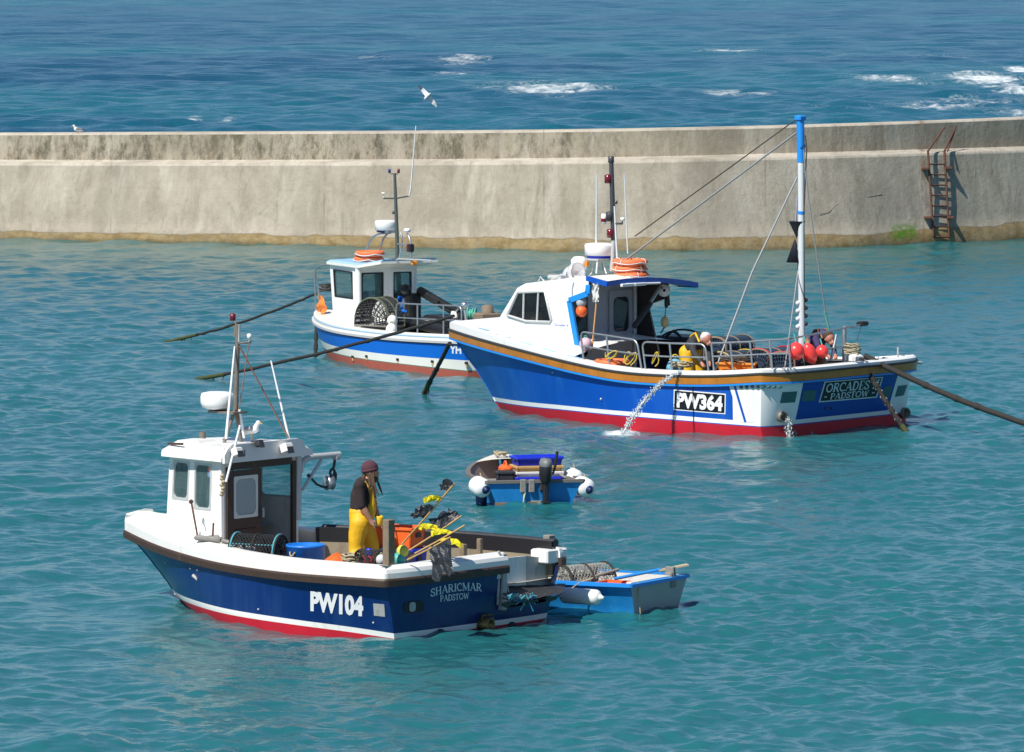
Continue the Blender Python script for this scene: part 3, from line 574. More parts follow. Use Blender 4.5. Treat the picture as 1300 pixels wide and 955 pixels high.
            edge = ramp(math_('ABSOLUTE', math_('SUBTRACT', math_('SUBTRACT', zz, xx), .36), 0), 0, .035, True); c = mix(math_('MULTIPLY', edge, .5), c, (.13, .10, .06))
            # the green algae patch below the ladder
            gx = ramp(math_('ABSOLUTE', math_('SUBTRACT', sp.outputs['X'], 11.55), 0), .15, .62, True); gz = ramp(math_('ABSOLUTE', math_('SUBTRACT', sp.outputs['Z'], .36), 0), .06, .34, True)
            gn = ramp(noise((1, 1, 1.6), 3.2, 8, .85), .36, .52); c = mix(math_('MULTIPLY', math_('MULTIPLY', gx, gz), gn), c, (.07, .17, .012))
            rx = ramp(math_('ABSOLUTE', math_('SUBTRACT', sp.outputs['X'], 12.18), 0), .02, .12, True); rz = ramp(noise((1, 1, .3), 3, 5), .42, .6); c = mix(math_('MULTIPLY', math_('MULTIPLY', rx, rz), .7), c, (.22, .10, .035))
        c = mix(math_('MULTIPLY', ramp(noise((1, 1, .55), .8, 7, .72, .6), .44, .68), .42), c, (.21, .18, .135)); L(c, bs.inputs['Base Color']); bp = n.new('ShaderNodeBump'); bp.inputs['Strength'].default_value = .32; bp.inputs['Distance'].default_value = .06
        hsum = math_('ADD', noise((1, 1, 1), 6, 8, .7), math_('MULTIPLY', noise((1, 1, .6), .9, 4), 2.0)); L(hsum, bp.inputs['Height']); L(bp.outputs['Normal'], bs.inputs['Normal']); return m
    M1 = conc('rendered_concrete', (.315, .278, .215), (.415, .37, .295), False); M2 = conc('stained_parapet_concrete', (.32, .28, .205), (.42, .37, .29), True); M3 = conc('pale_coping_concrete', (.40, .36, .295), (.50, .455, .38), False)
    sheet(0, 9, 0); o = mb.build('wall_face', [M1], root)
    mb = MB(); sheet(9, 13, 0); mb.build('walkway_ledge', [M2 if 0 else M3], root)
    mb = MB(); sheet(13, 15, 0); sheet(17, 19, 0); mb.build('parapet', [M2], root)
    mb = MB(); sheet(15, 17, 0); mb.build('coping', [M3], root)
    # crack lines in the render
    mb = MB(); 
    def facept(p, y):
        Y0 = atz(p, base(p))[1]; q = atY(p, y, Y0 + .3)
        for _ in range(4): f = q[2] / max(atY(p, ledge(p) + 2, Y0 + .62)[2], .1); q = atY(p, y, Y0 + np.interp(f, [0, .16, .3, .5, .7, .96], [-.05, .05, .14, .27, .41, .58]) - .012)
        return q - np.array([0, 183, 0])
    for ln in ([(1040, 272), (1052, 270), (1060, 262), (1070, 256), (1085, 252), (1105, 250), (1120, 247)], [(505, 330 - 85), (515, 262), (517, 285)]): mb.tube([facept(*q) for q in ln], .006, 4)
    mb.build('crack', [mat('dark_crack', (.06, .05, .04), .95)], root)
    return base, ledge, top, root
WB, WL, WT, WROOT = build_wall()
def build_ladder():
    X0 = 1196; Y0 = atz(X0, WB(X0))[1]; P = lambda px, py, o: atY(px, py, atz(px, WB(px))[1] + o)
    o = P(1192, 300, -.05); root = thing('rusty_ladder', 'rusty iron ladder fixed to the breakwater wall beside the green algae patch', 'ladder', o); D = lambda q: np.array(q) - o
    for a, b, top_ in (((1178, 192), (1185, 300), (1199, 162)), ((1199, 192), (1205, 301), (1214, 160))):
        mb = MB(); mb.tube([D(P(*b, -.10)), D(P(a[0] + (b[0] - a[0]) * .45, 240, .14)), D(P(*a, .42))], .035, 6); mb.build('rail', RUST, root)
        mb = MB(); mb.tube([D(P(*a, .42)), D(P(*top_, 1.05))], .03, 6); mb.build('handhold', RUST, root)
    mb = MB(); mb.tube([D(P(1203, 192, .35)), D(P(1212, 165, 1.1))], .025, 6); mb.build('handhold', RUST, root)
    for k in range(8):
        y = 208.5 + k * 13.2; t = (y - 192) / 108; off = np.interp(t, [0, .45, 1], [.40, .14, -.10]); mb = MB(); mb.tube([D(P(1178 + 7 * t, y, off)), D(P(1199 + 6 * t, y + .3, off))], .022, 6); mb.build('rung', RUST, root)
    for px, py, oo in ((1174, 214, .45), (1204, 213, .45), (1177, 276, .12), (1206, 276, .12)):
        q = D(P(px, py, oo)); mb = MB(); mb.box(q, (.2, .5, .07), bev=.01); mb.build('bracket', RUST, root)
build_ladder()
# ---------------------------------------------------------------- soft bodies: capsules fused into one surface
def blob(name, caps, mats, parent=None, voxel=0.02, smooth=3):
    """caps: (p0, p1, r0, r1, material) fused by voxel remeshing into one continuous mesh"""
    mb = MB()
    for p0, p1, r0, r1, mi in caps:
        a, b = V(p0), V(p1); mb.ball(a, r0, n=14); mb.ball(b, r1, n=14)
        if (b - a).length > 1e-4: mb.tube([a, b], [r0, r1], 14)
    o = mb.build(name + '_tmp', []) if False else None
    me = bpy.data.meshes.new(name); me.from_pydata(mb.v, [], mb.f); t = bpy.data.objects.new(name, me); S.collection.objects.link(t)
    m = t.modifiers.new('fuse', 'REMESH'); m.mode = 'VOXEL'; m.voxel_size = voxel; m.use_smooth_shade = True
    s_ = t.modifiers.new('soft', 'SMOOTH'); s_.iterations = smooth; s_.factor = .5
    dg = bpy.context.evaluated_depsgraph_get(); dg.update(); nm = bpy.data.meshes.new_from_object(t.evaluated_get(dg)); t.modifiers.clear(); t.data = nm; nm.name = name
    for k in mats: nm.materials.append(k)
    n = len(nm.polygons); c = np.empty(n * 3, np.float32); nm.polygons.foreach_get('center', c); c = c.reshape(-1, 3); best = np.full(n, 1e9); idx = np.zeros(n, np.int32)
    for p0, p1, r0, r1, mi in caps:
        a = np.array(p0, float); d = np.array(p1, float) - a; L2 = max(d @ d, 1e-9); tt = np.clip(((c - a) @ d) / L2, 0, 1); dist = np.linalg.norm(c - a - tt[:, None] * d, axis=1) - (r0 + (r1 - r0) * tt); k = dist < best; best[k] = dist[k]; idx[k] = mi
    nm.polygons.foreach_set('material_index', idx); nm.polygons.foreach_set('use_smooth', np.ones(n, bool)); nm.update()
    if parent is not None: t.parent = parent
    return t
def gull(loc, rz, label, pose='stand', sc=.72):
    root = thing('gull', label, 'gull', loc, rz, 'gulls'); root.scale = (sc, sc, sc)
    if pose == 'stand':
        blob('body', [((-.13, 0, .20), (.06, 0, .25), .075, .085, 0), ((.06, 0, .25), (.13, 0, .36), .062, .042, 0), ((.14, 0, .38), (.15, 0, .385), .048, .045, 0), ((-.13, 0, .20), (-.27, 0, .18), .05, .02, 0), ((-.16, .055, .245), (.03, .07, .27), .035, .05, 1), ((-.16, -.055, .245), (.03, -.07, .27), .035, .05, 1)], [GULLW, GULLG], root, .012)
        mb = MB(); mb.tube([(.18, 0, .38), (.23, 0, .37), (.25, 0, .36)], [.014, .011, .003], 6); mb.build('beak', BEAK, root)
        for s_ in (-1, 1): mb = MB(); mb.tube([(0, .03 * s_, .17), (0.0, .03 * s_, 0)], .008, 5); mb.box((.02, .03 * s_, .004), (.06, .04, .008)); mb.build('leg', BEAK, root)
        for s_ in (-1, 1): mb = MB(); mb.ball((.16, .037 * s_, .392), .009, n=6); mb.build('eye', EYE, root)
        mb = MB(); mb.tube([(-.18, 0, .22), (-.34, 0, .17)], [.03, .008], 6); mb.build('tail', EYE, root)
    else:
        blob('body', [((-.16, 0, 0), (.12, 0, .02), .06, .075, 0), ((.12, 0, .02), (.21, 0, .04), .055, .045, 0), ((-.16, 0, 0), (-.28, 0, 0), .045, .03, 0)], [GULLW], root, .014)
        for s_ in (-1, 1):
            mb = MB(); st = [(0.02, .05, .03, .22), (.09, .25, .13, .20), (.06, .45, .12, .16), (-.06, .68, .02, .02)]; A = []; B = []
            for x, y, z, c in st: A.append((x + .06, y * s_, z)); B.append((x - c, y * s_, z - .01))
            mb.strip(A[:3], B[:3], 0, True); mb.strip(A[2:], B[2:], 1, True); mb.strip([(a[0], a[1], a[2] + .012) for a in A], [(b[0], b[1], b[2] + .004) for b in B], 0, True); mb.build('wing', [GULLW, GULLG], root)
        mb = MB(); mb.tube([(.24, 0, .04), (.31, 0, .03)], [.014, .004], 6); mb.build('beak', BEAK, root)
gull(atY(542, 123, 205), R(200), 'white gull flying with spread wings above the breakwater wall', 'fly', .68); G_ = bpy.data.objects['gull']; wy_ = Vector((-.62, .15, .72)).normalized(); fx_ = Vector((-.7, .55, -.35)); fx_ = (fx_ - wy_ * fx_.dot(wy_)).normalized(); G_.rotation_euler = Matrix((fx_, wy_, fx_.cross(wy_))).transposed().to_euler()
q = atY(98, 168, atz(98, WB(98))[1] + 1.5); gull((q[0], q[1], q[2] - .08), R(200), 'small gull resting on top of the breakwater parapet at far left')
# ---------------------------------------------------------------- small gear used on several boats
def lobster_pot(loc, rz, label, L_=.78, W_=.5, H_=.4, net=NETB, rope=NETG, frame=ROPE, tilt=0.0, group='lobster pots', sq=.75, st=.0055):
    root = thing('lobster_pot', label, 'lobster pot', loc, rz, group); root.rotation_euler = (0, tilt, rz)
    def arch(x, k=1.0, n=12): return [(x, W_ / 2 * k * math.cos(math.pi * i / n), H_ * k * max(0, math.sin(math.pi * i / n)) ** sq) for i in range(n + 1)]
    mb = MB(); hl = L_ / 2
    for x in (-hl, 0, hl): mb.tube(arch(x), .017, 6)
    mb.build('hoop_frame', frame, root)
    mb = MB(); mb.tube([(-hl, -W_ / 2, .01), (hl, -W_ / 2, .01), (hl, W_ / 2, .01), (-hl, W_ / 2, .01), (-hl, -W_ / 2, .01)], .022, 6)
    for k in range(5): x = -hl + L_ * k / 4; mb.box((x, 0, .01), (.05, W_, .02))
    mb.build('base_frame', GREYWOOD, root)
    mb = MB(); n = 14; m = 12
    A = [[Vector(p) for p in arch(-hl + L_ * i / n, .985, m)] for i in range(n + 1)]
    for i in range(n):
        for j in range(m):
            for a, b in (((i, j), (i + 1, j + 1)), ((i, j + 1), (i + 1, j))): mb.tube([A[a[0]][a[1]], A[b[0]][b[1]]], st, 3, caps=False)
    for e in (-hl, hl):
        c = arch(e, .98, m)
        for k in range(1, 6): s_ = k / 6; mb.tube([(e, y * s_, .02 + (z - .02) * s_ if z > .02 else z) for _, y, z in c], st, 3, caps=False)
        for j in range(0, m + 1): mb.tube([(e, 0, .1), c[j]], st, 3, caps=False)
    mb.build('netting', net, root)
    mb = MB(); mb.tube(arch(-hl + .02, 1.03), .012, 5); mb.tube([(-hl, W_ / 2 * .72, H_ * .62), (hl, W_ / 2 * .72, H_ * .62)], .012, 5); mb.tube(arch(hl - .02, 1.03), .012, 5); mb.build('lacing_twine', rope, root)
    return root
def crate(name, loc, rz, label, cat, size, m, group=None, wall=.025):
    root = thing(name, label, cat, loc, rz, group); lx, ly, h = size; mb = MB()
    for s_ in (-1, 1):
        mb.prism([(s_ * lx / 2, -ly / 2, h), (s_ * lx / 2, ly / 2, h), (s_ * (lx / 2 - .03), ly / 2 - .03, 0), (s_ * (lx / 2 - .03), -ly / 2 + .03, 0)], (-s_ * wall, 0, 0))
        mb.prism([(-lx / 2, s_ * ly / 2, h), (lx / 2, s_ * ly / 2, h), (lx / 2 - .03, s_ * (ly / 2 - .03), 0), (-lx / 2 + .03, s_ * (ly / 2 - .03), 0)], (0, -s_ * wall, 0))
    mb.box((0, 0, .012), (lx - .07, ly - .07, .02)); mb.build('body', m, root)
    mb = MB()
    for s_ in (-1, 1): mb.box((s_ * lx / 2, 0, h - .02), (.035, ly + .035, .045), bev=.008); mb.box((0, s_ * ly / 2, h - .0185), (lx - .036, .035, .045), bev=.008)
    mb.build('rim', m, root)
    for s_ in (-1, 1):
        mb = MB(); mb.box((s_ * (lx / 2 + .004), 0, h * .62), (.012, ly * .3, h * .22)); mb.build('handle', DKGREY, root)
    return root
def fender(loc, rz, label, r, l, group, axis=(0, 0, 1), ends=NAVYC, body=FEND, loc_hang=None):
    root = thing('fender', label, 'fender', loc, rz, group); a = V(axis).normalized(); h = l / 2
    prof = [(r * math.sin(math.pi * .5 * i / 6) * .98 + .0, -h + r * .75 * (1 - math.cos(math.pi * .5 * i / 6))) for i in range(1, 7)]
    prof += [(r, h - r * .75)] + [(r * math.cos(math.pi * .5 * i / 6), h - r * .75 + r * .75 * math.sin(math.pi * .5 * i / 6)) for i in range(1, 6)]
    mb = MB(); mb.lathe(prof, (0, 0, 0), a, 20); mb.build('body', body, root)
    for s_ in (-1, 1):
        mb = MB(); mb.lathe([(r * .52, 0), (r * .42, .02), (r * .22, .05), (r * .18, .07), (0.001, .07)], a * (s_ * (h - r * .17)), a * s_, 16); mb.build('end_cap', ends, root)
    if loc_hang is not None:
        mb = MB(); mb.tube([a * (h * .9), V(loc_hang)], .008, 5); mb.build('lanyard', ROPEC, root)
    return root
def buoy(loc, label, r, m, group='small round buoys', sc=(1, 1, 1.05), lash=ROPEC, cat='buoy'):
    root = thing('buoy', label, cat, loc, 0, group); mb = MB(); mb.ball((0, 0, 0), r, sc); mb.build('float', m, root)
    mb = MB(); mb.torus((0, 0, r * sc[2] * 1.08), r * .2, r * .07, (0, 1, 0), 12, 6); mb.build('eye', lash, root); return root
def flag_pole(a, b, flags, label, group='marker flags'):
    a, b = V(a), V(b); root = thing('marker_flag', label, 'marker flag', a, 0, group); d = b - a
    mb = MB(); mb.tube([(0, 0, 0), d * .5 + Vector((0, 0, -.01)), d], .013, 6); mb.build('pole', CANE, root)
    for f0, f1, w_, m, sd, seed in flags:                       # crumpled cloth between fractions f0 and f1 of the pole
        r = random.Random(seed); mb = MB(); G = []; side = V(sd).normalized()
        for i in range(7):
            row = []
            for j in range(7):
                s_ = j / 6; p = d * (f0 + (f1 - f0) * i / 6) + side * (w_ * s_) + Vector((r.uniform(-.016, .016), r.uniform(-.016, .016), -.35 * w_ * s_ * s_ + .05 * math.sin(i * 1.9 + j * 1.3) * s_)); row.append(p)
            G.append(row)
        for i in range(6): mb.strip(G[i], G[i + 1], 0, False)
        mb.build('flag' if w_ > .09 else 'tape', m, root)
    return root
def rope_coil(loc, label, r, m, name='rope_coil', turns=5, seed=1, flat=.06, cat='rope', group=None):
    rr = random.Random(seed); root = tag(bpy.data.objects.new(name, None), label, cat, group); bpy.data.objects.remove(root); mb = MB(); P = []
    for i in range(turns * 14):
        a = 2 * math.pi * i / 14; k = r * (1 + rr.uniform(-.22, .18)); P.append((k * math.cos(a), k * math.sin(a), .02 + flat * i / 14 / turns * 2 + rr.uniform(0, .04)))
    mb.tube(P, .014, 6); o = mb.build(name, m); o.location = tuple(map(float, loc)); return tag(o, label, cat, group)
def rail(parent, top, foot, mids=(.5,), r=.02, name='guard_rail', m=STEEL, bend=True):
    """top: points of the top rail; foot: gunwale point under each of them"""
    mb = MB(); T = [V(p) for p in top]; B = [V(p) for p in foot]
    pts = list(T)
    if bend: 
        d0 = (T[1] - T[0]).normalized(); d1 = (T[-2] - T[-1]).normalized(); pts = [B[0]] + arc(B[0].lerp(T[0], .75), T[0], T[0] + d0 * .14, 5) + T[1:-1] + arc(T[-1] + d1 * .14, T[-1], B[-1].lerp(T[-1], .75), 5) + [B[-1]]
    mb.tube(pts, r, 7)
    for f in mids: mb.tube([b.lerp(t, f) for t, b in zip(T, B)], r * .8, 6)
    for t, b in list(zip(T, B))[1:-1] if bend else zip(T, B): mb.tube([b, t], r, 6)
    return mb.build(name, m, parent)
def radome(parent, c, r, h, mt=WHITE2, base=None, name='radar_dome', drum=False):
    mb = MB(); mb.lathe([(r * .9, -h * .5), (r * .97, -h * .46), (r * .99, h * .3), (r * .95, h * .44), (r * .7, h * .5), (.001, h * .53)] if drum else [(r * .55, -h * .55), (r * .9, -h * .42), (r, -h * .15), (r, h * .2), (r * .93, h * .42), (r * .6, h * .5), (.001, h * .52)], c, n=24); o = mb.build(name, mt, parent)
    mb = MB(); k_ = .88 if drum else .52; mb.lathe([(.001, -h * .72), (r * k_ * .9, -h * .72), (r * k_, -h * .50)], c, n=18); mb.build('base', base or DKGREY, o); return o
def W1(fr, p): return fr.w(p)
# ---------------------------------------------------------------- BOAT 1: navy boat, PW104
b1 = Frame((-.53, 87.49), 140)
def boat1():
    fr = b1; stem = sorted([(fr.Y(*p, 0)[2], fr.Y(*p, 0)[0]) for p in ((237, 777), (226, 761), (217.5, 743.7), (200, 722), (178, 693), (161, 681))])
    stem = [(-.35, stem[0][1] - .45)] + stem + [(1.6, stem[-1][1] + .1)]
    zst = interp([(0, .88), (.3, .85), (.55, .85), (.8, .90), (1, .98)]); zwh = interp([(0, .17), (.5, .20), (.8, .26), (1, .33)])
    H = Hull(fr, stem, [(-.35, .08), (0, .05), (1.2, -.05)], plan(1.96, .2, 1.7, .02), plan(1.80, .36, 1.9, .09), zst, 1.2, (.06, .05), 5)
    root = thing('fishing_boat', 'navy blue fishing boat with white wheelhouse and PW104 on its side, man in yellow aboard', 'boat', fr.o, fr.h, 'fishing boats')
    _zr = interp([(0, .02), (.12, .07), (.4, .12), (.75, .13), (1, .09)]); zR = lambda t: _zr(t); zW = lambda t: _zr(t) + .075; zN = lambda t: .26
    i0 = H.nt + next(i for i, u in enumerate(H.ss) if u < -.27); i1 = H.nt + next(i for i, u in enumerate(H.ss) if u < -.92); gap = (i0, i1)
    H.skin([lambda t: -.35, zR, zW, zN] + [lambda t, k=k: zN(t) + (zst(t) - zN(t)) * k for k in (.2, .4, .6, .8)] + [lambda t: zst(t)], [0, 1, 2, 2, 2, 2, 2, 2], [RED, WHITE, NAVY], root, gap=(3, i0, i1))
    H.sweep([(.0, -.12), (.055, -.115), (.06, -.03), (.045, -.005), (.0, .0)], zst, gap).build('rubbing_strake', BROWN, root)
    lean = lambda t: -.02 - .34 * max(0, t - .45); lean2 = lambda t: -.06 - .42 * max(0, t - .45)
    mb = H.sweep([(.03, -.004), (.03, lambda t: zwh(t) * .4), (lambda t: .02 + lean(t) * .45, lambda t: zwh(t) * .7), (lean, lambda t: zwh(t) - .03), (lean2, zwh), (lambda t: -.17 - .45 * max(0, t - .45), zwh), (lambda t: -.19 - .45 * max(0, t - .45), lambda t: zwh(t) - .04), (lambda t: -.12 - .3 * max(0, t - .45), lambda t: zwh(t) * .4), (-.1, -.004)], zst, gap); mb.build('gunwale', WHITE, root)
    DZ = .58
    mb = H.lining(zst, DZ - .02, -.11, .75, gap)
    H.deck(DZ, -.08, 0.0, .74, mb=mb); mb.build('deck', DECKG, root)
    mb = H.deck(0, -.13, .66, 1.0, .10, zf=lambda t: zst(t), mb=None); o = None
    for i, p in enumerate(mb.v): mb.v[i] = (p[0], p[1], p[2] + .20)
    k = min(p[0] for p in mb.v); mb.build('foredeck', WHITE, root)
    # starboard cap rail of dark wood inside the bulwark, seen across the deck
    P = [H.side(t, zst(t), -1) for t in H.ts]; Q = [(p[0], p[1] + .10, zst(0) + .19 + .01) for p in P if p[0] < 3.95]; In = [.15 + .5 * max(0, t - .45) for t in H.ts]
    mb = MB(); mb.tube([(p[0], p[1] + .06, p[2]) for p in Q], [.065] * len(Q), 6); mb.build('starboard_roller_rail', DKGREY, root)
    mb = MB(); mb.strip([(p[0], p[1] - .02, p[2] + .035) for p in Q], [(p[0], p[1] + k, p[2] + .03) for p, k in zip(Q, In)]); mb.strip([(p[0], p[1] + k, p[2] + .03) for p, k in zip(Q, In)], [(p[0], p[1] + k - .01, .90) for p, k in zip(Q, In)]); mb.strip([(p[0], p[1] + k - .01, .90) for p, k in zip(Q, In)], [(p[0], p[1] + k - .02, .62) for p, k in zip(Q, In)], 1); mb.build('bulwark_lining', [BLACK, mat('grimy_bulwark_paint', (.24, .20, .14), .8, var=.4, scale=4, stain=(.10, .075, .04), stain_amt=.5)], root)
    # wheelhouse
    xa = fr.Y(281, 640, .82)[0]; xf = fr.Y(208, 600, .62)[0]; wa, wf, zb, zt = .82, .60, .86, 2.19
    wh = MB(); rk = .10
    pw = wh.panel([(xf, wf, zb), (xa, wa, zb), (xa, wa, zt), (xf - rk, wf, zt)], [(.09, .54, .38, .95), (.50, .46, .80, .95)], .05, 0, 1)
    aw = wh.panel([(xa, wa, zb - .26), (xa, -wa, zb - .26), (xa, -wa, zt), (xa, wa, zt)], [(.07, .06, .93, .94)], .05, 0, 1)
    sw = wh.panel([(xa, -wa, zb), (xf, -wf, zb), (xf - rk, -wf, zt), (xa, -wa, zt)], [(.06, .52, .50, .93), (.62, .52, .90, .93)], .05, 0, 1)
    fw = wh.panel([(xf, -wf, zb), (xf, wf, zb), (xf - rk, wf, zt), (xf - rk, -wf, zt)], [(.06, .54, .47, .94), (.53, .54, .94, .94)], .05, 0, 1)
    wh.box(((xa + xf) / 2, 0, zb - .22), (xf - xa - .1, wa * 2 - .3, .03), mi=1); wh.box((xf - .32, .1, 1.2), (.3, .8, .5), mi=2, bev=.03); wh.box((xf - .35, .15, 1.5), (.16, .3, .22), mi=2, bev=.02); wh.box((xa + .45, .38, 1.42), (.3, .3, .1), mi=2, bev=.03)
    wh.tube([(xa + .5, .38, .7), (xa + .5, .38, 1.4)], .04, mi=2); wh.ball((xa + .34, .6, 1.62), .14, (1, .6, 1.8), mi=3)
    house = wh.build('wheelhouse', [WHITE, GREYW, INTER, WHITE2], root)
    for P_, hs in ((pw, [(.09, .54, .38, .95), (.50, .46, .80, .95)]), (sw, [(.06, .52, .50, .93), (.62, .52, .90, .93)]), (fw, [(.06, .54, .47, .94), (.53, .54, .94, .94)])):
        for h in hs: window(house, P_, h, ALU, GLASS, .022, .07)
    mb = MB(); mb.box((xa - .02, 0, zb + .62), (.02, .01, .01))
    mb = MB()   # brown door frame standing proud of the aft wall
    for u, v0, v1, wd in ((.075, .02, .94, .06), (.925, .02, .94, .07)):
        a, b = aw(u, v0), aw(u, v1); mb.box(((a + b) / 2) + Vector((-.012, 0, 0)), (.05, wd, (b - a).length))
    a, b = aw(.105, .965), aw(.895, .965); mb.box((a + b) / 2 + Vector((-.012, 0, -.03)), (.05, (b - a).length, .11)); mb.build('door_frame', BROWN, house)
    dl, dr = aw(.11, .05), aw(.52, .05); dt = aw(.11, .90); Hh = dt.z - dl.z
    mb = MB(); dp = mb.panel([dl, dr, (dr.x, dr.y, dt.z), dt], [(.14, .50, .86, .93)], .04); dq = mb.build('door', MAHOG, house)
    mb = MB(); mb.box(dp(.5, .25) + Vector((-.01, 0, 0)), (.012, .42, .34), bev=.005); mb.tube([dp(.97, .48) + Vector((-.05, 0, 0)), dp(.97, .58) + Vector((-.05, 0, 0))], .018, mi=1); mb.build('door_panel', [MAHOG, STEEL], dq)
    window(dq, dp, (.14, .50, .86, .93), CREAMH, GLASSM, .03, .09, inset=.008)
    # base coaming on the port side, side deck shelf
    mb = MB(); mb.box(((xa + xf) / 2 - .12, .86, .99), (xf - xa - .3, .24, .36), bev=.03, rot=-.2 + .02); mb.box((xa - .30, .98, .95), (.7, .36, .12), bev=.02); mb.build('coaming', WHITE, root)
    # roof
    rf = MB(); ov = .13; lo = [(xa - .12, wa + ov), (xf - .1, wf + ov + .05), (xf + .22, wf * .7), (xf + .22, -wf * .7), (xf - .1, -wf - ov - .05), (xa - .12, -wa - ov)]
    hi = [(xa - .04, wa - .02), (xf - .12, wf - .08), (xf + .02, wf * .5), (xf + .02, -wf * .5), (xf - .12, -wf + .08), (xa - .04, -wa + .02)]
    L0 = [(x, y, zt + .0) for x, y in lo]; L1 = [(x, y, zt + .055) for x, y in lo]; L2 = [(x, y, zt + .19) for x, y in hi]
    rf.add(L0, [tuple(reversed(range(6)))]); rf.strip(L0, L1, closed=True); rf.strip(L1, L2, closed=True); rf.add(L2, [tuple(range(6))]); roof = rf.build('roof', WHITE, house)
    mb = MB(); zf0 = zt - .02; prof = [(-.93, 0), (-.93, .12), (-.86, .21), (-.78, .26), (.64, .26), (.72, .24), (.80, .12), (.86, .10), (.95, .08), (.95, 0)]
    mb.prism([(xa - .17, -y, zf0 + z) for y, z in reversed(prof)], (.045, 0, 0)); mb.build('fascia_board', WHITE, roof)
    mb = MB(); q = fr.Y(242, 572, .3); mb.box((xf - .33, .30, zt + .17), (.42, .5, .10), rot=.15, bev=.03); mb.build('hatch', WHITE, roof)
    mb = MB(); mb.tube([(xf - .1, .62, zt + .17), (xf - .45, .70, zt + .19)], .018, 6); mb.build('hatch_handle', BROWN, roof)
    mb = MB(); q = fr.Y(257, 552, -.05); mb.tube([(q[0], q[1], zt + .15), (q[0], q[1], q[2] + .04)], .05, 10); mb.build('vent_pipe', MASTM, roof)
    for px, py, s_ in ((301, 574, 1.0), (329, 563, .8), (364, 569, 1.1)):
        q = fr.X(px, py, xa - .25); mb = MB(); mb.box(q, (.12 * s_, .15 * s_, .12 * s_), rot=Matrix.Rotation(.35, 3, 'Y'), mi=0 if px != 329 else 1, bev=.015); mb.box((q[0] - .065 * s_, q[1], q[2] - .02), (.012, .12 * s_, .09 * s_), rot=Matrix.Rotation(.35, 3, 'Y'), mi=1); mb.tube([(q[0], q[1], q[2]), (xa - .1, q[1], q[2] + .02)], .018, 6, 1); mb.build('deck_light', [WHITE, DKGREY], roof)
    uv, fs = text_uv('31'); mb = MB(); a = fr.X(304, 576, xa - .177); mb.add([(xa - .178, a[1] - u * .12, a[2] - .05 + v * .10) for u, v in uv], fs); mb.build('marking', DKGREY, roof)
    # mast, radar, aerials
    Yp = lambda px, py, y: fr.Y(px, py, y); mx = 0.0
    ms = MB(); m0 = Yp(300, 556, mx); m1 = Yp(302, 412, mx); ms.tube([Yp(299.5, 520, mx), m1], .035, 8); base_z = zt + .17
    for px in (284, 306): a = Yp(px, 553, mx + (.15 if px < 290 else -.1)); ms.tube([(a[0], a[1], base_z), Yp(299, 518, mx)], .025, 6)
    ms.box(Yp(289, 523, mx), (.5, .3, .03)); ms.tube([Yp(303, 436, mx), Yp(318, 434, mx)], .016, 6); mast = ms.build('mast', MASTM, root)
    radome(mast, Yp(276, 508, mx + .02), .245, .24)
    mb = MB(); q = Yp(295.5, 403, mx); mb.lathe([(.001, -.05), (.04, -.05), (.045, .0), (.04, .05), (.001, .06)], q, n=12); mb.tube([q, Yp(301, 415, mx)], .012, 6, 1); mb.build('masthead_light', [LAMPR, MASTM], mast)
    mb = MB(); mb.tube([Yp(303, 412, mx), Yp(303, 434, mx)], .022, 8); mb.tube([Yp(299, 413, mx - .02), Yp(299, 428, mx - .02)], .03, 8, 1); mb.build('mast_light', [ALU, MASTM], mast)
    mb = MB(); mb.tube([Yp(316.5, 434, mx), Yp(316.5, 430, mx)], .012, 6); mb.lathe([(.001, -.04), (.03, -.04), (.035, .03), (.001, .04)], Yp(316.5, 427, mx), n=12); mb.build('satellite_aerial', WHITE2, mast)
    mb = MB(); mb.tube([Yp(316, 436, mx), Yp(303, 521, mx), Yp(304, 540, mx)], .008, 5); mb.tube([Yp(304, 440, mx), Yp(366, 556, -.75)], .012, 5); mb.build('stay_wire', mat('reddish_stay', (.32, .15, .1), .6), mast)
    mb = MB(); mb.tube([Yp(298, 440, mx + .05), Yp(287, 557, .45)], [.012, .022], 6); mb.tube([Yp(344, 458, -.72), Yp(369, 566, -.78)], [.012, .02], 6); mb.tube([Yp(305, 540, .70), Yp(287, 612, .93)], .018, 6); mb.tube([Yp(304, 520, mx), Yp(310, 556, -.1)], .02, 6); mb.build('whip_aerial', WHITE2, mast)
    mb = MB(); 
    for k in range(7): q = Yp(283 + random.uniform(-2, 2), 604 + k * 4, .95); mb.ball(q, .035, (1, 1, .8), n=8)
    mb.build('lashing', ROPEC, root)
    # hauler arm
    mb = MB(); a = fr.X(381, 592, xa); a[1] = -.88; q = lambda px, py: fr.X(px, py, xa - .02)
    mb.tube([(xa, -wa - .03, q(381, 600)[2])] + arc(q(382, 592), q(384, 582), q(396, 580), 6) + [q(410, 579), q(431, 577)], .045, 10); mb.tube([q(384, 622), q(408, 584)], .025, 8); mb.box(q(427, 581), (.1, .1, .07), bev=.01); mb.tube([q(378, 660), q(379, 578)], .05, 6); arm = mb.build('hauler_arm', ALU, root)
    mb = MB(); mb.tube([q(425, 584), q(424, 592), q(422, 597)], .02, 6); mb.torus(q(422, 600), .05, .02, (1, 0, 0), 12, 6); mb.tube(arc(q(425, 600), q(427, 612), q(418, 619), 6), .03, 8); mb.tube([q(393, 605), q(402, 615), q(412, 619), q(419, 617)], .018, 6); mb.ball(q(392, 604), .03, n=8); mb.build('hauler_block', DKGREY, arm)
    mb = MB(); mb.lathe([(.02, -.04), (.11, -.05), (.09, 0), (.11, .05), (.02, .04)], q(418, 613), (.3, 1, 0), 14); mb.build('sheave', STEEL, arm)
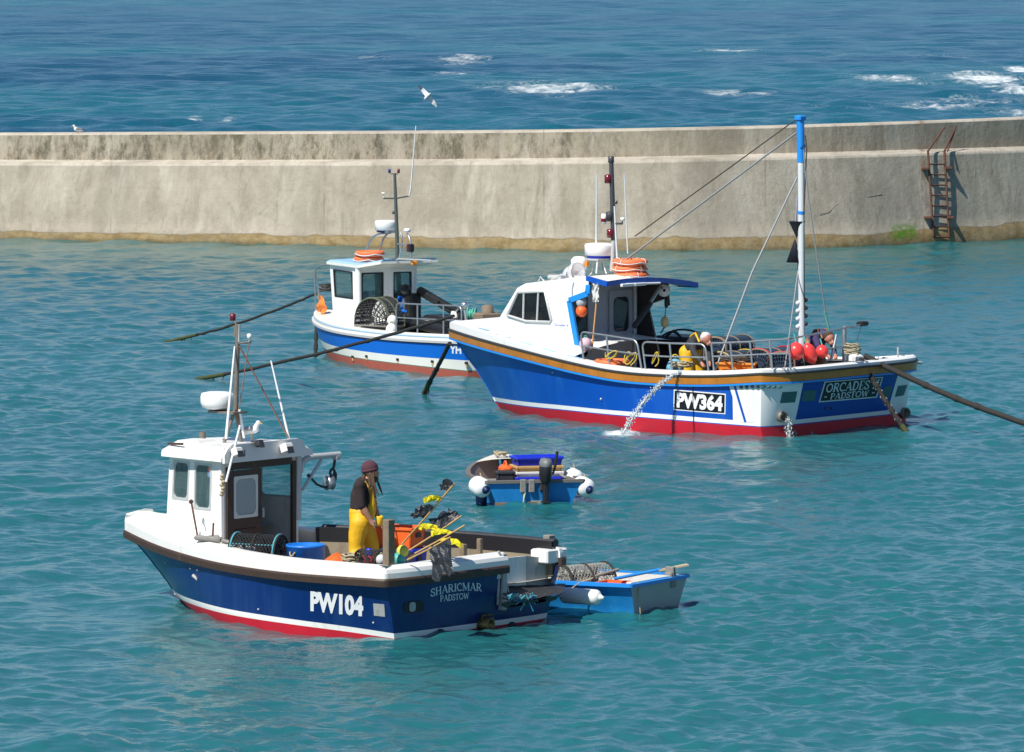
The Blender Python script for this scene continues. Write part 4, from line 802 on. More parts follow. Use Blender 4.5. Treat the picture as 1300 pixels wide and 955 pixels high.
    # searchlight stick on side deck, pole on port side
    mb = MB(); mb.tube([Yp(251, 682, 1.15), Yp(243, 638, 1.0)], .014, 6); mb.ball(Yp(242.5, 637, 1.0), .035, n=8); mb.tube([Yp(270, 682, 1.15), Yp(271, 664, 1.12)], .014, 6); mb.build('deck_stanchion', RUST, root)
    mb = MB(); mb.box(Yp(265, 684, 1.22), (.5, .12, .07), bev=.02); mb.tube([Yp(270, 683, 1.2), Yp(296, 690, 1.2)], .03, 8); mb.build('deck_fitting', GREYWOOD, root)
    # posts
    zc = zst(0) + .17
    for px, y0, y1, wd in ((493.5, 720, 664, .14), (588, 708, 693, .09), (609, 704, 686, .07)):
        q = H.at(.36, .9) if px < 500 else None
        if px < 500: t_ = fr.Y(px, y1, 1.72); b_ = fr.Y(px, y0, 1.72); c = ((t_ + b_) / 2); mb = MB(); mb.box(c, (wd * .8, wd, t_[2] - b_[2] + .1), bev=.01)
        else: t_ = fr.X(px, y1, .12); b_ = fr.X(px, y0, .12); c = (t_ + b_) / 2; mb = MB(); mb.box(c, (wd, wd, t_[2] - b_[2] + .05), bev=.01)
        mb.build('mooring_post', POSTW, root)
    t_ = fr.X(697, 680, .15); mb = MB(); mb.box((t_[0], t_[1], t_[2] - .2), (.12, .14, .42), bev=.01); mb.build('mooring_post', GREYWOOD, root)
    mb = MB(); mb.box(fr.X(697, 705, .1), (.32, .46, .20), bev=.02); mb.build('corner_pad', WHITE, root)
    # stern gate: boards, channel, rubber sheet
    xg = .10; g = lambda px, py, x=xg: fr.X(px, py, x)
    mb = MB(); mb.prism([g(637, 746), g(668, 745), g(668, 706), g(637, 709)], (.04, 0, 0), 0); mb.prism([g(668.4, 745), g(702, 742), g(702, 709), g(668.4, 706)], (.04, 0, 0), 1); mb.build('stern_gate', [WHITE, GREYW], root)
    mb = MB(); a, b = H.att(-.52, .26), H.att(-.52, 1.02); mb.box((a + b) / 2 + np.array([.06, 0, 0]), (.2, .09, .80), bev=.01); mb.tube([g(633, 700, -.1), g(648, 764, -.1)], .018, 6); mb.tube([g(634, 702, -.1), g(632, 768, -.08)], .02, 6); mb.build('gate_channel', GREYW, root)
    mb = MB(); mb.box(fr.X(632, 720, -.08), (.06, .1, .34), bev=.01); mb.build('metal_bracket', STEEL, root)
    mb = MB(); G = []; rr = random.Random(4)
    for j in range(6):
        s_ = j / 5; row = []
        for i in range(11):
            u = i / 10; px = 640 + 78 * u - 3 * s_; py = 744 - 3 * u + s_ * (20 - 9 * u * u) + rr.uniform(-.8, .8); row.append(fr.X(px, py, .12 - .50 * s_ ** .8))
        G.append(row)
    for A, B in zip(G, G[1:]): mb.strip(A, B, 0, True)
    mb.strip([(p[0], p[1], p[2] - .02) for p in G[-1]], [(p[0] + .02, p[1], p[2] - .06 - .04 * math.sin(i * 1.7)) for i, p in enumerate(G[-1])]); mb.build('rubber_sheet', TARP, root)
    mb = MB()
    for i in range(26): a = fr.X(650 + rr.uniform(0, 28), 757 + rr.uniform(-4, 6), -.36); mb.tube([a, (a[0] + rr.uniform(-.03, .03), a[1] + rr.uniform(-.18, .18), a[2] - rr.uniform(.0, .16))], .010, 4, rr.choice([0, 0, 1]))
    mb.build('torn_net', [NETG, mat('blue_twine', (.03, .3, .6), .8)], root)
    # lettering and fittings on the hull
    uv, fs = text_uv('PW104', .05, 0, 1.0); uv = [(u, v) for u, v in uv]
    H.decal([(394.5, 750), (461.5, 756.5), (461.5, 783), (394.5, 776)], uv, fs, 'port', .008).build('registration_number', LETW, root)
    uv, fs, lf = serif_uv('SHARICMAR', .38); H.decal([(546, 748), (611, 741), (611, 751), (546, 758)], uv, fs, 'transom', .008, lift=lf).build('boat_name', LETG, root)
    uv, fs, lf = serif_uv('PADSTOW'); H.decal([(558, 756), (595, 752.3), (595, 760), (558, 764)], uv, fs, 'transom', .008, lift=lf).build('home_port', LETG, root)
    H.patch([(474, 766), (488, 767), (489, 783), (475, 781.5)]).build('vent_plate', GREYW, root)
    uv = [(.5 + .5 * math.cos(2 * math.pi * i / 20) * (1 if 1 else 0), .5 + .5 * math.sin(2 * math.pi * i / 20)) for i in range(20)]
    def oval(q, m, nm, off=.008):
        r_ = rrect(1, 1, .32, 4); H.decal(q, r_, [tuple(range(len(r_)))], 'transom', off).build(nm, m, root)
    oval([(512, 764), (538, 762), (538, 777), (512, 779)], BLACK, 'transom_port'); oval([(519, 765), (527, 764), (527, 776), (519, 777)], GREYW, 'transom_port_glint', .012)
    q = H.pickt(611, 793); mb = MB(); mb.lathe([(.10, .05), (.11, -.02), (.11, -.16), (.085, -.16), (.085, -.02), (.001, -.0)], q, (1, .2, 0), 18); mb.build('exhaust_pipe', BRASS, root)
    mb = MB(); e = lambda px, py: H.pickt(px, py) + np.array([-.05, 0, 0]); mb.tube([e(608, 787), e(609, 781), e(622, 780), e(622, 787)], .012, 5); mb.tube([e(612, 788), e(612, 778)], .012, 5); mb.build('exhaust_guard', BRASS, root)
    for px, py in ((557, 805), (648, 796)): q = H.pickt(px, py); mb = MB(); mb.lathe([(.03, .04), (.075, 0), (.07, -.06), (.04, -.06), (.03, 0)], q, (1, .3, 0), 12); mb.build('drain_fitting', DKGREY, root)
    for px, py, r in ((242, 722, .022), (251, 724, .022), (328, 774, .02), (474, 791, .02)): q = H.pick(px, py); mb = MB(); mb.ball(q, r, n=8); mb.build('skin_fitting', STEEL, root)
    mb = MB(); a = H.pick(246, 731); b = H.pick(250, 737); n_ = np.array([0, .004, 0]); mb.tube([H.at(a[0], a[2], .004), H.at((a[0] + b[0]) / 2 - .03, (a[2] + b[2]) / 2, .004), H.at(b[0], b[2], .004)], [.03, .02, .004], 6); mb.build('paint_chip', GREYW, root)
    return H, root, xa, xf, zt
H1, R1, xa1, xf1, zt1 = boat1()
def on1(px, py, y): return b1.w(b1.Y(px, py, y))
def gear1():
    fr = b1; D = .59
    def stand(px, ptop, y, h, ): q = fr.Y(px, ptop, y); return np.array([q[0], q[1], q[2] - h])
    # supports raising the pot and tub to the height seen over the gunwale
    q = stand(328, 678, 1.15, .36); lobster_pot(b1.w(q), b1.h + .25, 'lobster pot with blue green lacing beside the brown wheelhouse door of the navy boat', .72, .46, .36)
    if q[2] - D > .03: crate('fish_box', b1.w((q[0], q[1], D)), b1.h, 'grey fish box under the pot beside the brown wheelhouse door', 'fish box', (.6, .4, max(.06, q[2] - D - .003)), GREYW)
    q = fr.Y(388, 691, .95); h = q[2] - D; root = thing('tub', 'round blue plastic tub on the deck of the navy boat', 'tub', b1.w((q[0], q[1], D)), b1.h); r = .275
    mb = MB(); mb.lathe([(.001, .02), (r - .03, .02), (r - .018, h), (r, h), (r + .008, h - .03), (r, h - .035), (r - .01, 0), (.001, 0)], n=28); mb.build('body', BLUEPL, root)
    for s_ in (-1, 1): mb = MB(); mb.tube(arc((-.05, s_ * (r + .0), h - .09), (0, s_ * (r + .06), h - .2), (.05, s_ * (r + .0), h - .09), 8), .012, 6); mb.build('handle', ROPEC, root)
    q = fr.Y(425, 711, 1.2); rr = random.Random(2); mb = MB(); G = []
    for i in range(7):
        G.append([(-.28 + i * .09, -.2 + j * .09, .12 * math.exp(-((i - 3) ** 2 + (j - 2) ** 2) / 5) * 1.6 + rr.uniform(-.02, .02) - .12) for j in range(5)])
    for A, B in zip(G, G[1:]): mb.strip(A, B, 0, True)
    o = mb.build('oilskin_jacket', ORANGE); o.location = tuple(b1.w((q[0], q[1], q[2] + .03))); o.rotation_euler = (0, 0, b1.h); tag(o, 'crumpled orange oilskin lying behind the gunwale next to the blue tub', 'jacket')
    o = rope_coil(b1.w(fr.Y(447, 714, 1.25) - np.array([0, 0, .05])), 'pale rope heap at the feet of the man in yellow dungarees', .13, ROPEC, turns=7, seed=5)
    # orange bin on a blue box
    q = fr.Y(507, 668, -.55); s_ = .46; crate('fish_bin', b1.w((q[0], q[1], q[2] - .30)), b1.h + .2, 'orange fish bin stacked on a blue box on the navy boat', 'fish bin', (.62, .42, .30), ORANGE)
    hb_ = q[2] - .303 - D
    crate('fish_box', b1.w((q[0], q[1], D)), b1.h + .2, 'blue fish box below the orange bin on the navy boat', 'fish box', (.66, .44, max(.1, hb_)), CRATEB)
    q = stand(486, 697, 1.05, .42); lobster_pot(b1.w(q), b1.h + 1.2, 'black lobster pot next to the tall wooden post on the navy boat', .7, .5, .42, NETB, ROPE)
    if q[2] > D + .05: crate('fish_box', b1.w((q[0], q[1], D)), b1.h, 'grey fish box under the black pot beside the tall wooden post', 'fish box', (.6, .42, q[2] - D - .01), GREYW)
    buoy(on1(484, 711, 1.55), 'white net buoy leaning on the pot left of the tall wooden post', .075, mat('netted_white_float', (.55, .56, .55), .7, var=.4, scale=40))
    buoy(on1(511, 700, 1.35), 'yellow net buoy on the teal float beside the tall wooden post', .085, YGBUOY); buoy(on1(506, 711, 1.4), 'teal float under the yellow net buoy beside the tall wooden post', .10, TEALB)
    root = thing('fuel_can', 'small red can with blue cap behind the man in yellow dungarees', 'can', b1.w(fr.Y(466, 709, .3) - np.array([0, 0, .2]))); mb = MB(); mb.box((0, 0, .12), (.2, .13, .24), bev=.03); mb.build('body', RED, root); mb = MB(); mb.lathe([(.04, 0), (.045, .02), (.045, .1), (.001, .1)], (0.03, 0, .24), n=10); mb.build('cap', CRATEB, root)
    # marker flags leaning over the quarter
    A = lambda px, py, y=1.3: on1(px, py, y)
    flag_pole(A(510, 691, 1.1), A(577, 614, .9), [(.42, .62, .22, FLAGB, (-.55, .1, .25), 1), (.70, .77, .24, FLAGY, (-.7, -.2, .28), 2), (.84, .99, .20, FLAGB, (-.35, .3, .45), 3)], 'tallest marker flag, black cloth and yellow tape on a bamboo pole leaning astern')
    flag_pole(A(519, 699, 1.2), A(586, 655, .7), [(.58, .98, .26, FLAGB, (-.35, .2, .45), 4), (.55, .63, .30, FLAGY, (-.8, 0, .45), 5)], 'marker flag with raised black cloth and yellow tape, middle of the leaning poles')
    flag_pole(A(517, 708, 1.3), A(590, 667, .8), [(.50, .58, .34, FLAGY, (.55, -.2, .10), 6), (.72, .80, .26, FLAGY, (-.7, 0, .25), 7)], 'marker pole with trailing yellow tape among the black flags')
    flag_pole(A(517, 711, 1.5), A(572, 682, 1.35), [(.52, 1.0, .36, FLAGB, (.1, -.3, -.8), 8)], 'marker flag with black cloth hanging over the gunwale of the navy boat')
    q = fr.Y(320, 555, -.25); gull(b1.w((q[0], q[1], zt1 + .19)), R(150) - math.pi + R(0), 'white gull standing on the wheelhouse roof of the navy boat')
gear1()
# ---------------------------------------------------------------- BOAT 2: royal blue boat, PW 364
b2 = Frame((6.25, 120.57), 140)
def boat2():
    fr = b2; stem = sorted([(fr.Y(*p, 0)[2], fr.Y(*p, 0)[0]) for p in ((632, 516), (622, 496), (609, 475), (594, 454), (580, 437), (571, 417))])
    stem = [(-.35, stem[0][1] - .4)] + stem + [(2.0, stem[-1][1] + .05)]; L_ = stem[-2][1]
    zx = interp([(0, 1.24), (.45, 1.19), (1.55, 1.11), (3.35, 1.09), (4.1, 1.14), (5.2, 1.23), (6.2, 1.32), (7.6, 1.41), (8.75, 1.47), (9.9, 1.53)]); zst = lambda t: zx(t * L_)
    H = Hull(fr, stem, [(-.35, .0), (0, .1), (1.3, -.02)], plan(2.46, .3, 1.75, .02), plan(2.42, .25, 1.86, .05), zst, 1.25, (.12, .22), 7)
    root = thing('fishing_boat', 'royal blue fishing boat with PW364 on its side, varnished strake and tall blue topped mast', 'boat', fr.o, fr.h, 'fishing boats')
    _zr = interp([(0, .20), (.3, .24), (.6, .22), (1, .10)]); zR = lambda t: _zr(t); zL = lambda t: _zr(t) + .018; zW = lambda t: _zr(t) + .10; zS = lambda t: zst(t) - .20
    nP = H.nt; tq = .045
    TLi = list(reversed(H.ts)) + [0.0] * (H.ns - 1) + list(H.ts); SSi = [9] * (H.nt + 1) + H.ss[1:-1] + [9] * (H.nt + 1)
    def alt(k, i, mi):
        if k < 3: return mi
        if i >= H.nt and i < H.nt + H.ns: 
            a = i - H.nt; u = (H.ss[a] + H.ss[a + 1]) / 2; return 1 if abs(u) > .64 else (4 if mi == 2 else mi)
        return 1 if TLi[i] < tq or TLi[i + 1] < tq else mi
    H.skin([lambda t: -.35, zR, zL, zW, lambda t: .75 * zW(t) + .25 * zS(t), lambda t: .5 * (zW(t) + zS(t)), lambda t: .25 * zW(t) + .75 * zS(t), zS, zst], [0, 2, 1, 2, 2, 2, 2, 2], [RED, WHITE2, ROYAL, WHITE, mat('shaded_royal_blue_transom', (.004, .05, .36), .3, var=.08, scale=2)], root, alt=alt)  # last material: darker copy of the royal blue, transom shade mixed into its colour
    bw_ = lambda t: .09 * min(1, max(0, (t - .55) / .3))
    H.sweep([(0, -.215), (.05, -.21), (.05, -.175), (0, -.17)], zst).build('blue_rub_rail', SKYB, root)
    H.sweep([(.0, -.17), (.045, -.168), (.06, -.03), (.0, -.025)], zst).build('rubbing_strake', VARN, root)
    H.sweep([(.0, -.025), (.078, -.024), (.078, .008), (.0, .01)], zst).build('grey_rub_line', DKGREY, root)
    H.sweep([(.03, .01), (.035, lambda t: .06 + bw_(t)), (.0, lambda t: .085 + bw_(t)), (lambda t: -.16 * (1 - .8 * min(1, max(0, (t - .6) / .35))), lambda t: .085 + bw_(t)), (lambda t: -.18 * (1 - .8 * min(1, max(0, (t - .6) / .35))), .05), (lambda t: -.12 * (1 - .8 * min(1, max(0, (t - .6) / .35))), .01)], zst).build('gunwale', WHITE2, root)
    D = .45; mb = H.lining(zst, D - .02, -.12, .62); H.deck(D, -.1, 0, .6, mb=mb, mi=1); mb.build('deck', [mat('dark_navy_bulwark', (.012, .014, .024), .6, var=.3, scale=4), DECKG], root)
    mb = H.deck(0, -.04, .50, 1.0, .24, zf=lambda t: zst(t) + bw_(t)); mb.v = [(p[0], p[1], p[2] + .06) for p in mb.v]; mb.build('foredeck', WHITE2, root)
    for px, py in ((609, 421), (634, 429), (663, 437), (691, 445), (722, 453)):
        p = H.pick(px, py + 5); x = p[0]; mb = MB(); pt = []
        for i in range(5): xx = x + .22 - .11 * i; t = H.t_of(xx, zx(xx)); pt.append((Vector((xx, H.hb(t, zx(xx)) - .02, zx(xx) + .092 + bw_(t))), Vector((xx - .08, H.hb(t, zx(xx)) - .10, zx(xx) + .10 + bw_(t)))))
        mb.strip([p_[0] for p_ in pt], [p_[1] for p_ in pt]); mb.build('blue_deck_marking', PALEB, root)
    # deck house: side outline traced in the plane of its port wall
    hy = 1.25; S_ = lambda px, py, y=hy: V(fr.Y(px, py, y))
    out = [S_(629, 412), S_(650, 377), S_(657, 365.5), S_(667, 360), S_(700, 356), S_(748, 350), S_(748, 370), S_(723, 380), S_(737, 458), S_(690, 470), S_(640, 450)]
    mb = MB(); n = len(out); inn = [Vector((p.x, -hy, p.z)) for p in out]; crown = lambda y: .10 * (1 - (y / hy) ** 2)
    # port wall with a real window opening: ring between outline and opening
    wo = [S_(644.5, 400.5), S_(658, 371.5), S_(692, 370), S_(700.5, 406), S_(699, 409), S_(668, 408)]
    def wallring(sg):
        f = lambda p, y: (p.x, y, p.z)
        A = [Vector(f(p, sg * hy)) for p in out]; B = [Vector(f(p, sg * hy)) for p in wo]
        bm = bmesh.new(); va = [bm.verts.new(p) for p in A]; vb = [bm.verts.new(p) for p in B]
        es = [bm.edges.new((va[i], va[(i + 1) % len(va)])) for i in range(len(va))] + [bm.edges.new((vb[i], vb[(i + 1) % len(vb)])) for i in range(len(vb))]
        bmesh.ops.triangle_fill(bm, edges=es, use_beauty=True, use_dissolve=False); bm.verts.index_update()
        mb.add([v.co for v in bm.verts], [[v.index for v in f_.verts] for f_ in bm.faces], 0); 
        mb.add([v.co - Vector((0, sg * .05, 0)) for v in bm.verts], [[v.index for v in f_.verts] for f_ in bm.faces], 1); bm.free()
        mb.strip(B, [p - Vector((0, sg * .05, 0)) for p in B], 0, closed=True)
    wallring(1); wallring(-1)
    roofL = out[1:6]; m = 8
    rows = [[Vector((p.x, hy - 2 * hy * j / m, p.z + crown(hy - 2 * hy * j / m))) for j in range(m + 1)] for p in [out[0]] + roofL]
    for A, B in zip(rows, rows[1:]): mb.strip(A, B, 0, True)
    xb = fr.X(803, 400, 5.9)[0]
    zt = out[5].z - .01; zc0 = fr.Y(884, 361, -1.52)[2]; dz_ = (zt - zc0) * .92
    tilt = lambda p: (p[0], p[1], p[2] - dz_ * (hy - p[1]) / (2 * hy) * min(1, max(0, (p[2] - 1.7) / .7)))
    mb.v = [tilt(p) for p in mb.v]; house = mb.build('wheelhouse', [WHITE2, INTER], root)
    # window frame, mullions, pane
    mb = MB(); W_ = wo + [wo[0]]; mb.tube([p + Vector((0, .012, 0)) for p in W_], .030, 6)
    for a, b in (((665.5, 370.5), (664.5, 407.5)), ((684, 370), (682, 408.5))): mb.tube([S_(*a) + Vector((0, .01, 0)), S_(*b) + Vector((0, .01, 0))], .022, 6)
    mb.add([p - Vector((0, .02, 0)) for p in wo], [tuple(range(len(wo)))], 1); mb.build('window', [ALU, GLASSD], house)
    mb = MB(); mb.add([tilt((p.x, -hy + .02, p.z)) for p in wo], [tuple(range(len(wo)))], 0); mb.build('window', GLASS, house)
    fw = [rows[0][i].lerp(rows[1][i], .45) for i in (1, 3, 5, 7)]; fu = [rows[0][i].lerp(rows[1][i], .9) for i in (1, 3, 5, 7)]; nn = Vector((.05, 0, .05))
    for k in range(3): 
        a, b, c, d = fw[k] + nn * .3, fw[k + 1] + nn * .3, fu[k + 1] + nn * .3, fu[k] + nn * .3; mb = MB(); e = (b - a) * .06; mb.prism([a + e, b - e, c - e, d + e], nn * .4); mb.build('window', GLASSD, house)
    # things inside the wheelhouse
    mb = MB(); mb.box(S_(674, 402, .7), (.5, .35, .18), bev=.02, mi=1); mb.box(S_(655, 402, .6), (.25, .3, .3), bev=.05, mi=2); mb.box(S_(690, 402, .4), (.6, .5, .35), mi=0, bev=.04); mb.build('wheelhouse_gear', [INTER, SKIN, POSTW], house)
    # bulkhead with door
    zt = S_(748, 352).z; xk = xb
    mb = MB(); zc0 = fr.Y(884, 361, -1.52)[2]; bp = mb.panel([(xk, hy - .06, D), (xk, -hy + .06, D), (xk, -hy + .06, zc0 + .06), (xk, hy - .06, zt)], [(.08, .30, .36, .93)], .05, 0, 1); mb.build('bulkhead', [BULK, INTER], house)
    window(house, bp, (.08, .30, .36, .93), BULK, GLASSD, .02, .1)
    z0, z1 = fr.X(790, 455, xk)[2], fr.X(790, 368, xk)[2]; yl, yr = fr.X(772, 410, xk)[1], fr.X(801, 410, xk)[1]; e = -.012
    mb = MB(); dp = mb.panel([(xk + e - .03, yl, D + .1), (xk + e - .03, yr, D + .1), (xk + e - .03, yr, z1), (xk + e - .03, yl, z1)], [(.12, .55, .88, .94)], .03); dr = mb.build('door', BULK, house); window(dr, dp, (.12, .55, .88, .94), BULK, GLASSD, .02, .12)
    mb = MB(); 
    for k, (px, py, w_) in enumerate(((787, 417.5, .42), (787, 421, .46), (786, 424.5, .40))): q = fr.X(px, py, xk + e - .032); mb.box(q, (.004, w_ * .6, .022), mi=0)
    mb.build('door_notice', [mat('faded_red_print', (.30, .14, .15), .6), CRATEW], dr)
    mb = MB(); mb.tube([(xk - .05, fr.X(803.5, 400, xk)[1], D), (xk - .05, fr.X(803.5, 400, xk)[1], zt)], .045, 8); mb.build('bulkhead_post', ALU, house)
    # blue edge trim of the side wing
    mb = MB(); T = [S_(748.5, 362), S_(747.5, 372.5), S_(724, 381.5), S_(737, 455)]
    for a, b in zip(T, T[1:]):
        d = (b - a).normalized(); s_ = Vector((0, 1, 0)).cross(d) * .055; mb.prism([a + s_ + Vector((0, .004, 0)), b + s_ + Vector((0, .004, 0)), b - s_ + Vector((0, .004, 0)), a - s_ + Vector((0, .004, 0))], (0, .05, 0))
    mb.build('blue_trim', SKYB, house)
    # canopy over the working deck
    x0 = S_(748, 355).x; ps = fr.Y(884, 361, -1.52); xe = ps[0]; zc = ps[2]; zp_ = fr.Y(763, 359, 1.32)[2]; mb = MB(); m = 10; up_, dn_ = [], []
    for i in range(5):
        x = x0 + .02 + (xe - x0 - .02) * i / 4; z = zt + .02 + (zc - zt - .02) * i / 4
        up_.append([Vector((x, 1.30 - 2.82 * j / m, z * 0 + (zt + .0 + (zp_ - zt) * i / 4) * (1 - j / m) + zc * j / m + .09 * (1 - (2 * j / m - 1) ** 2) + .02)) for j in range(m + 1)]); dn_.append([p - Vector((0, 0, .07)) for p in up_[-1]])
    for A, B in zip(up_, up_[1:]): mb.strip(A, B, 0, True)
    for A, B in zip(dn_, dn_[1:]): mb.strip(A, B, 1, True)
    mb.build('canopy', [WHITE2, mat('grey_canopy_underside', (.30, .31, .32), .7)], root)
    mb = MB(); E_ = [r_[0] for r_ in up_] + up_[-1][1:] + [r_[-1] for r_ in reversed(up_[:-1])]
    cen = Vector(((x0 + xe) / 2, 0, 0)); O_ = []
    for p in E_: d = Vector((p.x - cen.x, p.y, 0)); O_.append(p + Vector((-.03 if abs(p.x - xe) < .02 else 0, .03 * (1 if p.y > 1.2 else -1 if p.y < -1.2 else 0), .012)))
    I_ = [p + Vector((0, 0, -.10)) for p in O_]; mb.strip(O_, I_); mb.strip([p for p in O_], [p + (Vector((cen.x, 0, p.z)) - p).normalized() * .05 for p in O_]); mb.strip(I_, [p + (Vector((cen.x, 0, p.z)) - p).normalized() * .05 for p in I_]); mb.build('canopy_edge', ROYAL, root)
    q = lambda px, py, x=xe: fr.X(px, py, x - .05)
    mb = MB(); mb.tube([q(795, 361), q(838, 359.5)], .022, 6); mb.build('deck_lamp_bar', WHITE2, root)
    for px, py in ((796, 362), (812, 361)): mb = MB(); mb.box(q(px, py), (.06, .36, .06), bev=.01); mb.build('deck_lamp', WHITE2, root)
    # roof gear
    Yp = lambda px, py, y=0.0: fr.Y(px, py, y)
    mb = MB(); a, b = Yp(777, 335), Yp(777, 205); a[2] = zt + .05; b2_ = Yp(775.5, 201); mb.tube([a, Yp(779, 300)], .05, 8, 1); mb.tube([Yp(779, 305), Yp(776, 205)], [.055, .045], 8); mb.lathe([(.05, -.06), (.06, -.05), (.06, .06), (.04, .07), (.001, .07)], Yp(775.8, 203), n=12)
    for px, py in ((783, 255), (764, 277), (790, 281)): mb.tube([Yp(777.5, py + 3), Yp(px, py + 3), Yp(px, py)], .02, 6)
    mast = mb.build('mast', [mat('black_mast_tube', (.05, .052, .058), .4, var=.3), ALU], root)
    mb = MB(); mb.tube([Yp(784, 336), Yp(780, 262)], .022, 6); mb.tube([Yp(757, 312), Yp(757.5, 222)], [.022, .012], 6); mb.tube([Yp(797, 322), Yp(792.5, 221)], [.016, .010], 6); mb.build('whip_aerial', mat('pale_aerial', (.62, .65, .66), .4), mast)
    for px, py, m_ in ((772, 227, LAMPR), (775, 296, LAMPR), (774, 274, DKGREY)): mb = MB(); mb.lathe([(.001, -.09), (.07, -.09), (.075, .07), (.001, .09)], Yp(px, py, .05), n=12); mb.build('mast_lamp', m_, mast)
    mb = MB(); mb.lathe([(.001, -.1), (.05, -.1), (.05, .1), (.001, .1)], Yp(766.5, 278), n=10, mi=0); mb.lathe([(.051, -.06), (.056, -.055), (.056, .0), (.051, .01)], Yp(766.5, 278), n=10, mi=1); mb.lathe([(.001, .0), (.04, .0), (.05, .05), (.001, .06)], Yp(790.5, 280), n=10); mb.build('satellite_aerial', [WHITE2, LAMPR], mast)
    rd = Yp(761, 316.5, .05); radome(mast, rd, .30, .24, WHITE2, CRATEB, drum=True)
    mb = MB(); mb.box((rd[0], rd[1], rd[2] - .19), (.5, .7, .03))
    for sx, sy in ((-.2, -.3), (-.2, .3), (.2, -.3), (.2, .3)): mb.tube([(rd[0] + sx, rd[1] + sy, rd[2] - .19), (rd[0] + sx * 1.2, rd[1] + sy * 1.3, zt + .02)], .022, 6)
    mb.tube([Yp(700, 355, .9), Yp(712, 349, .9), Yp(740, 352, .9)], .02, 6); mb.tube([Yp(710, 355, .9), Yp(733, 330, .6)], .03, 6); mb.tube([Yp(684, 357, .9), Yp(686, 351.5, .9), Yp(691, 357, .9)], .015, 6); mb.tube([Yp(697, 352, .2), Yp(725, 352, .2)], .05, 8); mb.build('roof_frame', ALU, root)
    mb = MB(); mb.tube(arc(Yp(752, 326, .1), Yp(754, 342, .2), Yp(748, 352, .4)), .016, 5); mb.tube(arc(Yp(765, 330, .1), Yp(768, 345, .2), Yp(772, 352, .4)), .012, 5); mb.tube(arc(Yp(728, 358, 1.27), Yp(724, 368, 1.28), Yp(726, 380, 1.29)), .012, 5); mb.build('cable', WHITE2, root)
    for px, py, r in ((724, 349, .17), (731, 346, .20)):
        mb = MB(); mb.lathe([(.001, -.9 * r), (.6 * r, -.75 * r), (r, -.1 * r), (r, .3 * r), (.92 * r, .36 * r), (.85 * r, .2 * r), (.001, .15 * r)], Yp(px, py, .8), (-.9, .15, .1), 18); mb.build('searchlight', mat('chromed_lamp_shell', (.75, .75, .74), .25, metal=.4), root)
    mb = MB(); mb.lathe([(.13, -.12), (.16, -.1), (.16, .08), (.1, .14), (.001, .15)], Yp(735, 335, .5), n=14); mb.box(Yp(745, 335, .5), (.06, .07, .10), mi=1); mb.build('horn', [WHITE2, LAMPO], root)
    # after mast with day shapes on it, stays
    mx = Yp(1018, 425)[0]; M = lambda px, py, y=0.0: fr.Y(px, py, y)
    mb = MB(); a = M(1018.5, 425); a[2] = D; mb.tube([a, M(1017, 206)], .065, 10, 1); mb.tube([M(1017, 206), M(1016, 148)], .075, 10, 0); mb.box(M(1016, 150), (.16, .2, .10), bev=.02); mb.box(M(1019, 186), (.05, .16, .08), bev=.02); mb.tube([M(1017.5, 268), M(1017.2, 272)], .07, 10, 0)
    for py in (395, 405, 415, 385): mb.ball(M(1013, py, .06), .05, n=8, mi=1); mb.ball(M(1023, py - 4, -.06), .045, n=8, mi=2)
    am = mb.build('aft_mast', [SKYB, mat('pale_grey_mast_paint', (.62, .65, .66), .4, var=.12, stain=(.3, .3, .29), stain_amt=.3), DKGREY], root)
    mb = MB(); mb.tube([M(1012, 168), M(793, 331)], .020, 6, 0); mb.tube([M(1013, 150), M(900, 232), M(806, 300)], .013, 5, 1); mb.tube([M(1012, 225), fr.Y(955, 345, 1.1), fr.Y(908, 470, 2.3)], .019, 6, 0); mb.tube([M(1014, 170), M(1013, 345), fr.Y(996, 470, 2.2)], .013, 6, 0)
    mb.tube([M(1019, 180), M(1026, 250), fr.Y(1048, 398, -.6)], .014, 6, 0); mb.tube([fr.Y(1047, 395, -.6), fr.Y(1053, 422, -.7)], .022, 6, 2); mb.tube([M(1022, 172), M(1024, 188), M(1020, 280), M(1021, 400)], .015, 5, 1); mb.tube([M(1012, 250), M(1010, 284)], .018, 5, 3); mb.build('rigging', [mat('grey_wire_stay', (.27, .28, .28), .5), ROPEB, ROPEG, mat('mauve_cord', (.35, .32, .42), .7)], am)
    mb = MB(); c1, c2, c3 = M(1012, 281), M(1010.5, 303), M(1009, 333); d = .165; mb.lathe([(d, 0), (.004, -(c1[2] - c2[2]))], c1, n=16); mb.lathe([(.001, 0), (d, 0)], c1 + np.array([0, 0, .001]), n=16); mb.lathe([(.004, (c2[2] - c3[2])), (d, 0), (.001, 0)], c3, n=16); mb.build('day_shape_cones', FLAGB, am)
    # rails along the port gunwale
    def gun(px, py):                                       # gunwale point under a pixel on the port side
        p = H.pick(px, py); z = zx(max(0, p[0])) + .085; return np.array([p[0], H.hb(max(0, H.t_of(p[0], zx(p[0]))), zx(p[0])) - .08, z])
    def port_rail(tops, feet, **k):
        T, B = [], []
        for (a, b), (c, d_) in zip(tops, feet): f_ = gun(c, d_); B.append(f_); T.append(fr.Y(a, b, f_[1]))
        rail(root, T, B, **k)
    port_rail([(737, 421), (770, 426), (808.5, 432)], [(737, 458), (770, 466), (811, 470)]); port_rail([(815, 434), (850, 436), (895, 437)], [(816, 470), (850, 472), (896, 472)])
    port_rail([(903, 436), (927, 435), (952, 434), (977, 432), (1001, 430.5)], [(903, 473), (927, 473), (952, 472), (977, 471), (1000, 469)], mids=(.52,), bend=False)
    X = lambda px, py, x=.05: fr.X(px, py, x)
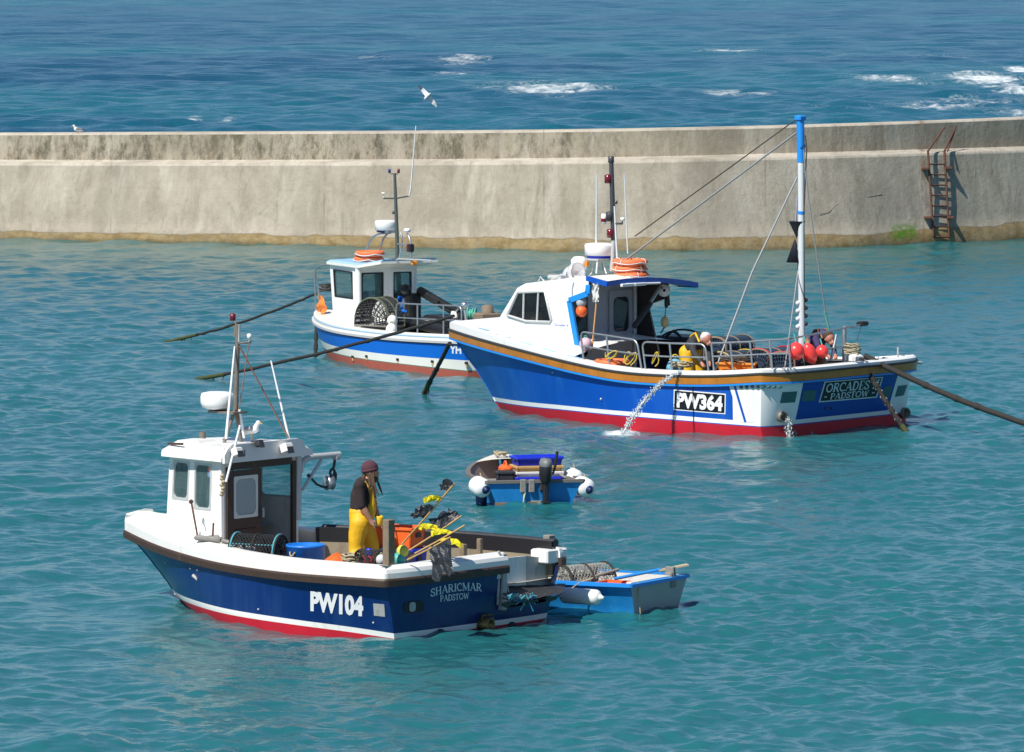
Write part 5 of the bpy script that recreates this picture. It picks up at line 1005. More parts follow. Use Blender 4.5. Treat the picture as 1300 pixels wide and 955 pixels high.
    mb = MB(); mb.tube([X(1001, 430.5, .1), X(1036, 424, .0), X(1075, 416, .0)], .02, 6); mb.tube([X(1001, 450, .1), X(1040, 444), X(1075, 440)], .02, 6); mb.tube([X(1072, 463), X(1072, 414)], .045, 8); mb.tube([X(1078, 463), X(1077, 436)], .03, 8); mb.tube([X(1072, 415), X(1085, 415), X(1095, 411.5)], .022, 6); mb.box(X(1095, 411), (.16, .22, .09), mi=1, bev=.02); mb.tube([X(1094, 413), X(1088, 432)], .008, 4); mb.tube([X(1055, 458), X(1062, 425)], .03, 6); mb.build('stern_gantry', [STEEL, BLACK], root)
    mb = MB(); mb.tube([X(1140, 455, -.1), X(1140, 441, -.1)], .02, 6); mb.tube([X(1121, 455), X(1170, 461)], .03, 6); mb.build('stern_pole', [ALU], root)
    mb = MB(); mb.box(X(1083, 455, .0), (.3, .34, .18), bev=.05); mb.build('stern_fairlead', WHITE2, root)
    mb = MB()
    for px in range(1086, 1155, 3): pass
    # hauler on its arm
    mb = MB(); xh = xe + .5; h = lambda px, py: fr.X(px, py, xh); mb.tube([h(805, 415), h(826, 385)], .055, 8, 1); mb.tube([h(818, 396), h(838, 365)], .035, 8, 0); mb.tube([h(838, 365), h(846, 368), h(848, 378)], .03, 8, 1); mb.build('hauler_arm', [STEEL, DKGREY], root)
    mb = MB(); mb.lathe([(.03, -.07), (.12, -.08), (.13, .0), (.12, .07), (.03, .08)], h(843, 369), (-.6, .7, .1), 16); mb.build('hauler_sheave', FEND, root)
    mb = MB(); mb.torus(h(846, 384), .08, .035, (.8, .5, 0), 14, 6); mb.tube([h(848, 374), h(849, 388)], .03, 6); mb.build('hauler_block', BLACK, root)
    mb = MB(); mb.tube([h(845, 389), h(844.5, 402)], .012, 5); mb.tube([h(844, 415), h(839, 423)], .02, 5); mb.build('hauler_line', ROPEG, root)
    # dark pot table on the starboard side of the deck
    mb = MB(); a = fr.Y(812, 432, -1.7); mb.box((4.9, -1.75, 1.05), (1.5, .8, .9), bev=.05); mb.box((3.5, -2.0, 1.16), (1.6, .3, .12), bev=.03); mb.build('hauling_table', BLACK, root)
    mb = MB(); mb.tube(arc((5.5, -1.5, 1.5), (4.8, -1.4, 1.85), (4.0, -1.5, 1.35), 10), .02, 6); mb.tube(arc((5.2, -1.2, 1.45), (5.0, -1.2, 1.75), (4.8, -1.2, 1.5), 6), .03, 6); mb.build('table_hoop', BLACK, root)
    # lettering and fittings
    Q = [(858, 496), (920, 501), (919, 524), (857, 519)]; H.patch([(855.5, 494.5), (921.5, 500), (921, 526), (855, 520.5)], off=.004).build('number_plate_border', LETW, root); H.patch([(856.7, 496), (920.3, 501.3), (919.8, 524.6), (856.3, 519.3)], off=.008).build('number_plate', PLATE, root)
    uv, fs = text_uv('PW364', .05, 0, 1.0); H.decal([(859.5, 497.5), (918, 502.5), (917.5, 522.5), (859.5, 517.5)], uv, fs, 'port', .013).build('registration_number', LETW, root)
    mb = MB(); H.patch([(925.5, 489), (931, 489), (945, 536), (940, 535.5)], nx=3, ny=8, off=.006, mb=mb); mb.build('white_stripe', LETW, root); H.patch([(931, 489), (934, 489), (948, 536), (945, 536)], nx=2, ny=8, off=.006).build('blue_stripe', ROYAL, root)
    H.patch([(934, 489.5), (957, 489.5), (957, 536.5), (948, 536.2)], nx=5, ny=8, off=.004).build('white_quarter', WHITE2, root)
    H.patch([(1046.5, 484.5), (1121, 478.5), (1113, 505), (1039, 511)], 'transom', .006).build('name_plate_border', LETG, root); H.patch([(1048, 485.8), (1119, 480), (1111.6, 503.5), (1040.8, 509.4)], 'transom', .010).build('name_plate', PLATE, root)
    uv, fs, lf = serif_uv('ORCADES II'); H.decal([(1049.5, 487.5), (1117, 481.5), (1114, 493), (1047, 498.5)], uv, fs, 'transom', .014, lift=lf).build('boat_name', LETG, root)
    uv, fs, lf = serif_uv('* PADSTOW *'); H.decal([(1046, 500.5), (1111, 494.5), (1109, 502.5), (1044.5, 508)], uv, fs, 'transom', .014, lift=lf).build('home_port', LETG, root)
    H.patch([(993, 498), (1012, 497), (1009, 511), (990, 512)], 'transom').build('vent_panel', GREENP, root); H.patch([(1020, 496), (1037, 495), (1034, 509), (1017, 510)], 'transom').build('vent_panel', GREENP, root); H.patch([(1122, 491), (1133, 490), (1129, 504), (1118, 505)], 'transom').build('vent_panel', GREENP, root); H.patch([(1140, 490), (1152, 488.5), (1147, 502), (1136, 504)], 'transom').build('vent_panel', GREENP, root)
    for px, py in ((991, 529), (1146, 524)):
        q_ = H.pickt(px, py); mb = MB(); mb.lathe([(.09, .03), (.105, 0), (.105, -.12), (.08, -.12), (.075, .0), (.001, .0)], q_, (1, -.3, 0), 18); mb.build('exhaust_pipe', MASTM, root)
    for px, py in ((1006, 550), (1027, 551)): q_ = H.pickt(px, py); mb = MB(); mb.tube([q_ + np.array([.05, 0, .12]), q_ + np.array([-.08, 0, 0]), q_ + np.array([-.06, 0, -.12])], .03, 6); mb.build('drain_fitting', GREYWOOD, root)
    q_ = H.pickt(1048, 517)
    for px in (1048, 1055): q_ = H.pickt(px, 518); mb = MB(); mb.ball(q_, .03, n=8); mb.build('skin_fitting', DKGREY, root)
    for px, py in ((702, 473), (763, 507)): q_ = H.pick(px, py); mb = MB(); mb.ball(q_, .03, n=8); mb.build('skin_fitting', STEEL, root)
    mb = MB()
    for k in range(8): a = H.pick(940 + k * 7, 491.5); b = H.pick(943 + k * 7, 491.3); mb.tube([H.at(a[0], a[2], .012), H.at(b[0], b[2], .012)], .03, 5)
    mb.build('vent_slots', GREENP, root)
    mb = MB(); a = H.pick(880, 487); mb.tube([H.at(a[0], a[2] - k * (a[2] - .02) / 8, .02) for k in range(9)], .007, 6); mb.build('overboard_hose', BLACK, root)
    uv, fs = text_uv('Orcades II', .0, .3); A, B_ = fr.Y(703, 410.5, hy), fr.Y(722, 415, hy); mb = MB(); mb.add([(A[0] + (B_[0] - A[0]) * u, hy + .006, B_[2] + (A[2] - B_[2]) * v) for u, v in uv], fs); mb.build('house_name', LETB, house)
    return H, root, zx, D, gun, zt, xe
H2, R2, zx2, D2, gun2, zt2, xe2 = boat2()
def on2(px, py, y): return b2.w(b2.Y(px, py, y))
def gear2():
    fr = b2; top_ = zt2 + .12
    # three lifebuoys on the canopy
    q = fr.Y(800, 345, .1); zb = fr.Y(800, 353, .1)[2]; gaps = (0, .125, .25)
    for k, (nm, dx) in enumerate((('lowest', -.02), ('middle', .02), ('topmost', 0))):
        root = thing('lifebuoy', f'faded orange lifebuoy on the blue edged canopy, {nm} of the stack of three', 'lifebuoy', b2.w((q[0] + dx, q[1], zb + .06 + .128 * k)), .3 * k, 'lifebuoys'); mb = MB(); mb.torus((0, 0, 0), .29, .064); mb.build('ring', ORBUOY, root)
        mb = MB()
        for a in range(4):
            an = a * math.pi / 2 + .4; c = Vector((.29 * math.cos(an), .29 * math.sin(an), 0)); mb.torus(c, .07, .008, (-math.sin(an), math.cos(an), 0), 12, 5)
        P = [(.365 * math.cos(2 * math.pi * i / 40), .365 * math.sin(2 * math.pi * i / 40), -.03 * abs(math.sin(4 * math.pi * i / 40))) for i in range(41)]; mb.tube(P, .010, 5); mb.build('grab_line', CRATEW, root)
    hang = lambda px, py, y=1.2: on2(px, py, y)
    buoy(hang(738, 383.5), 'grey buoy hanging above the orange one under the blue trimmed wheelhouse wing', .105, GBUOY, 'small round buoys'); buoy(hang(738.3, 395), 'orange buoy hanging under the blue trimmed wheelhouse wing', .115, ORANGE, 'small round buoys')
    buoy(hang(743.5, 437, 1.6), 'pink and white netted buoy at the forward end of the guard rail', .125, PINK, 'small round buoys', lash=ROPEG)
    buoy(b2.w(fr.X(844, 409, xe2 + .5)), 'cream yellow buoy hanging from the hauler block under the canopy', .085, YBUOY, 'small round buoys', (1, 1, 1.35))
    # cloth and pole by the opening
    mb = MB(); G = [[V(fr.Y(752 + 8 * i / 5 + .8 * math.sin(j * 1.3), 359 + 24 * j / 8 + (1 if i % 2 else 0), 1.31 + .03 * math.sin(i * 2 + j))) for i in range(6)] for j in range(9)]
    for A, B in zip(G, G[1:]): mb.strip(A, B, 0, True)
    o = mb.build('cloth', CRATEW); o.location = tuple(fr.o); o.rotation_euler = (0, 0, fr.h); tag(o, 'white cloth hung beside the open side of the royal blue wheelhouse', 'cloth')
    root = thing('boat_hook', 'thin orange pole leaning below the white cloth of the royal blue boat', 'boat hook', fr.o, fr.h); mb = MB(); mb.tube([fr.Y(757, 385, 1.3), fr.Y(751, 449, 1.5)], .016, 6); mb.build('pole', mat('orange_pole_paint', (.55, .26, .07), .5), root); mb = MB(); mb.tube(arc(fr.Y(757, 385, 1.3), fr.Y(758, 380, 1.3), fr.Y(760, 383, 1.3), 5), .014, 5); mb.build('hook', STEEL, root)
    # deck ropes on the rail
    def loops(px, py, y, label, n, rx, ry, seed):
        r_ = random.Random(seed); mb = MB(); P = [V(fr.Y(px + rx * math.sin(i * .9 + r_.uniform(-.3, .3)), py + ry * math.cos(i * 1.15 + r_.uniform(-.3, .3)), y + r_.uniform(-.06, .06))) for i in range(n)]
        Q = []
        for a, b in zip(P, P[1:]): Q += [a.lerp(b, t) for t in (0, .33, .66)]
        for _ in range(3): Q = [Q[0]] + [(Q[i - 1] + Q[i] * 2 + Q[i + 1]) / 4 for i in range(1, len(Q) - 1)] + [Q[-1]]
        mb.tube(Q, .011, 6); o = mb.build('rope_hank', ROPEY); o.location = tuple(fr.o); o.rotation_euler = (0, 0, fr.h); tag(o, label, 'rope', 'yellow rope hanks')
    loops(776, 450, 2.3, 'yellow rope looped on the rail in front of the grey bulkhead door', 14, 8, 6, 3); loops(800, 455, 2.32, 'yellow rope knotted on the end of the forward guard rail', 16, 9, 9, 5); loops(832, 455, 2.35, 'yellow rope hank hanging alone on the middle guard rail', 11, 5, 10, 9)
    root = thing('lifebuoy', 'flat orange lifebuoy lying on the deck edge below the grey bulkhead door', 'lifebuoy', on2(777, 460, 2.0), 0, 'lifebuoys'); mb = MB(); mb.torus((0, 0, 0), .29, .06); mb.build('ring', ORBUOY, root)
    # stuff piled by the yellow fisherman
    o = rope_coil(on2(866, 469, 2.0), 'heap of beige rope beside the yellow fisherman on the royal blue boat', .19, ROPEC, turns=7, seed=8, flat=.05)
    root = thing('net_bag', 'pale blue net bag at the left of the beige rope heap', 'net bag', on2(857, 467, 1.9) - np.array([0, 0, .15])); mb = MB(); mb.ball((0, 0, .14), .17, (1, .9, 1.1)); mb.build('bag', mat('pale_blue_netting', (.16, .42, .55), .8, var=.5, scale=35, bump=.5), root); mb = MB(); mb.tube(arc((-.1, 0, .3), (0, 0, .5), (.1, .05, .3)), .015, 5); mb.build('drawstring', ROPEY, root)
    # pots
    P = lambda px, py, y: on2(px, py, y); hd = b2.h + math.pi / 2
    def pot_at(px, ptop, y, h, rz, label, **k): q = fr.Y(px, ptop, y); lobster_pot(b2.w((q[0], q[1], q[2] - h)), rz, label, H_=h, **k); return q
    q = pot_at(926, 427, -.3, .45, hd, 'higher blue black lobster pot right behind the white haired man in yellow', L_=.9, W_=.55, net=NETBL, rope=POSTW, frame=POSTW, sq=.3, st=.012)
    q2 = pot_at(930, 446, .2, .45, hd, 'lower blue black lobster pot right behind the white haired man in yellow', L_=.9, W_=.6, net=NETBL, rope=ROPEY, frame=POSTW, sq=.3, st=.012)
    pot_at(980, 442, .9, .5, hd, 'blue black lobster pot left of the three red inflatable buoys', L_=.85, W_=.6, net=NETBL, rope=RED, frame=POSTW, sq=.3, st=.012); pot_at(1003, 446, .8, .5, hd + .2, 'blue black lobster pot half hidden behind the red inflatable buoys', L_=.8, W_=.6, net=NETBL, rope=RED, frame=POSTW, sq=.3, st=.012)
    for lab, px, py, y, w_ in (('orange fish tray with rope over it, upper of the pair by the guard rail', 938, 463, 1.4, 0), ('orange fish tray, lower of the pair by the guard rail', 940, 469, 1.55, 1)):
        q = P(px, py, y); crate('fish_tray', q - np.array([0, 0, .08 + .06 * w_]), b2.h + .4, lab, 'fish tray', (.75, .5, .13), mat('amber_tray_plastic', (.75, .28, .04), .5, var=.2), 'orange trays')
    o = rope_coil(P(936, 460, 1.4) + np.array([0, 0, -.02]), 'dark rope coil lying on the upper orange tray', .36, ROPEB, turns=4, seed=12, flat=.04); rope_coil(P(1082, 452, 0), 'frayed beige rope turns at the stern where the thick mooring rope is fastened', .14, ROPEC, turns=6, seed=2, flat=.1)
    # red inflatable buoys on the stern rail
    def rbuoy(px, py, r, sc, ax, label):
        root = thing('inflatable_buoy', label, 'buoy', b2.w(fr.X(px, py, -.06)), 0, 'red inflatable buoys'); root.rotation_euler = (0, 0, b2.h); mb = MB(); mb.ball((0, 0, 0), r, sc, ax, 22); mb.build('float', REDBUOY, root)
        a = V(ax).normalized(); mb = MB(); mb.lathe([(r * .2, 0), (r * .16, r * .14), (.001, r * .15)], a * r * sc[2] * .93, a, 12); mb.build('eye_end', REDBUOY, root); mb = MB(); mb.tube([a * r * sc[2] * 1.1, a * r * sc[2] * 1.1 + Vector((.05, 0, r * .9))], .015, 5); mb.build('lanyard', ROPEG, root)
    rbuoy(1010.5, 446, .165, (1, 1, 1.02), (0, 0, 1), 'round red inflatable buoy on the stern rail, leftmost and largest of three'); rbuoy(1028, 449, .135, (1, 1, 1.6), (.1, .45, 1), 'elongated red inflatable buoy tilted between two round ones'); rbuoy(1043.5, 446.5, .125, (1, 1, 1.02), (0, 0, 1), 'round red inflatable buoy on the stern rail, smallest and rightmost of three')
    # water pumped overboard: stream arcs from the rail and the exhaust
    def stream(pts, label, r0, r1, n, seed, name='water_stream'):
        r_ = random.Random(seed); mb = MB(); P_ = [V(p) for p in pts]; c = P_[0]
        mb.tube([(p - c) + Vector((0, 0, r_.uniform(-.02, .02))) for p in P_], [r0 * (.6 + .6 * r_.random()) for _ in P_], 7)
        for k in range(n):
            t = r_.random() ** .8 * (len(P_) - 1); i = min(int(t), len(P_) - 2); p = P_[i].lerp(P_[i + 1], t - i) - c; s_ = r0 + (r1 - r0) * t / (len(P_) - 1)
            mb.ball(p + Vector((r_.gauss(0, s_), r_.gauss(0, s_), r_.gauss(0, s_))), r_.uniform(.005, .013), (1, 1, r_.uniform(.8, 2.5)), n=6)
        o = mb.build(name, FOAMM); o.location = tuple(c); o['kind'] = 'stuff'; tag(o, label, 'water stream', 'water streams')
    a = b2.w(gun2(866, 474) + np.array([0, .1, 0])); b_ = V(atz(790, 553)); A = V(a); mid = Vector((A.x + (b_.x - A.x) * .55, A.y + (b_.y - A.y) * .55, .95)); stream(arc(A, mid, b_, 18), 'white jet of pumped water arcing down beside the black PW364 plate', .020, .040, 700, 3)
    e = b2.w(H2.pickt(992, 531) + np.array([-.15, 0, 0])); b_ = V(atz(1002, 555)); E_ = V(e); stream(arc(E_, Vector((b_.x, b_.y, E_.z - .05)), b_, 10), 'short water stream running from the exhaust pipe in the white stern quarter', .022, .035, 240, 4)
gear2()
# ---------------------------------------------------------------- BOAT 3: white boat with blue band
s3 = atz(417, 445); h3 = R(120); b3 = Frame((s3[0] - 8.6 * math.cos(h3), s3[1] - 8.6 * math.sin(h3)), 120)
def boat3():
    fr = b3; stem = sorted([(fr.Y(*p, 0)[2], fr.Y(*p, 0)[0]) for p in ((417, 445), (410, 430), (404, 415), (401, 403))]); stem = [(-.35, stem[0][1] - .3)] + stem + [(1.6, stem[-1][1] + .05)]; L_ = stem[-2][1]
    zst = interp([(0, .74), (.2, .68), (.35, .65), (.6, .66), (.8, .70), (1, .74)])
    H = Hull(fr, stem, [(-.35, 0), (0, 0), (1, -.05)], plan(1.66, .46, 2.0, .14), plan(1.62, .42, 2.0, .22), zst, 1.2, (.08, .05), 5)
    root = thing('fishing_boat', 'small white fishing boat with blue band, moored nearest the wall', 'boat', fr.o, fr.h, 'fishing boats')
    zA = lambda t: .135 + .03 * t; zB = lambda t: zA(t) + .018; zC = lambda t: zst(t) * .50; zD = lambda t: zst(t) - .04
    H.skin([lambda t: -.35, zA, zB, zC, zD, zst], [0, 1, 2, 3, 4], [REDB, GREENL, CREAMH, BLUE3, DKGREY], root)
    H.sweep([(0, -.02), (.04, -.015), (.045, .035), (0, .04)], zst).build('rubbing_strake', mat('pale_grey_rubber', (.5, .5, .5), .6), root)
    H.sweep([(.0, .04), (.0, .15), (-.04, .17), (-.16, .17), (-.17, .12), (-.1, .04)], zst).build('gunwale', CREAMH, root)
    H.sweep([(.006, .10), (.008, .105), (.008, .12), (.006, .125)], zst).build('blue_pinstripe', PALEB, root)
    D = .42; mb = H.lining(zst, D - .02, -.1, .7); H.deck(D, -.08, 0, .66, mb=mb); mb.build('deck', DECKG, root); mb = H.deck(0, -.1, .5, 1.0, .12, zf=zst); mb.v = [(p[0], p[1], p[2] + .12) for p in mb.v]; mb.build('foredeck', CREAMH, root)
    # wheelhouse
    wa, wf = .74, .60; xa = fr.Y(455, 390, wa)[0]; xf = fr.Y(424, 400, wf)[0]; zb, zt = .62, fr.Y(455, 340, wa)[2]; rk = -.16
    wh = MB(); hp = [(.12, .50, .80, .92)]; ha = [(.06, .50, .42, .91), (.60, .52, .90, .91)]; hs = [(.15, .5, .85, .92)]; hf = [(.06, .5, .47, .92), (.53, .5, .94, .92)]
    pw = wh.panel([(xf, wf, zb), (xa, wa, zb), (xa, wa, zt), (xf - rk, wf + .02, zt)], hp, .05, 0, 1); aw = wh.panel([(xa, wa, zb - .2), (xa, -wa, zb - .2), (xa, -wa, zt), (xa, wa, zt)], [(.06, .55, .42, .92), (.60, .57, .90, .92)], .05, 0, 1)
    sw = wh.panel([(xa, -wa, zb), (xf, -wf, zb), (xf - rk, -wf - .02, zt), (xa, -wa, zt)], hs, .05, 0, 1); fw = wh.panel([(xf, -wf, zb), (xf, wf, zb), (xf - rk, wf, zt), (xf - rk, -wf, zt)], hf, .05, 0, 1)
    wh.tube([(xa, wa + .0, zb), (xa, wa + .0, zt)], .07, 10); wh.box(((xa + xf) / 2, 0, zb - .1), (xf - xa, 1.2, .03), mi=1); wh.box((xf - .3, 0, 1.15), (.3, .9, .5), mi=2, bev=.03); wh.box((xa + .35, .3, 1.2), (.3, .3, .1), mi=2, bev=.03)
    house = wh.build('wheelhouse', [WHITE2, mat('grey_green_cabin_lining', (.16, .19, .18), .7), INTER], root)
    for P_, hh in ((pw, hp), (aw, [(.06, .55, .42, .92), (.60, .57, .90, .92)]), (sw, hs), (fw, hf)):
        for h in hh: window(house, P_, h, BLACK, GLASS, .022, .06, out=.008)
    mb = MB(); mb.panel([aw(.55, .10) + Vector((-.02, 0, 0)), aw(.95, .10) + Vector((-.02, 0, 0)), aw(.95, .96) + Vector((-.02, 0, 0)), aw(.55, .96) + Vector((-.02, 0, 0))], [(.10, .52, .90, .96)], .018); mb.build('door', WHITE2, house)
    rt = MB(); xr = fr.Y(556, 334, -.75)[0]; zr = fr.Y(556, 333, -.75)[2]
    L0 = [(xr, wa - .05, zr), (xa - .1, wa + .08, zt), (xf - rk + .0, wf + .1, zt), (xf - rk + .22, 0, zt), (xf - rk, -wf - .1, zt), (xa - .1, -wa - .08, zt), (xr, -wa + .0, zr)]
    L1 = [(x, y, z + .06) for x, y, z in L0]; L2 = [(x * .985 + .06, y * .9, z + .10) for x, y, z in L0]; rt.add(L0, [tuple(reversed(range(7)))]); rt.strip(L0, L1, closed=True); rt.strip(L1, L2, 1, closed=True); rt.add(L2, [tuple(range(7))], 1); roof = rt.build('roof', [CREAMH, PALEB], house)
    mb = MB(); mb.box(fr.Y(526, 334, .2), (.1, .14, .1), bev=.02); mb.build('deck_light', LAMPO, roof)
    Yp = lambda px, py, y=0.0: fr.Y(px, py, y); Rf = zt + .1
    def rb(px, py, y=0.): q = Yp(px, py, y); q[2] = Rf; return q
    mb = MB(); mb.tube([rb(504.5, 330), Yp(504, 300), Yp(501, 220)], [.045, .045, .032], 8); mb.tube([Yp(487, 252), Yp(503, 252), Yp(519.5, 249)], .018, 6); mb.tube([Yp(496, 221), Yp(505, 221)], .012, 5); mb.ball(Yp(499.5, 270), .04, n=8); mast = mb.build('mast', mat('dark_green_grey_mast', (.09, .105, .095), .5, metal=.3, var=.3), root)
    for px, m_ in ((494.5, LAMPB), (506, LAMPR)): mb = MB(); mb.lathe([(.001, -.05), (.028, -.05), (.03, .04), (.001, .05)], Yp(px, 217), n=10); mb.build('mast_lamp', m_, mast)
    mb = MB(); mb.tube([Yp(519.5, 249), Yp(521.5, 240), Yp(528, 160)], [.018, .018, .010], 6); mb.tube([Yp(487, 253), Yp(487, 247)], .012, 5); mb.lathe([(.001, 0), (.05, 0), (.05, .02), (.001, .03)], Yp(487, 246), n=10); mb.build('whip_aerial', WHITE2, mast)
    rd = Yp(490, 286, .0); radome(mast, rd, .25, .22, WHITE2, NAVYC, drum=True)
    mb = MB(); mb.lathe([(.001, -.04), (.07, -.03), (.08, .03), (.05, .05), (.001, .05)], Yp(517, 293), n=12); mb.build('satellite_dome', WHITE2, mast)
    mb = MB()
    for a, b, c in (((463, 328), (466, 300), (482, 297)), ((481, 328), (483, 300), (494, 296)), ((505, 315), (513, 306), (509, 296)), ((522, 322), (523, 302), (517, 297))): mb.tube(arc(rb(*a), Yp(*b), Yp(*c), 8), .022, 6)
    mb.tube([Yp(480, 297), Yp(496, 296)], .02, 6); mb.tube([Yp(504, 310), Yp(521, 311)], .02, 6); mb.box(Yp(496, 294), (.2, .25, .06)); mb.build('radar_arch', STEEL, root)
    mb = MB(); mb.box(Yp(522, 315), (.1, .12, .18), bev=.02, mi=0); mb.box(Yp(519, 315), (.08, .1, .18), bev=.02, mi=1); mb.build('signal_lamp', [BLACK, LAMPR], root)
    mb = MB()
    for pts in (((430, 335), (433, 331), (440, 331)), ((483, 334), (488, 331), (505, 330)), ((505, 329), (530, 330), (548, 331))): mb.tube([Yp(*q, .3) for q in pts], .018, 5)
    mb.build('roof_rail', ALU, roof)
    # pulpit rail at the bow, guard rails aft
    mb = MB(); g = lambda px, py, y: fr.Y(px, py, y)
    mb.tube([g(401, 400, .15)] + arc(g(399.5, 350, .2), g(399, 335, .2), g(420, 336, .3), 6), .02, 6); mb.tube([g(408, 396, -.3), g(404, 366, -.3), g(400, 345, -.2)], .02, 6); mb.tube([g(400, 362, .2), g(408, 366, .3)], .015, 5); mb.build('pulpit_rail', STEEL, root)
    def port(x): t = H.t_of(x, zst(0)); return np.array([x, H.hb(t, zst(t)) - .08, zst(t) + .17])
    def xat(px): 
        lo, hi = .1, 7.0
        for _ in range(40):
            m_ = (lo + hi) / 2
            if proj_x(fr.w(port(m_))) > px: lo = m_
            else: hi = m_
        return lo
    def proj_x(P): d = P - C0; return 650 + F * (d @ RT) / (d @ FW)
    T, B = [], []
    for px in (503, 530, 563, 600): f_ = port(xat(px)); B.append(f_); T.append(f_ + np.array([0, 0, .62]))
    rail(root, T, B, (.5,), .018)
    # deck gear: engine casing, hauler, dark items aft
    mb = MB(); mb.box((xa - 1.5, -.75, .75), (1.6, .6, .5), bev=.06); mb.box((xa - .35, -.45, 1.0), (.3, .3, .9), bev=.05); mb.tube([(xa - .4, -.6, 1.5), (xa - 2.3, -.7, 1.0)], .1, 10); mb.ball((xa - .45, -.2, 1.55), .12, n=10); mb.tube([(xa - 1.3, .2, .9), (xa - 3.2, .3, .8)], .12, 10); mb.build('engine_casing', BLACK, root)
    q = lambda px, py, y=-.6: fr.Y(px, py, y)
    mb = MB(); mb.tube([q(575, 400), q(582, 392), q(591, 388)], .03, 6); mb.lathe([(.04, -.05), (.14, -.06), (.14, .06), (.04, .07)], q(577, 403), (.3, 1, 0), 14, mi=1); mb.ball(q(590, 388), .10, n=12, mi=2); mb.tube([q(590, 390), q(592, 408)], .04, 8); mb.build('hauler', [STEEL, FEND, mat('chromed_shell', (.8, .8, .8), .15, metal=.9)], root)
    mb = MB()
    for k in range(7): mb.torus(q(594 + k * 1.6, 397 + (k % 3), -.6), .09, .018, (.5, .6, .3 * (k % 2)), 12, 5)
    mb.build('green_rope_turns', ROPEG, root)
    mb = MB(); mb.lathe([(.14, -.1), (.12, .1), (.05, .12), (.001, .12)], q(619, 394, -.7), n=12); mb.box(q(618, 403, -.7), (.4, .5, .2), bev=.03); mb.build('samson_post', POSTW, root)
    # lettering and fittings
    uv, fs = text_uv('YH', .045); a, b = H.pick(570, 434), H.pick(588, 435.5); H.decal([(571, 438.5), (586, 439.3), (586, 449.5), (571, 448.7)], uv, fs, 'port', .008).build('registration_letters', LETW, root)
    for px, py in ((448, 453), (465.5, 452.5), (505, 456.5), (549, 459), (592, 461)):
        p = H.pick(px, py); mb = MB(); mb.box(p, (.10, .03, .05), rot=0, mi=0); mb.box((p[0], p[1] - .004, p[2] - .055), (.05, .03, .06), mi=1); mb.build('scupper', [BLACK, mat('rust_stain', (.55, .38, .2), .7)], root)
    return H, root, xa, zt, D, Rf
H3, R3, xa3, zt3, D3, Rf3 = boat3()
def gear3():
    fr = b3; on = lambda px, py, y: fr.w(fr.Y(px, py, y))
    q = fr.Y(468, 323, .25)
    for k, nm in enumerate(('lower', 'upper')):
        root = thing('lifebuoy', f'orange lifebuoy on the roof of the white boat, {nm} of the two', 'lifebuoy', fr.w((q[0] - .05 * k, q[1], Rf3 + .06 + .125 * k)), .4 * k, 'lifebuoys'); mb = MB(); mb.torus((0, 0, 0), .27, .062); mb.build('ring', ORBUOY, root); mb = MB(); P = [(.34 * math.cos(2 * math.pi * i / 40), .34 * math.sin(2 * math.pi * i / 40), -.04 * abs(math.sin(4 * math.pi * i / 40))) for i in range(41)]; mb.tube(P, .012, 5); mb.build('grab_line', CRATEW, root)
    q = fr.Y(482, 388, .9); h = .62; lobster_pot(fr.w((q[0], q[1], H3.zs(.5) + .17)), fr.h + 1.45 + .5, 'large black lobster pot leaning on the white wheelhouse beside two white buoys', L_=.55, W_=.98, H_=h, net=NETB, rope=mat('green_brown_hoop', (.09, .11, .07), .8), frame=mat('green_brown_hoop', (.09, .11, .07), .8), st=.010)
    buoy(on(498, 407, 1.35), 'white round buoy hanging above another beside the large black pot', .115, FEND); buoy(on(497, 419, 1.42), 'white round buoy hanging lowest over the blue band beside the black pot', .125, FEND, sc=(1, 1, 1.15))
    # orange marker flag at the bow
    root = thing('marker_flag', 'orange cloth marker flag propped at the bow of the white boat', 'marker flag', on(406, 404, .35)); o = V(on(406, 404, .35)); mb = MB(); mb.tube([(0, 0, 0), V(on(405, 372, .4)) - o], .015, 5); mb.build('pole', CANE, root)
    mb = MB(); G = []; A, B, C_, D_ = [V(on(*p)) - o for p in ((405, 374, .4), (416, 388, .5), (409, 405, .45), (402, 402, .3))]
    for i in range(7): u = i / 6; G.append([(A.lerp(B, v)) * (1 - u) + (D_.lerp(C_, v)) * u + Vector((.04 * math.sin(i * 1.4 + v * 5), .05 * math.cos(v * 7 + i), 0)) for v in [j / 6 for j in range(7)]])
    for a, b in zip(G, G[1:]): mb.strip(a, b, 0, True)
    mb.build('flag', FLAGO, root)
    root = thing('buoy', 'pale lilac small buoy on the foredeck in front of the white wheelhouse', 'buoy', on(455, 410, .9)); mb = MB(); mb.ball((0, 0, 0), .09); mb.build('float', mat('lilac_float', (.5, .48, .66), .5), root)
    rope_coil(on(414, 372, -.1) , 'brown rope heap on the bow rail of the white boat', .13, ROPEB, turns=5, seed=21, flat=.08)
    root = thing('oilskins', 'blue oilskin hung on the rail beside the door of the white boat', 'oilskin', on(508, 385, .5)); o = V(on(508, 385, .5)); mb = MB(); G = [[V(on(505 + 6 * i / 4, 376 + 17 * j / 6, .5 + .05 * math.sin(i + j))) - o for i in range(5)] for j in range(7)]
    for a, b in zip(G, G[1:]): mb.strip(a, b, 0, True)
    mb.build('cloth', BLUEPL, root); mb = MB(); mb.tube(arc(V(on(510, 392, .5)) - o, V(on(512, 397, .5)) - o, V(on(515, 395, .5)) - o), .035, 6); mb.build('strap', BLUEPL, root)
    root = thing('water_drum', 'blue drum standing inside the white wheelhouse behind the window', 'drum', fr.w((xa3 + .3, .30, .62)), fr.h); mb = MB(); mb.lathe([(.001, 0), (.13, 0), (.14, .06), (.14, .8), (.12, .86), (.001, .87)], n=14); mb.build('body', BLUEPL, root)
gear3()
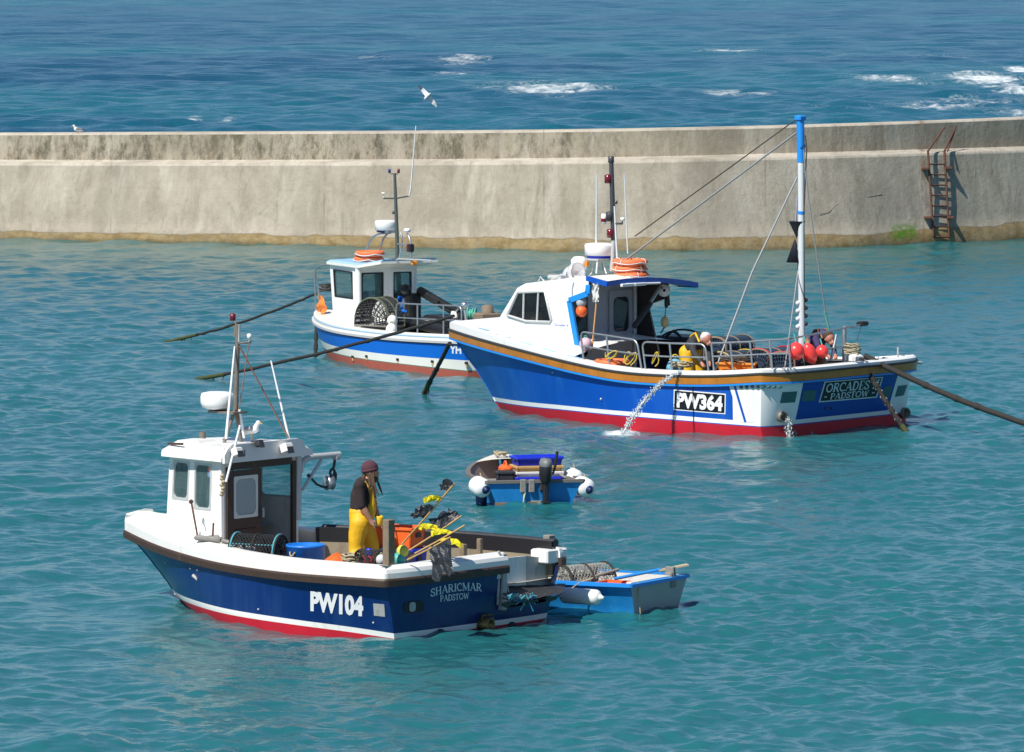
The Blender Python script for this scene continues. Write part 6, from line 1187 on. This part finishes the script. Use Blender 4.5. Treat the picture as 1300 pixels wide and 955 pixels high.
# ---------------------------------------------------------------- dinghies
def dinghy(fr, L_, bt, bs, zt_, zbow, mats, label, tmat, rake=.12):
    zst = interp([(0, zt_), (.5, zt_ - .02), (1, zbow)])
    H = Hull(fr, [(-.3, L_ - .5), (0, L_ - .3), (zbow, L_), (1, L_ + .1)], [(-.3, .05), (0, 0), (.6, -rake * .5)], plan(bs, .45, 2.1, bt), plan(bs * .78, .4, 1.9, bt), zst, 1.1, (0, .02), 8)
    root = thing('dinghy', label, 'dinghy', fr.o, fr.h, 'dinghies')
    n0 = H.nt; alt = lambda k, i, mi: 1 if n0 <= i < n0 + H.ns else 0
    H.skin([lambda t: -.3, lambda t: .0, lambda t: .12, lambda t: zst(t) * .6, zst], [0] * 4, [mats[0], tmat], root, alt=alt)
    H.sweep([(.0, -.05), (.035, -.045), (.035, .0), (-.05, .005), (-.05, -.02), (-.02, -.04)], zst).build('gunwale', mats[1], root)
    mb = H.lining(zst, .06, -.035, .97); H.deck(.06, -.03, 0, .95, mb=mb); mb.build('lining', mats[2], root)
    return H, root, zst
def d1():
    o = (atz(622, 641) + atz(735, 641)) / 2; fr = Frame(o[:2], 101)
    H, root, zst = dinghy(fr, 3.15, .04, .86, .42, .60, (DINGB, mat('grey_brown_gunwale', (.14, .13, .12), .7), mat('pinkish_grey_lining', (.34, .27, .24), .8, var=.25, scale=4)), 'bright blue dinghy with black outboard motor and round white fenders', DINGB)
    X = lambda px, py, x=0.0: fr.w(fr.X(px, py, x)); XL = lambda px, py, x=0.0: fr.X(px, py, x); z0 = zst(0)
    for x, z in ((.75, .24), (1.7, .27)): mb = MB(); t = H.t_of(x, .3); w_ = H.hb(t, .27) * 2 - .1; mb.box((x, 0, z), (.2, w_, .035), bev=.01); mb.build('thwart', GREYWOOD, root)
    mb = H.deck(0, -.04, .74, 1.0, .08, zf=zst); mb.v = [(p[0], p[1], p[2] + .02) for p in mb.v]; mb.build('bow_cover', mat('pale_bow_canvas', (.58, .56, .50), .8, var=.2, bump=.4), root)
    mb = MB()
    for px in (664, 675): mb.box(XL(px, 617, -.07), (.05, .10, .22), bev=.01)
    mb.build('transom_chock', GREYWOOD, root); mb = MB(); mb.box(XL(655, 641, -.03), (.025, .72, .09)); mb.build('wooden_patch', POSTW, root); mb = MB(); mb.box(XL(685, 640, -.03), (.02, .30, .12)); mb.build('scraped_patch', mat('scraped_grey_paint', (.25, .30, .28), .8, var=.5, scale=12), root)
    # outboard motor
    q = XL(692, 612, -.12); m = thing('outboard_motor', 'black outboard motor clamped on the transom of the bright blue dinghy', 'outboard motor', fr.w(q), fr.h); k = .80
    mb = MB(); mb.lathe([(.10, -.02), (.135, .03), (.15, .14), (.145, .26), (.12, .33), (.07, .365), (.001, .37)], (-.02, 0, .02), (-.12, 0, 1), 14); mb.v = [(p[0] * 1.15, p[1] * .72, p[2]) for p in mb.v]; mb.build('cowl', BLACK, m)
    mb = MB(); mb.lathe([(.14, .0), (.148, .06), (.12, .12), (.02, .14)], (-.05, 0, .27), (-.12, 0, 1), 14); mb.v = [(p[0] * 1.15, p[1] * .74, p[2]) for p in mb.v]; mb.build('cowl_top', mat('grey_motor_cowl', (.16, .17, .17), .5, var=.3), m)
    mb = MB(); mb.box((-.03, .0, -.20), (.13, .085, .46), bev=.02); mb.box((-.06, 0, -.33), (.26, .13, .018), bev=.005); mb.tube([(-.16, 0, -.47), (.10, 0, -.47)], [.03, .045], 10); mb.prism([(-.02, -.01, -.48), (.08, -.01, -.48), (-.02, -.01, -.62)], (0, .02, 0)); mb.build('leg', BLACK, m)
    mb = MB(); mb.box((.09, 0, -.05), (.09, .17, .22), bev=.02); mb.tube([(.1, .05, -.05), (.2, .05, -.05)], .015, 6); mb.build('clamp_bracket', DKGREY, m)
    mb = MB(); mb.tube([(.08, -.03, .10), (.12, -.16, .13), (.14, -.19, .2)], [.025, .022, .02], 8); mb.tube([(.14, -.19, .2), (.16, -.24, .50)], .026, 8); mb.build('tiller', BLACK, m)
    mb = MB()
    for a in range(3): an = a * 2.094; mb.prism([(-.18, .02 * math.cos(an), -.47 + .02 * math.sin(an)), (-.20, .10 * math.cos(an - .35), -.47 + .10 * math.sin(an - .35)), (-.17, .11 * math.cos(an + .35), -.47 + .11 * math.sin(an + .35))], (.008, 0, 0))
    mb.build('propeller', BLACK, m)
    # fenders
    ax = V(fr.w((0, 1, 0)) - fr.w((0, 0, 0)))
    A = lambda dx: (-math.sin(dx) * 0 + dx, -.93, -.16)
    def fd(px, py, x, label, r=.165, l=.42, a=(.5, -.86, -.2)): fender(fr.w(fr.X(px, py, x)), 0, label, r, l, 'white dinghy fenders', a, loc_hang=(0, .12, .22))
    fd(609.5, 618, .15, 'white fender with navy end at the left stern corner of the bright blue dinghy'); fd(741, 618, .12, 'white fender with navy end, nearer of two on the right of the bright blue dinghy'); fd(728, 606, .9, 'white fender with navy end, farther of two on the right of the bright blue dinghy', .15, .38); fd(611, 634, .25, 'dark fender in the water below the left white fender', .085, .2) if 0 else None
    mb = MB(); mb.lathe([(.001, -.1), (.09, -.09), (.1, .08), (.001, .1)], n=12); o_ = mb.build('dark_float', NAVYC); o_.location = tuple(fr.w(fr.X(611, 634, .3))); tag(o_, 'small navy float at the waterline below the left white fender', 'float')
    # fish boxes stacked amidships
    zt0 = .262; q = XL(682, 606, .95); hs = [(.16, CRATEW, 'white fish box with blue rim, bottom of the stack in the bright blue dinghy', CRATEB), (.10, CRATEW, 'shallow white fish box under the tan one in the bright blue dinghy', None), (.11, CRATEY, 'tan fish box under the blue one in the bright blue dinghy', None), (.17, CRATEB, 'blue fish box on top of the stack in the bright blue dinghy', None)]; z = zt0
    top_z = XL(682, 579, .95)[2]; sc = (top_z - zt0) / .54
    for i, (hh, m_, lab, rm) in enumerate(hs):
        c = crate('fish_box', fr.w((.95 + .02 * i, q[1], z)), fr.h + R(90) + .03 * i, lab, 'fish box', (.80, .46, hh * sc - .004), m_, 'stacked fish boxes')
        if rm: [setattr(ch.material_slots[0], 'material', rm) for ch in c.children if ch.name.startswith('rim')]
        z += hh * sc
    q = XL(643, 602, .8); root = thing('fuel_tank', 'orange fuel can beside the stacked boxes in the bright blue dinghy', 'fuel can', fr.w((.9, q[1], .06)), fr.h); hh = XL(643, 584, .9)[2] - .06; mb = MB(); mb.box((0, 0, hh / 2 - .04), (.34, .2, hh - .08), bev=.05); mb.build('body', ORANGE, root); mb = MB(); mb.tube(arc((-.12, 0, hh - .1), (0, 0, hh + .05), (.12, 0, hh - .1)), .02, 6); mb.build('handle', ORANGE, root)
    q = XL(642, 604, .35); crate('box', fr.w((.4, q[1], .12)), fr.h + R(90), 'grey plastic box behind the transom of the bright blue dinghy', 'box', (.28, .24, XL(642, 598, .4)[2] - .12), DKGREY)
    rope_coil(fr.w((2.5, .1, zst(.8) + .075)), 'pale rope heap on the bow of the bright blue dinghy', .10, ROPEC, turns=4, seed=31, flat=.02)
    mb = MB(); P = [V(XL(664, 610, -.03)), V(XL(663, 622, -.07)), V(XL(665, 630, -.06)), V(XL(664.5, 648, -.06))]; mb.tube(P, .012, 5); mb.tube([V(XL(669, 612, -.03)), V(XL(667, 625, -.08)), V(XL(664, 640, -.07))], .012, 5); o_ = mb.build('painter_rope', mat('pale_green_rope', (.42, .52, .36), .8)); o_.location = tuple(fr.o); o_.rotation_euler = (0, 0, fr.h); tag(o_, 'pale green ropes hanging over the transom beside the outboard motor', 'rope')
    for s_ in (1,): mb = MB(); mb.tube([(.5, -.62, .42), (2.3, -.45, .5)], .022, 8); mb.box((.35, -.64, .42), (.4, .12, .02), bev=.005); o_ = thing('oar', 'grey wooden oar lying along the right side of the bright blue dinghy', 'oar', fr.o, fr.h); mb.build('shaft', GREYWOOD, o_)
d1()
def d2():
    o = (atz(801, 780) + atz(866, 768)) / 2; fr = Frame(o[:2], 148)
    H, root, zst = dinghy(fr, 2.95, .04, .84, .44, .52, (DINGB, SKYB, mat('dirty_white_lining', (.48, .48, .45), .8, var=.25, scale=4, stain=(.3, .27, .22), stain_amt=.4)), 'blue dinghy with plain grey transom tucked behind the navy boat', mat('grey_transom_paint', (.34, .36, .36), .7, var=.1))
    XL = lambda px, py, x=0.0: fr.X(px, py, x); YL = lambda px, py, y: fr.Y(px, py, y)
    for x, z in ((.8, .26), (1.7, .28)): mb = MB(); t = H.t_of(x, .3); w_ = H.hb(t, .27) * 2 - .1; mb.box((x, 0, z), (.2, w_, .035), bev=.01); mb.build('thwart', GREYWOOD, root)
    mb = MB(); mb.box(XL(851, 736, .0), (.12, .14, .22), bev=.01); mb.box(XL(851, 728, .0), (.14, .07, .2), bev=.01); mb.build('transom_pad', GREYWOOD, root)
    mb = MB(); mb.box((.02, 0, zst(0) + .006), (.08, 1.5, .03), bev=.005); mb.build('transom_cap', CREAMH, root)
    mb = MB(); q = H.pick(735, 750)
    def oar(a, b, label, seed):
        root = thing('oar', label, 'oar', fr.o, fr.h); A, B = V(a), V(b); d = (B - A).normalized(); mb = MB(); mb.tube([A, A.lerp(B, .62)], .024, 8); mb.build('shaft', SKYB if seed == 1 else GREYWOOD, root); mb = MB(); s_ = Vector((0, 0, 1)).cross(d).normalized(); c0 = A.lerp(B, .60); up = s_.cross(d) * .01
        mb.prism([c0 - s_ * .025, c0 + d * .12 - s_ * .07, B - s_ * .08, B + s_ * .08, c0 + d * .12 + s_ * .07, c0 + s_ * .025], up * 2); mb.build('blade', mat('bare_oar_wood', (.42, .34, .24), .7, var=.25), root)
    oar(YL(780, 735, .05), XL(873, 716, -.1), 'oar with pale wooden blade over the grey transom of the dinghy', 1)
    oar(YL(785, 723, -.35), YL(735, 738, .3), 'grey wooden oar lying inside the dinghy beside the lobster pot', 2)
    q = YL(738, 757, 1.0); a = YL(713, 757, 1.0); ln = np.linalg.norm(YL(764, 757, 1.0) - a); fender(fr.w(q + np.array([0, .02, 0])), 0, 'long white fender hanging on the side of the grey transom dinghy', .115, ln, 'white dinghy fenders', tuple(fr.w((1, 0, 0)) - fr.w((0, 0, 0))), FEND, FEND, loc_hang=(0, .1, .2))
    q = YL(741, 716, .0); lobster_pot(fr.w((q[0], .0, .18)), fr.h + 1.2, 'lobster pot of grey white netting in the bow of the grey transom dinghy', L_=.8, W_=.55, H_=max(.3, q[2] - .18), net=NETW, rope=NETB, frame=NETB)
    q = YL(720, 716, -.1); lobster_pot(fr.w((q[0], -.15, .18)), fr.h + 1.0, 'lobster pot of grey white netting, half hidden by the navy boat stern', L_=.7, W_=.5, H_=max(.3, q[2] - .20), net=NETW, rope=NETB, frame=NETB)
    q = YL(786, 741, .1); crate('fish_box', fr.w((q[0], q[1], .08)), fr.h + .1, 'low orange fish tray inside the grey transom dinghy', 'fish tray', (.60, .42, max(.14, q[2] - .06)), ORANGE, 'orange trays')
    rope_coil(fr.w((1.25, .1, .10)), 'dark rope heap inside the grey transom dinghy beside the orange tray', .24, ROPE, turns=6, seed=41, flat=.1)
    mb = MB(); mb.tube([XL(810, 738, -.03), XL(811, 752, -.06), XL(813, 779, -.07)], .010, 5); o_ = mb.build('lanyard', ROPEC); o_.location = tuple(fr.o); o_.rotation_euler = (0, 0, fr.h); tag(o_, 'thin pale line hanging down the grey transom of the dinghy', 'rope')
d2()
# ---------------------------------------------------------------- mooring ropes
def mooring(a, b, r, label, m, dip=.0, weed=None, seed=1):
    A, B = V(a), V(b); r_ = random.Random(seed); root = thing('mooring_rope', label, 'mooring rope', A, 0, 'mooring ropes'); P = [p - A for p in sag(A, B, dip, 26)]; P = [P[0]] + [p + Vector((0, r_.uniform(-.008, .008), r_.uniform(-.008, .008))) for p in P[1:-1]] + [P[-1]]
    mb = MB(); mb.tube(P, r, 8)
    for k in range(int(3 + 3 * r_.random())): i = r_.randint(3, 22); mb.ball(P[i], r * 1.3, (1, 1, 2.2), P[i + 1] - P[i], 8)
    mb.build('rope', m, root)
    if 'chain' in label:
        mb = MB()
        for k in range(60): t = k / 60 * 21; i = int(t); p = P[i].lerp(P[i + 1], t - i); an = k * .9; mb.ball(p + Vector((math.cos(an), math.sin(an) * .4, math.sin(an))) * r * .85, .02, (1, 1, 1.6), n=6)
        mb.build('chain', mat('pale_chain', (.35, .35, .34), .5, metal=.4), root)
    if weed:
        i0 = int(26 * (1 - weed)); mb = MB(); mb.tube(P[i0:], r * 1.25, 8)
        for k in range(16): p = P[i0].lerp(P[-1], r_.random()); mb.tube([p, p + Vector((r_.uniform(-.05, .05), 0, -r_.uniform(.06, .22)))], [r * .5, .006], 5)
        mb.build('weed', WEED, root)
zz = -.12
mooring(b3.w(b3.Y(401, 373, .1)), atz(196, 437, zz), .030, 'long dark mooring rope from the white boat bow down to the water at left', ROPE, .12, .25, 2)
mooring(b2.w(b2.Y(576, 401, .15)), atz(236, 484, zz), .036, 'long dark mooring rope from the royal blue boat bow, crossing the white boat', ROPE, .10, .14, 3)
mooring(b3.w(b3.Y(402, 404, .25)), atz(400.5, 454, zz), .04, 'dark rope hanging straight down beside the white boat bow', ROPE, 0, None, 4)
mooring(b2.w(b2.Y(571, 436, .12)), atz(535, 506, zz), .045, 'short dark rope from the royal blue stem, slanting down to the water', ROPE, 0, .3, 5)
mooring(b2.w(b2.X(1098, 452, -.05)), atz(1440, 572, zz), .055, 'thick brown mooring rope from the royal blue stern leading out at right', mat('dark_brown_hawser', (.026, .023, .021), .85, var=.5, scale=30, bump=.5), .22, None, 6)
mooring(b2.w(b2.X(1093, 455, -.22)), atz(1157, 557, zz), .045, 'chain wrapped rope slanting down across the ORCADES II name board', ROPE, .06, .18, 7)
# ---------------------------------------------------------------- people
def person(label, J, mats, parts_extra, voxel, S_):
    """J: joints in metres relative to the origin; J['o'] is the origin in the world"""
    return None
def limb(*pts): return [(pts[i][0], pts[i + 1][0], pts[i][1], pts[i + 1][1], pts[i][2]) for i in range(len(pts) - 1)]
def man1():
    base = b1.w((1.93, 0.05, .59)); Y0 = base[1]; O = V(base)
    def J(px, py, d=0.0): return V(atY(px, py, Y0 + d)) - O      # d: metres away from the camera
    root = thing('person', 'person in yellow dungarees, dark jersey and maroon cap standing on the navy boat', 'person', O)
    zf = 0.06; foot = lambda p: Vector((p.x, p.y, zf))
    hipN, hipF = J(457, 664, -.10), J(462, 664, .09); kN, kF = J(452, 692, -.11), J(472, 692, .10); aN = foot(J(450, 735, -.12)); aF = foot(J(472, 735, .12))
    sN, sF = J(456, 617, -.19), J(468, 616, .17); eN = J(459, 642, -.22); wN = J(470, 660, -.17); eF, wF = J(474, 640, .17), J(481, 659, .06)
    c = []
    c += limb((J(460, 662, 0), .155, 1), (J(458, 645, 0), .155, 1), (J(459, 630, 0), .16, 1), (J(461, 617, 0), .135, 1)) + [(sN, sF, .085, .085, 1)]
    c += limb((J(463, 612, 0), .062, 0), (J(468, 604, 0), .060, 0)); head = J(470, 598, 0); c += [(head, head + Vector((0, 0, .035)), .098, .100, 0), (head + Vector((.045, -.01, -.05)), head + Vector((.075, -.015, -.075)), .062, .045, 0), (head + Vector((.095, -.02, -.005)), head + Vector((.118, -.025, -.025)), .016, .018, 0), (head + Vector((.06, -.01, .02)), head + Vector((.085, -.015, .02)), .05, .03, 0)]
    c += limb((sN, .078, 1), (eN, .062, 1)) + limb((eN, .052, 0), (eN.lerp(wN, .4), .050, 0), (wN, .034, 0)) + limb((sF, .074, 1), (eF, .058, 1)) + limb((eF, .050, 0), (wF, .036, 0))
    c += limb((hipN, .125, 2), (kN, .085, 2), (aN, .06, 2)) + limb((hipF, .125, 2), (kF, .085, 2), (aF, .06, 2))
    for a in (aN, aF): c += [(a + Vector((-.04, 0, -.01)), a + Vector((.18, -.02, -.02)), .05, .042, 3)]
    # hands: palm, four fingers of different length, thumb
    for w_, e_, m_ in ((wN, eN, 0), (wF, eF, 0)):
        d = (w_ - e_).normalized(); s_ = d.cross(Vector((0, 1, 0))).normalized(); pc = w_ + d * .06; c += [(w_, pc, .034, .038, m_)]; dn = Vector((.25, 0, -1)).normalized()
        for k, (o_, ln) in enumerate(((-.033, .062), (-.011, .074), (.011, .068), (.033, .05))): f0 = pc + Vector((0, o_, 0)) + d * .02; f1 = f0 + d * ln * .55; f2 = f1 + (d * .4 + dn).normalized() * ln * .55; c += [(f0, f1, .0115, .0105, m_), (f1, f2, .0105, .009, m_)]
        t0 = w_ + d * .025 + s_ * .02; c += [(t0, t0 + d * .045 + s_ * .035, .014, .011, m_)]
    blob('body', c, [SKIN, SHIRT, YELL, BLACK], root, .0105, 2)
    # dungarees: a loose garment over hips, legs and chest
    g = limb((J(459, 660, 0), .178, 0), (J(458, 652, 0), .172, 0)) + limb((hipN, .150, 0), (hipN.lerp(kN, .5) + Vector((-.01, 0, 0)), .128, 0), (kN, .108, 0), (kN.lerp(aN, .5) + Vector((.02, 0, 0)), .112, 0), (aN + Vector((0, 0, .05)), .105, 0)) + limb((hipF, .146, 0), (kF, .108, 0), (kF.lerp(aF, .5) + Vector((-.01, 0, 0)), .112, 0), (aF + Vector((0, 0, .05)), .104, 0))
    for k, zz_ in enumerate((.12, .22, .32)): g += [(kN.lerp(aN, zz_ * 2.2) + Vector((-.03, -.06, 0)), kN.lerp(aN, zz_ * 2.2) + Vector((.04, -.06, .02)), .062, .06, 0)]
    g += limb((J(468, 652, -.03), .10, 0), (J(471, 634, -.02), .085, 0), (J(470, 624, -.02), .075, 0)); o = blob('dungarees', g, [YELL], root, .014, 2)
    mb = MB(); mb.tube([J(470, 623, -.10), J(463, 612, -.12), J(456, 614, -.13), J(452, 630, -.08), J(455, 648, -.05)], .020, 6); mb.build('shoulder_strap', YELL, root)
    # head details
    mb = MB(); hc = head + Vector((-.008, 0, .045)); mb.ball(hc, .116, (1.04, .96, .92), (-.16, 0, 1), 20); mb.torus(hc + Vector((.0, 0, -.03)), .108, .020, (-.2, 0, 1), 24, 8); mb.build('knit_cap', CAPM, root)
    r_ = random.Random(3); mb = MB()
    for k in range(15):
        y = r_.uniform(-.09, .08); a = head + Vector((-.085 + abs(y) * .4, y, -.02)); L_ = r_.uniform(.32, .52); mid = a + Vector((-.075 + r_.uniform(-.03, .02), y * .4 - .02, -L_ * .45)); e = a + Vector((-.07 + r_.uniform(-.05, .05), y * .9 - .03, -L_)); mb.tube(arc(a, mid, e, 6), [.014, .014, .013, .013, .012, .011, .008], 6)
    for k in range(9):
        a = head + Vector((r_.uniform(-.02, .05), -.095, r_.uniform(-.04, .0))); L_ = r_.uniform(.22, .46); e = a + Vector((r_.uniform(.0, .09), -.05 + r_.uniform(-.02, .02), -L_)); mb.tube(arc(a, a + Vector((.0, -.05, -L_ * .5)), e, 6), [.012, .012, .012, .011, .011, .010, .006], 6)
    for k in range(4): a = head + Vector((.05, .06, -.06)); e = a + Vector((.06 + .02 * k, -.02, -.16 - .04 * k)); mb.tube(arc(a, a + Vector((.06, 0, -.06)), e, 5), .010, 5)
    mb.build('dreadlocks', DREAD, root)
    mb = MB(); mb.ball(head + Vector((.07, -.015, -.10)), .055, (.9, .9, 1.2)); mb.build('beard', DREAD, root)
    for y in (-.052, .02): mb = MB(); mb.ball(head + Vector((.088, y - .004, .012)), .011, n=8); mb.build('eye', EYE, root)
    mb = MB(); mb.ball(head + Vector((-.005, -.1, -.02)), .026, (.7, .4, 1.1), n=8); mb.build('ear', SKIN, root)
    mb = MB(); mb.tube([head + Vector((.112, -.04, -.052)), head + Vector((.118, -.015, -.053)), head + Vector((.112, .01, -.052))], .006, 5); mb.build('mouth', SKIND, root)
    mb = MB(); mb.lathe([(.001, 0), (.045, 0), (.05, .03), (.052, .13), (.046, .14), (.001, .12)], n=14); o = mb.build('baler', mat('yellow_plastic_baler', (.75, .5, .02), .45)); o.location = tuple(O + J(481, 667, .0) ); o.rotation_euler = (.2, .1, 0); tag(o, 'yellow plastic baler held by the person in maroon cap', 'baler')
man1()
def bent(label, fr, J, mats, head_r, hair, facing, gy, root_pt):
    """stooping figure: pelvis, shoulders and head from the photograph, feet on the deck"""
    O = V(fr.w(root_pt)); root = thing('person', label, 'person', O); P = {k: V(fr.w(fr.Y(px, py, y))) - O for k, (px, py, y) in J.items()}; side = Vector((math.cos(fr.h + math.pi / 2), math.sin(fr.h + math.pi / 2), 0)); skin, shirt, legs, boot = mats; f = facing.normalized()
    pel, sh, hd = P['pelvis'], P['shoulder'], P['head']; ax = f.cross(Vector((0, 0, 1))).normalized(); z0 = .05
    c = limb((pel, .165, 1), (pel.lerp(sh, .5) + Vector((0, 0, .035)), .165, 1), (sh, .15, 1)) + [(sh - ax * .17, sh + ax * .17, .085, .085, 1)] + limb((sh.lerp(hd, .3), .07, 0), (hd, .065, 0)) + [(hd, hd + Vector((0, 0, .02)), head_r, head_r, 0), (hd + f * .06 + Vector((0, 0, -.07)), hd + f * .08 + Vector((0, 0, -.06)), .05, .045, 0), (hd + f * (head_r + .01) + Vector((0, 0, -.02)), hd + f * (head_r + .02) + Vector((0, 0, -.04)), .018, .02, 0)]
    g = limb((pel, .185, 0), (pel + Vector((0, 0, -.08)), .185, 0))
    for s_ in (-1, 1):
        hip = pel + ax * .1 * s_; kn = Vector((hip.x, hip.y, (hip.z + z0) * .52)) + f * .12 + ax * .04 * s_; an = Vector((hip.x, hip.y, z0)) + ax * .05 * s_ - f * .04; c += limb((hip, .12, 2), (kn, .085, 2), (an, .06, 2)) + [(an, an + f * .17 - Vector((0, 0, .01)), .048, .04, 3)]; g += limb((hip, .14, 0), (kn, .112, 0), (an + Vector((0, 0, .1)), .10, 0))
        hand = P['hand'] + ax * .09 * s_; a = sh + ax * .18 * s_; el = a.lerp(hand, .5) - f * .05 + ax * .05 * s_; c += limb((a, .078, 1), (el, .062, 1), (el.lerp(hand, .55), .048, 1)) + limb((el.lerp(hand, .55), .046, 1), (el.lerp(hand, .85), .042, 1)) + limb((el.lerp(hand, .85), .036, 0), (hand, .034, 0)); d = (hand - el).normalized(); c += [(hand, hand + d * .05, .036, .038, 0)]
        for o_, ln in ((-.03, .055), (-.01, .068), (.01, .063), (.03, .045)): f0 = hand + d * .06 + ax * o_; c += [(f0, f0 + d * ln * .5, .012, .011, 0), (f0 + d * ln * .5, f0 + d * ln * .8 + f * -.03, .011, .009, 0)]
        c += [(hand + d * .02 - ax * .03 * s_, hand + d * .06 - ax * .055 * s_, .014, .011, 0)]
    blob('body', c, [skin, shirt, legs, boot], root, .013, 2)
    g += limb((pel.lerp(sh, .12) - Vector((0, 0, .03)) + f * .0, .17, 0), (pel.lerp(sh, .45) + f * .03 - Vector((0, 0, .07)), .14, 0)); blob('dungarees', g, [legs], root, .016, 2)
    mb = MB()
    for s_ in (-1, 1): a = sh + ax * .10 * s_; mb.tube([pel + ax * .06 * s_ + Vector((0, 0, .15)), pel.lerp(sh, .5) + ax * .08 * s_ + Vector((0, 0, .205)), sh + ax * .10 * s_ + Vector((0, 0, .14)), sh + ax * .1 * s_ + f * .13], .022, 6)
    mb.build('shoulder_strap', legs, root)
    mb = MB(); mb.ball(hd - f * .025 + Vector((0, 0, .035)), head_r * 1.07, (1, 1, .92), (f * -.5 + Vector((0, 0, 1))), 16); mb.build('hair', hair, root)
    for s_ in (-1, 1):
        mb = MB(); mb.ball(hd + f * (head_r * .93) + ax * .04 * s_ + Vector((0, 0, -.005)), .011, n=8); mb.build('eye', EYE, root); mb = MB(); mb.ball(hd + ax * (head_r) * s_ + Vector((0, 0, -.02)), .026, (.6, .6, 1.1), n=8); mb.build('ear', skin, root)
    mb = MB(); mb.tube([hd + f * .125 + ax * .03 + Vector((0, 0, -.075)), hd + f * .132 + Vector((0, 0, -.077)), hd + f * .125 - ax * .03 + Vector((0, 0, -.075))], .006, 5); mb.build('mouth', SKIND, root)
def crew2():
    fr = b2; c = fr.Y(880, 446, 1.0)
    aft = V(fr.w((-1, .25, 0)) - fr.w((0, 0, 0)))
    bent('person with white hair, grey jersey and yellow dungarees stooping over the guard rail', fr, dict(pelvis=(876, 447, .95), shoulder=(888, 432, 1.05), head=(897, 431, 1.15), hand=(896, 462, 1.35)), (SKIND, GREYSH, YELL, BLACK), .105, GHAIR, aft + Vector((0, 0, -.2)), .5, (c[0], 1.0, D2))
    c = fr.Y(1034, 440, -.5)
    bent('person in purple jersey stooping at the stern behind the red inflatable buoys', fr, dict(pelvis=(1032, 438, -.55), shoulder=(1044, 427, -.5), head=(1053, 430, -.45), hand=(1056, 452, -.4)), (SKIND, PURP, mat('brown_oilskin', (.22, .11, .03), .5, var=.3), BLACK), .10, DHAIR, aft + Vector((0, 0, -.25)), .5, (c[0], -.5, D2))
crew2()
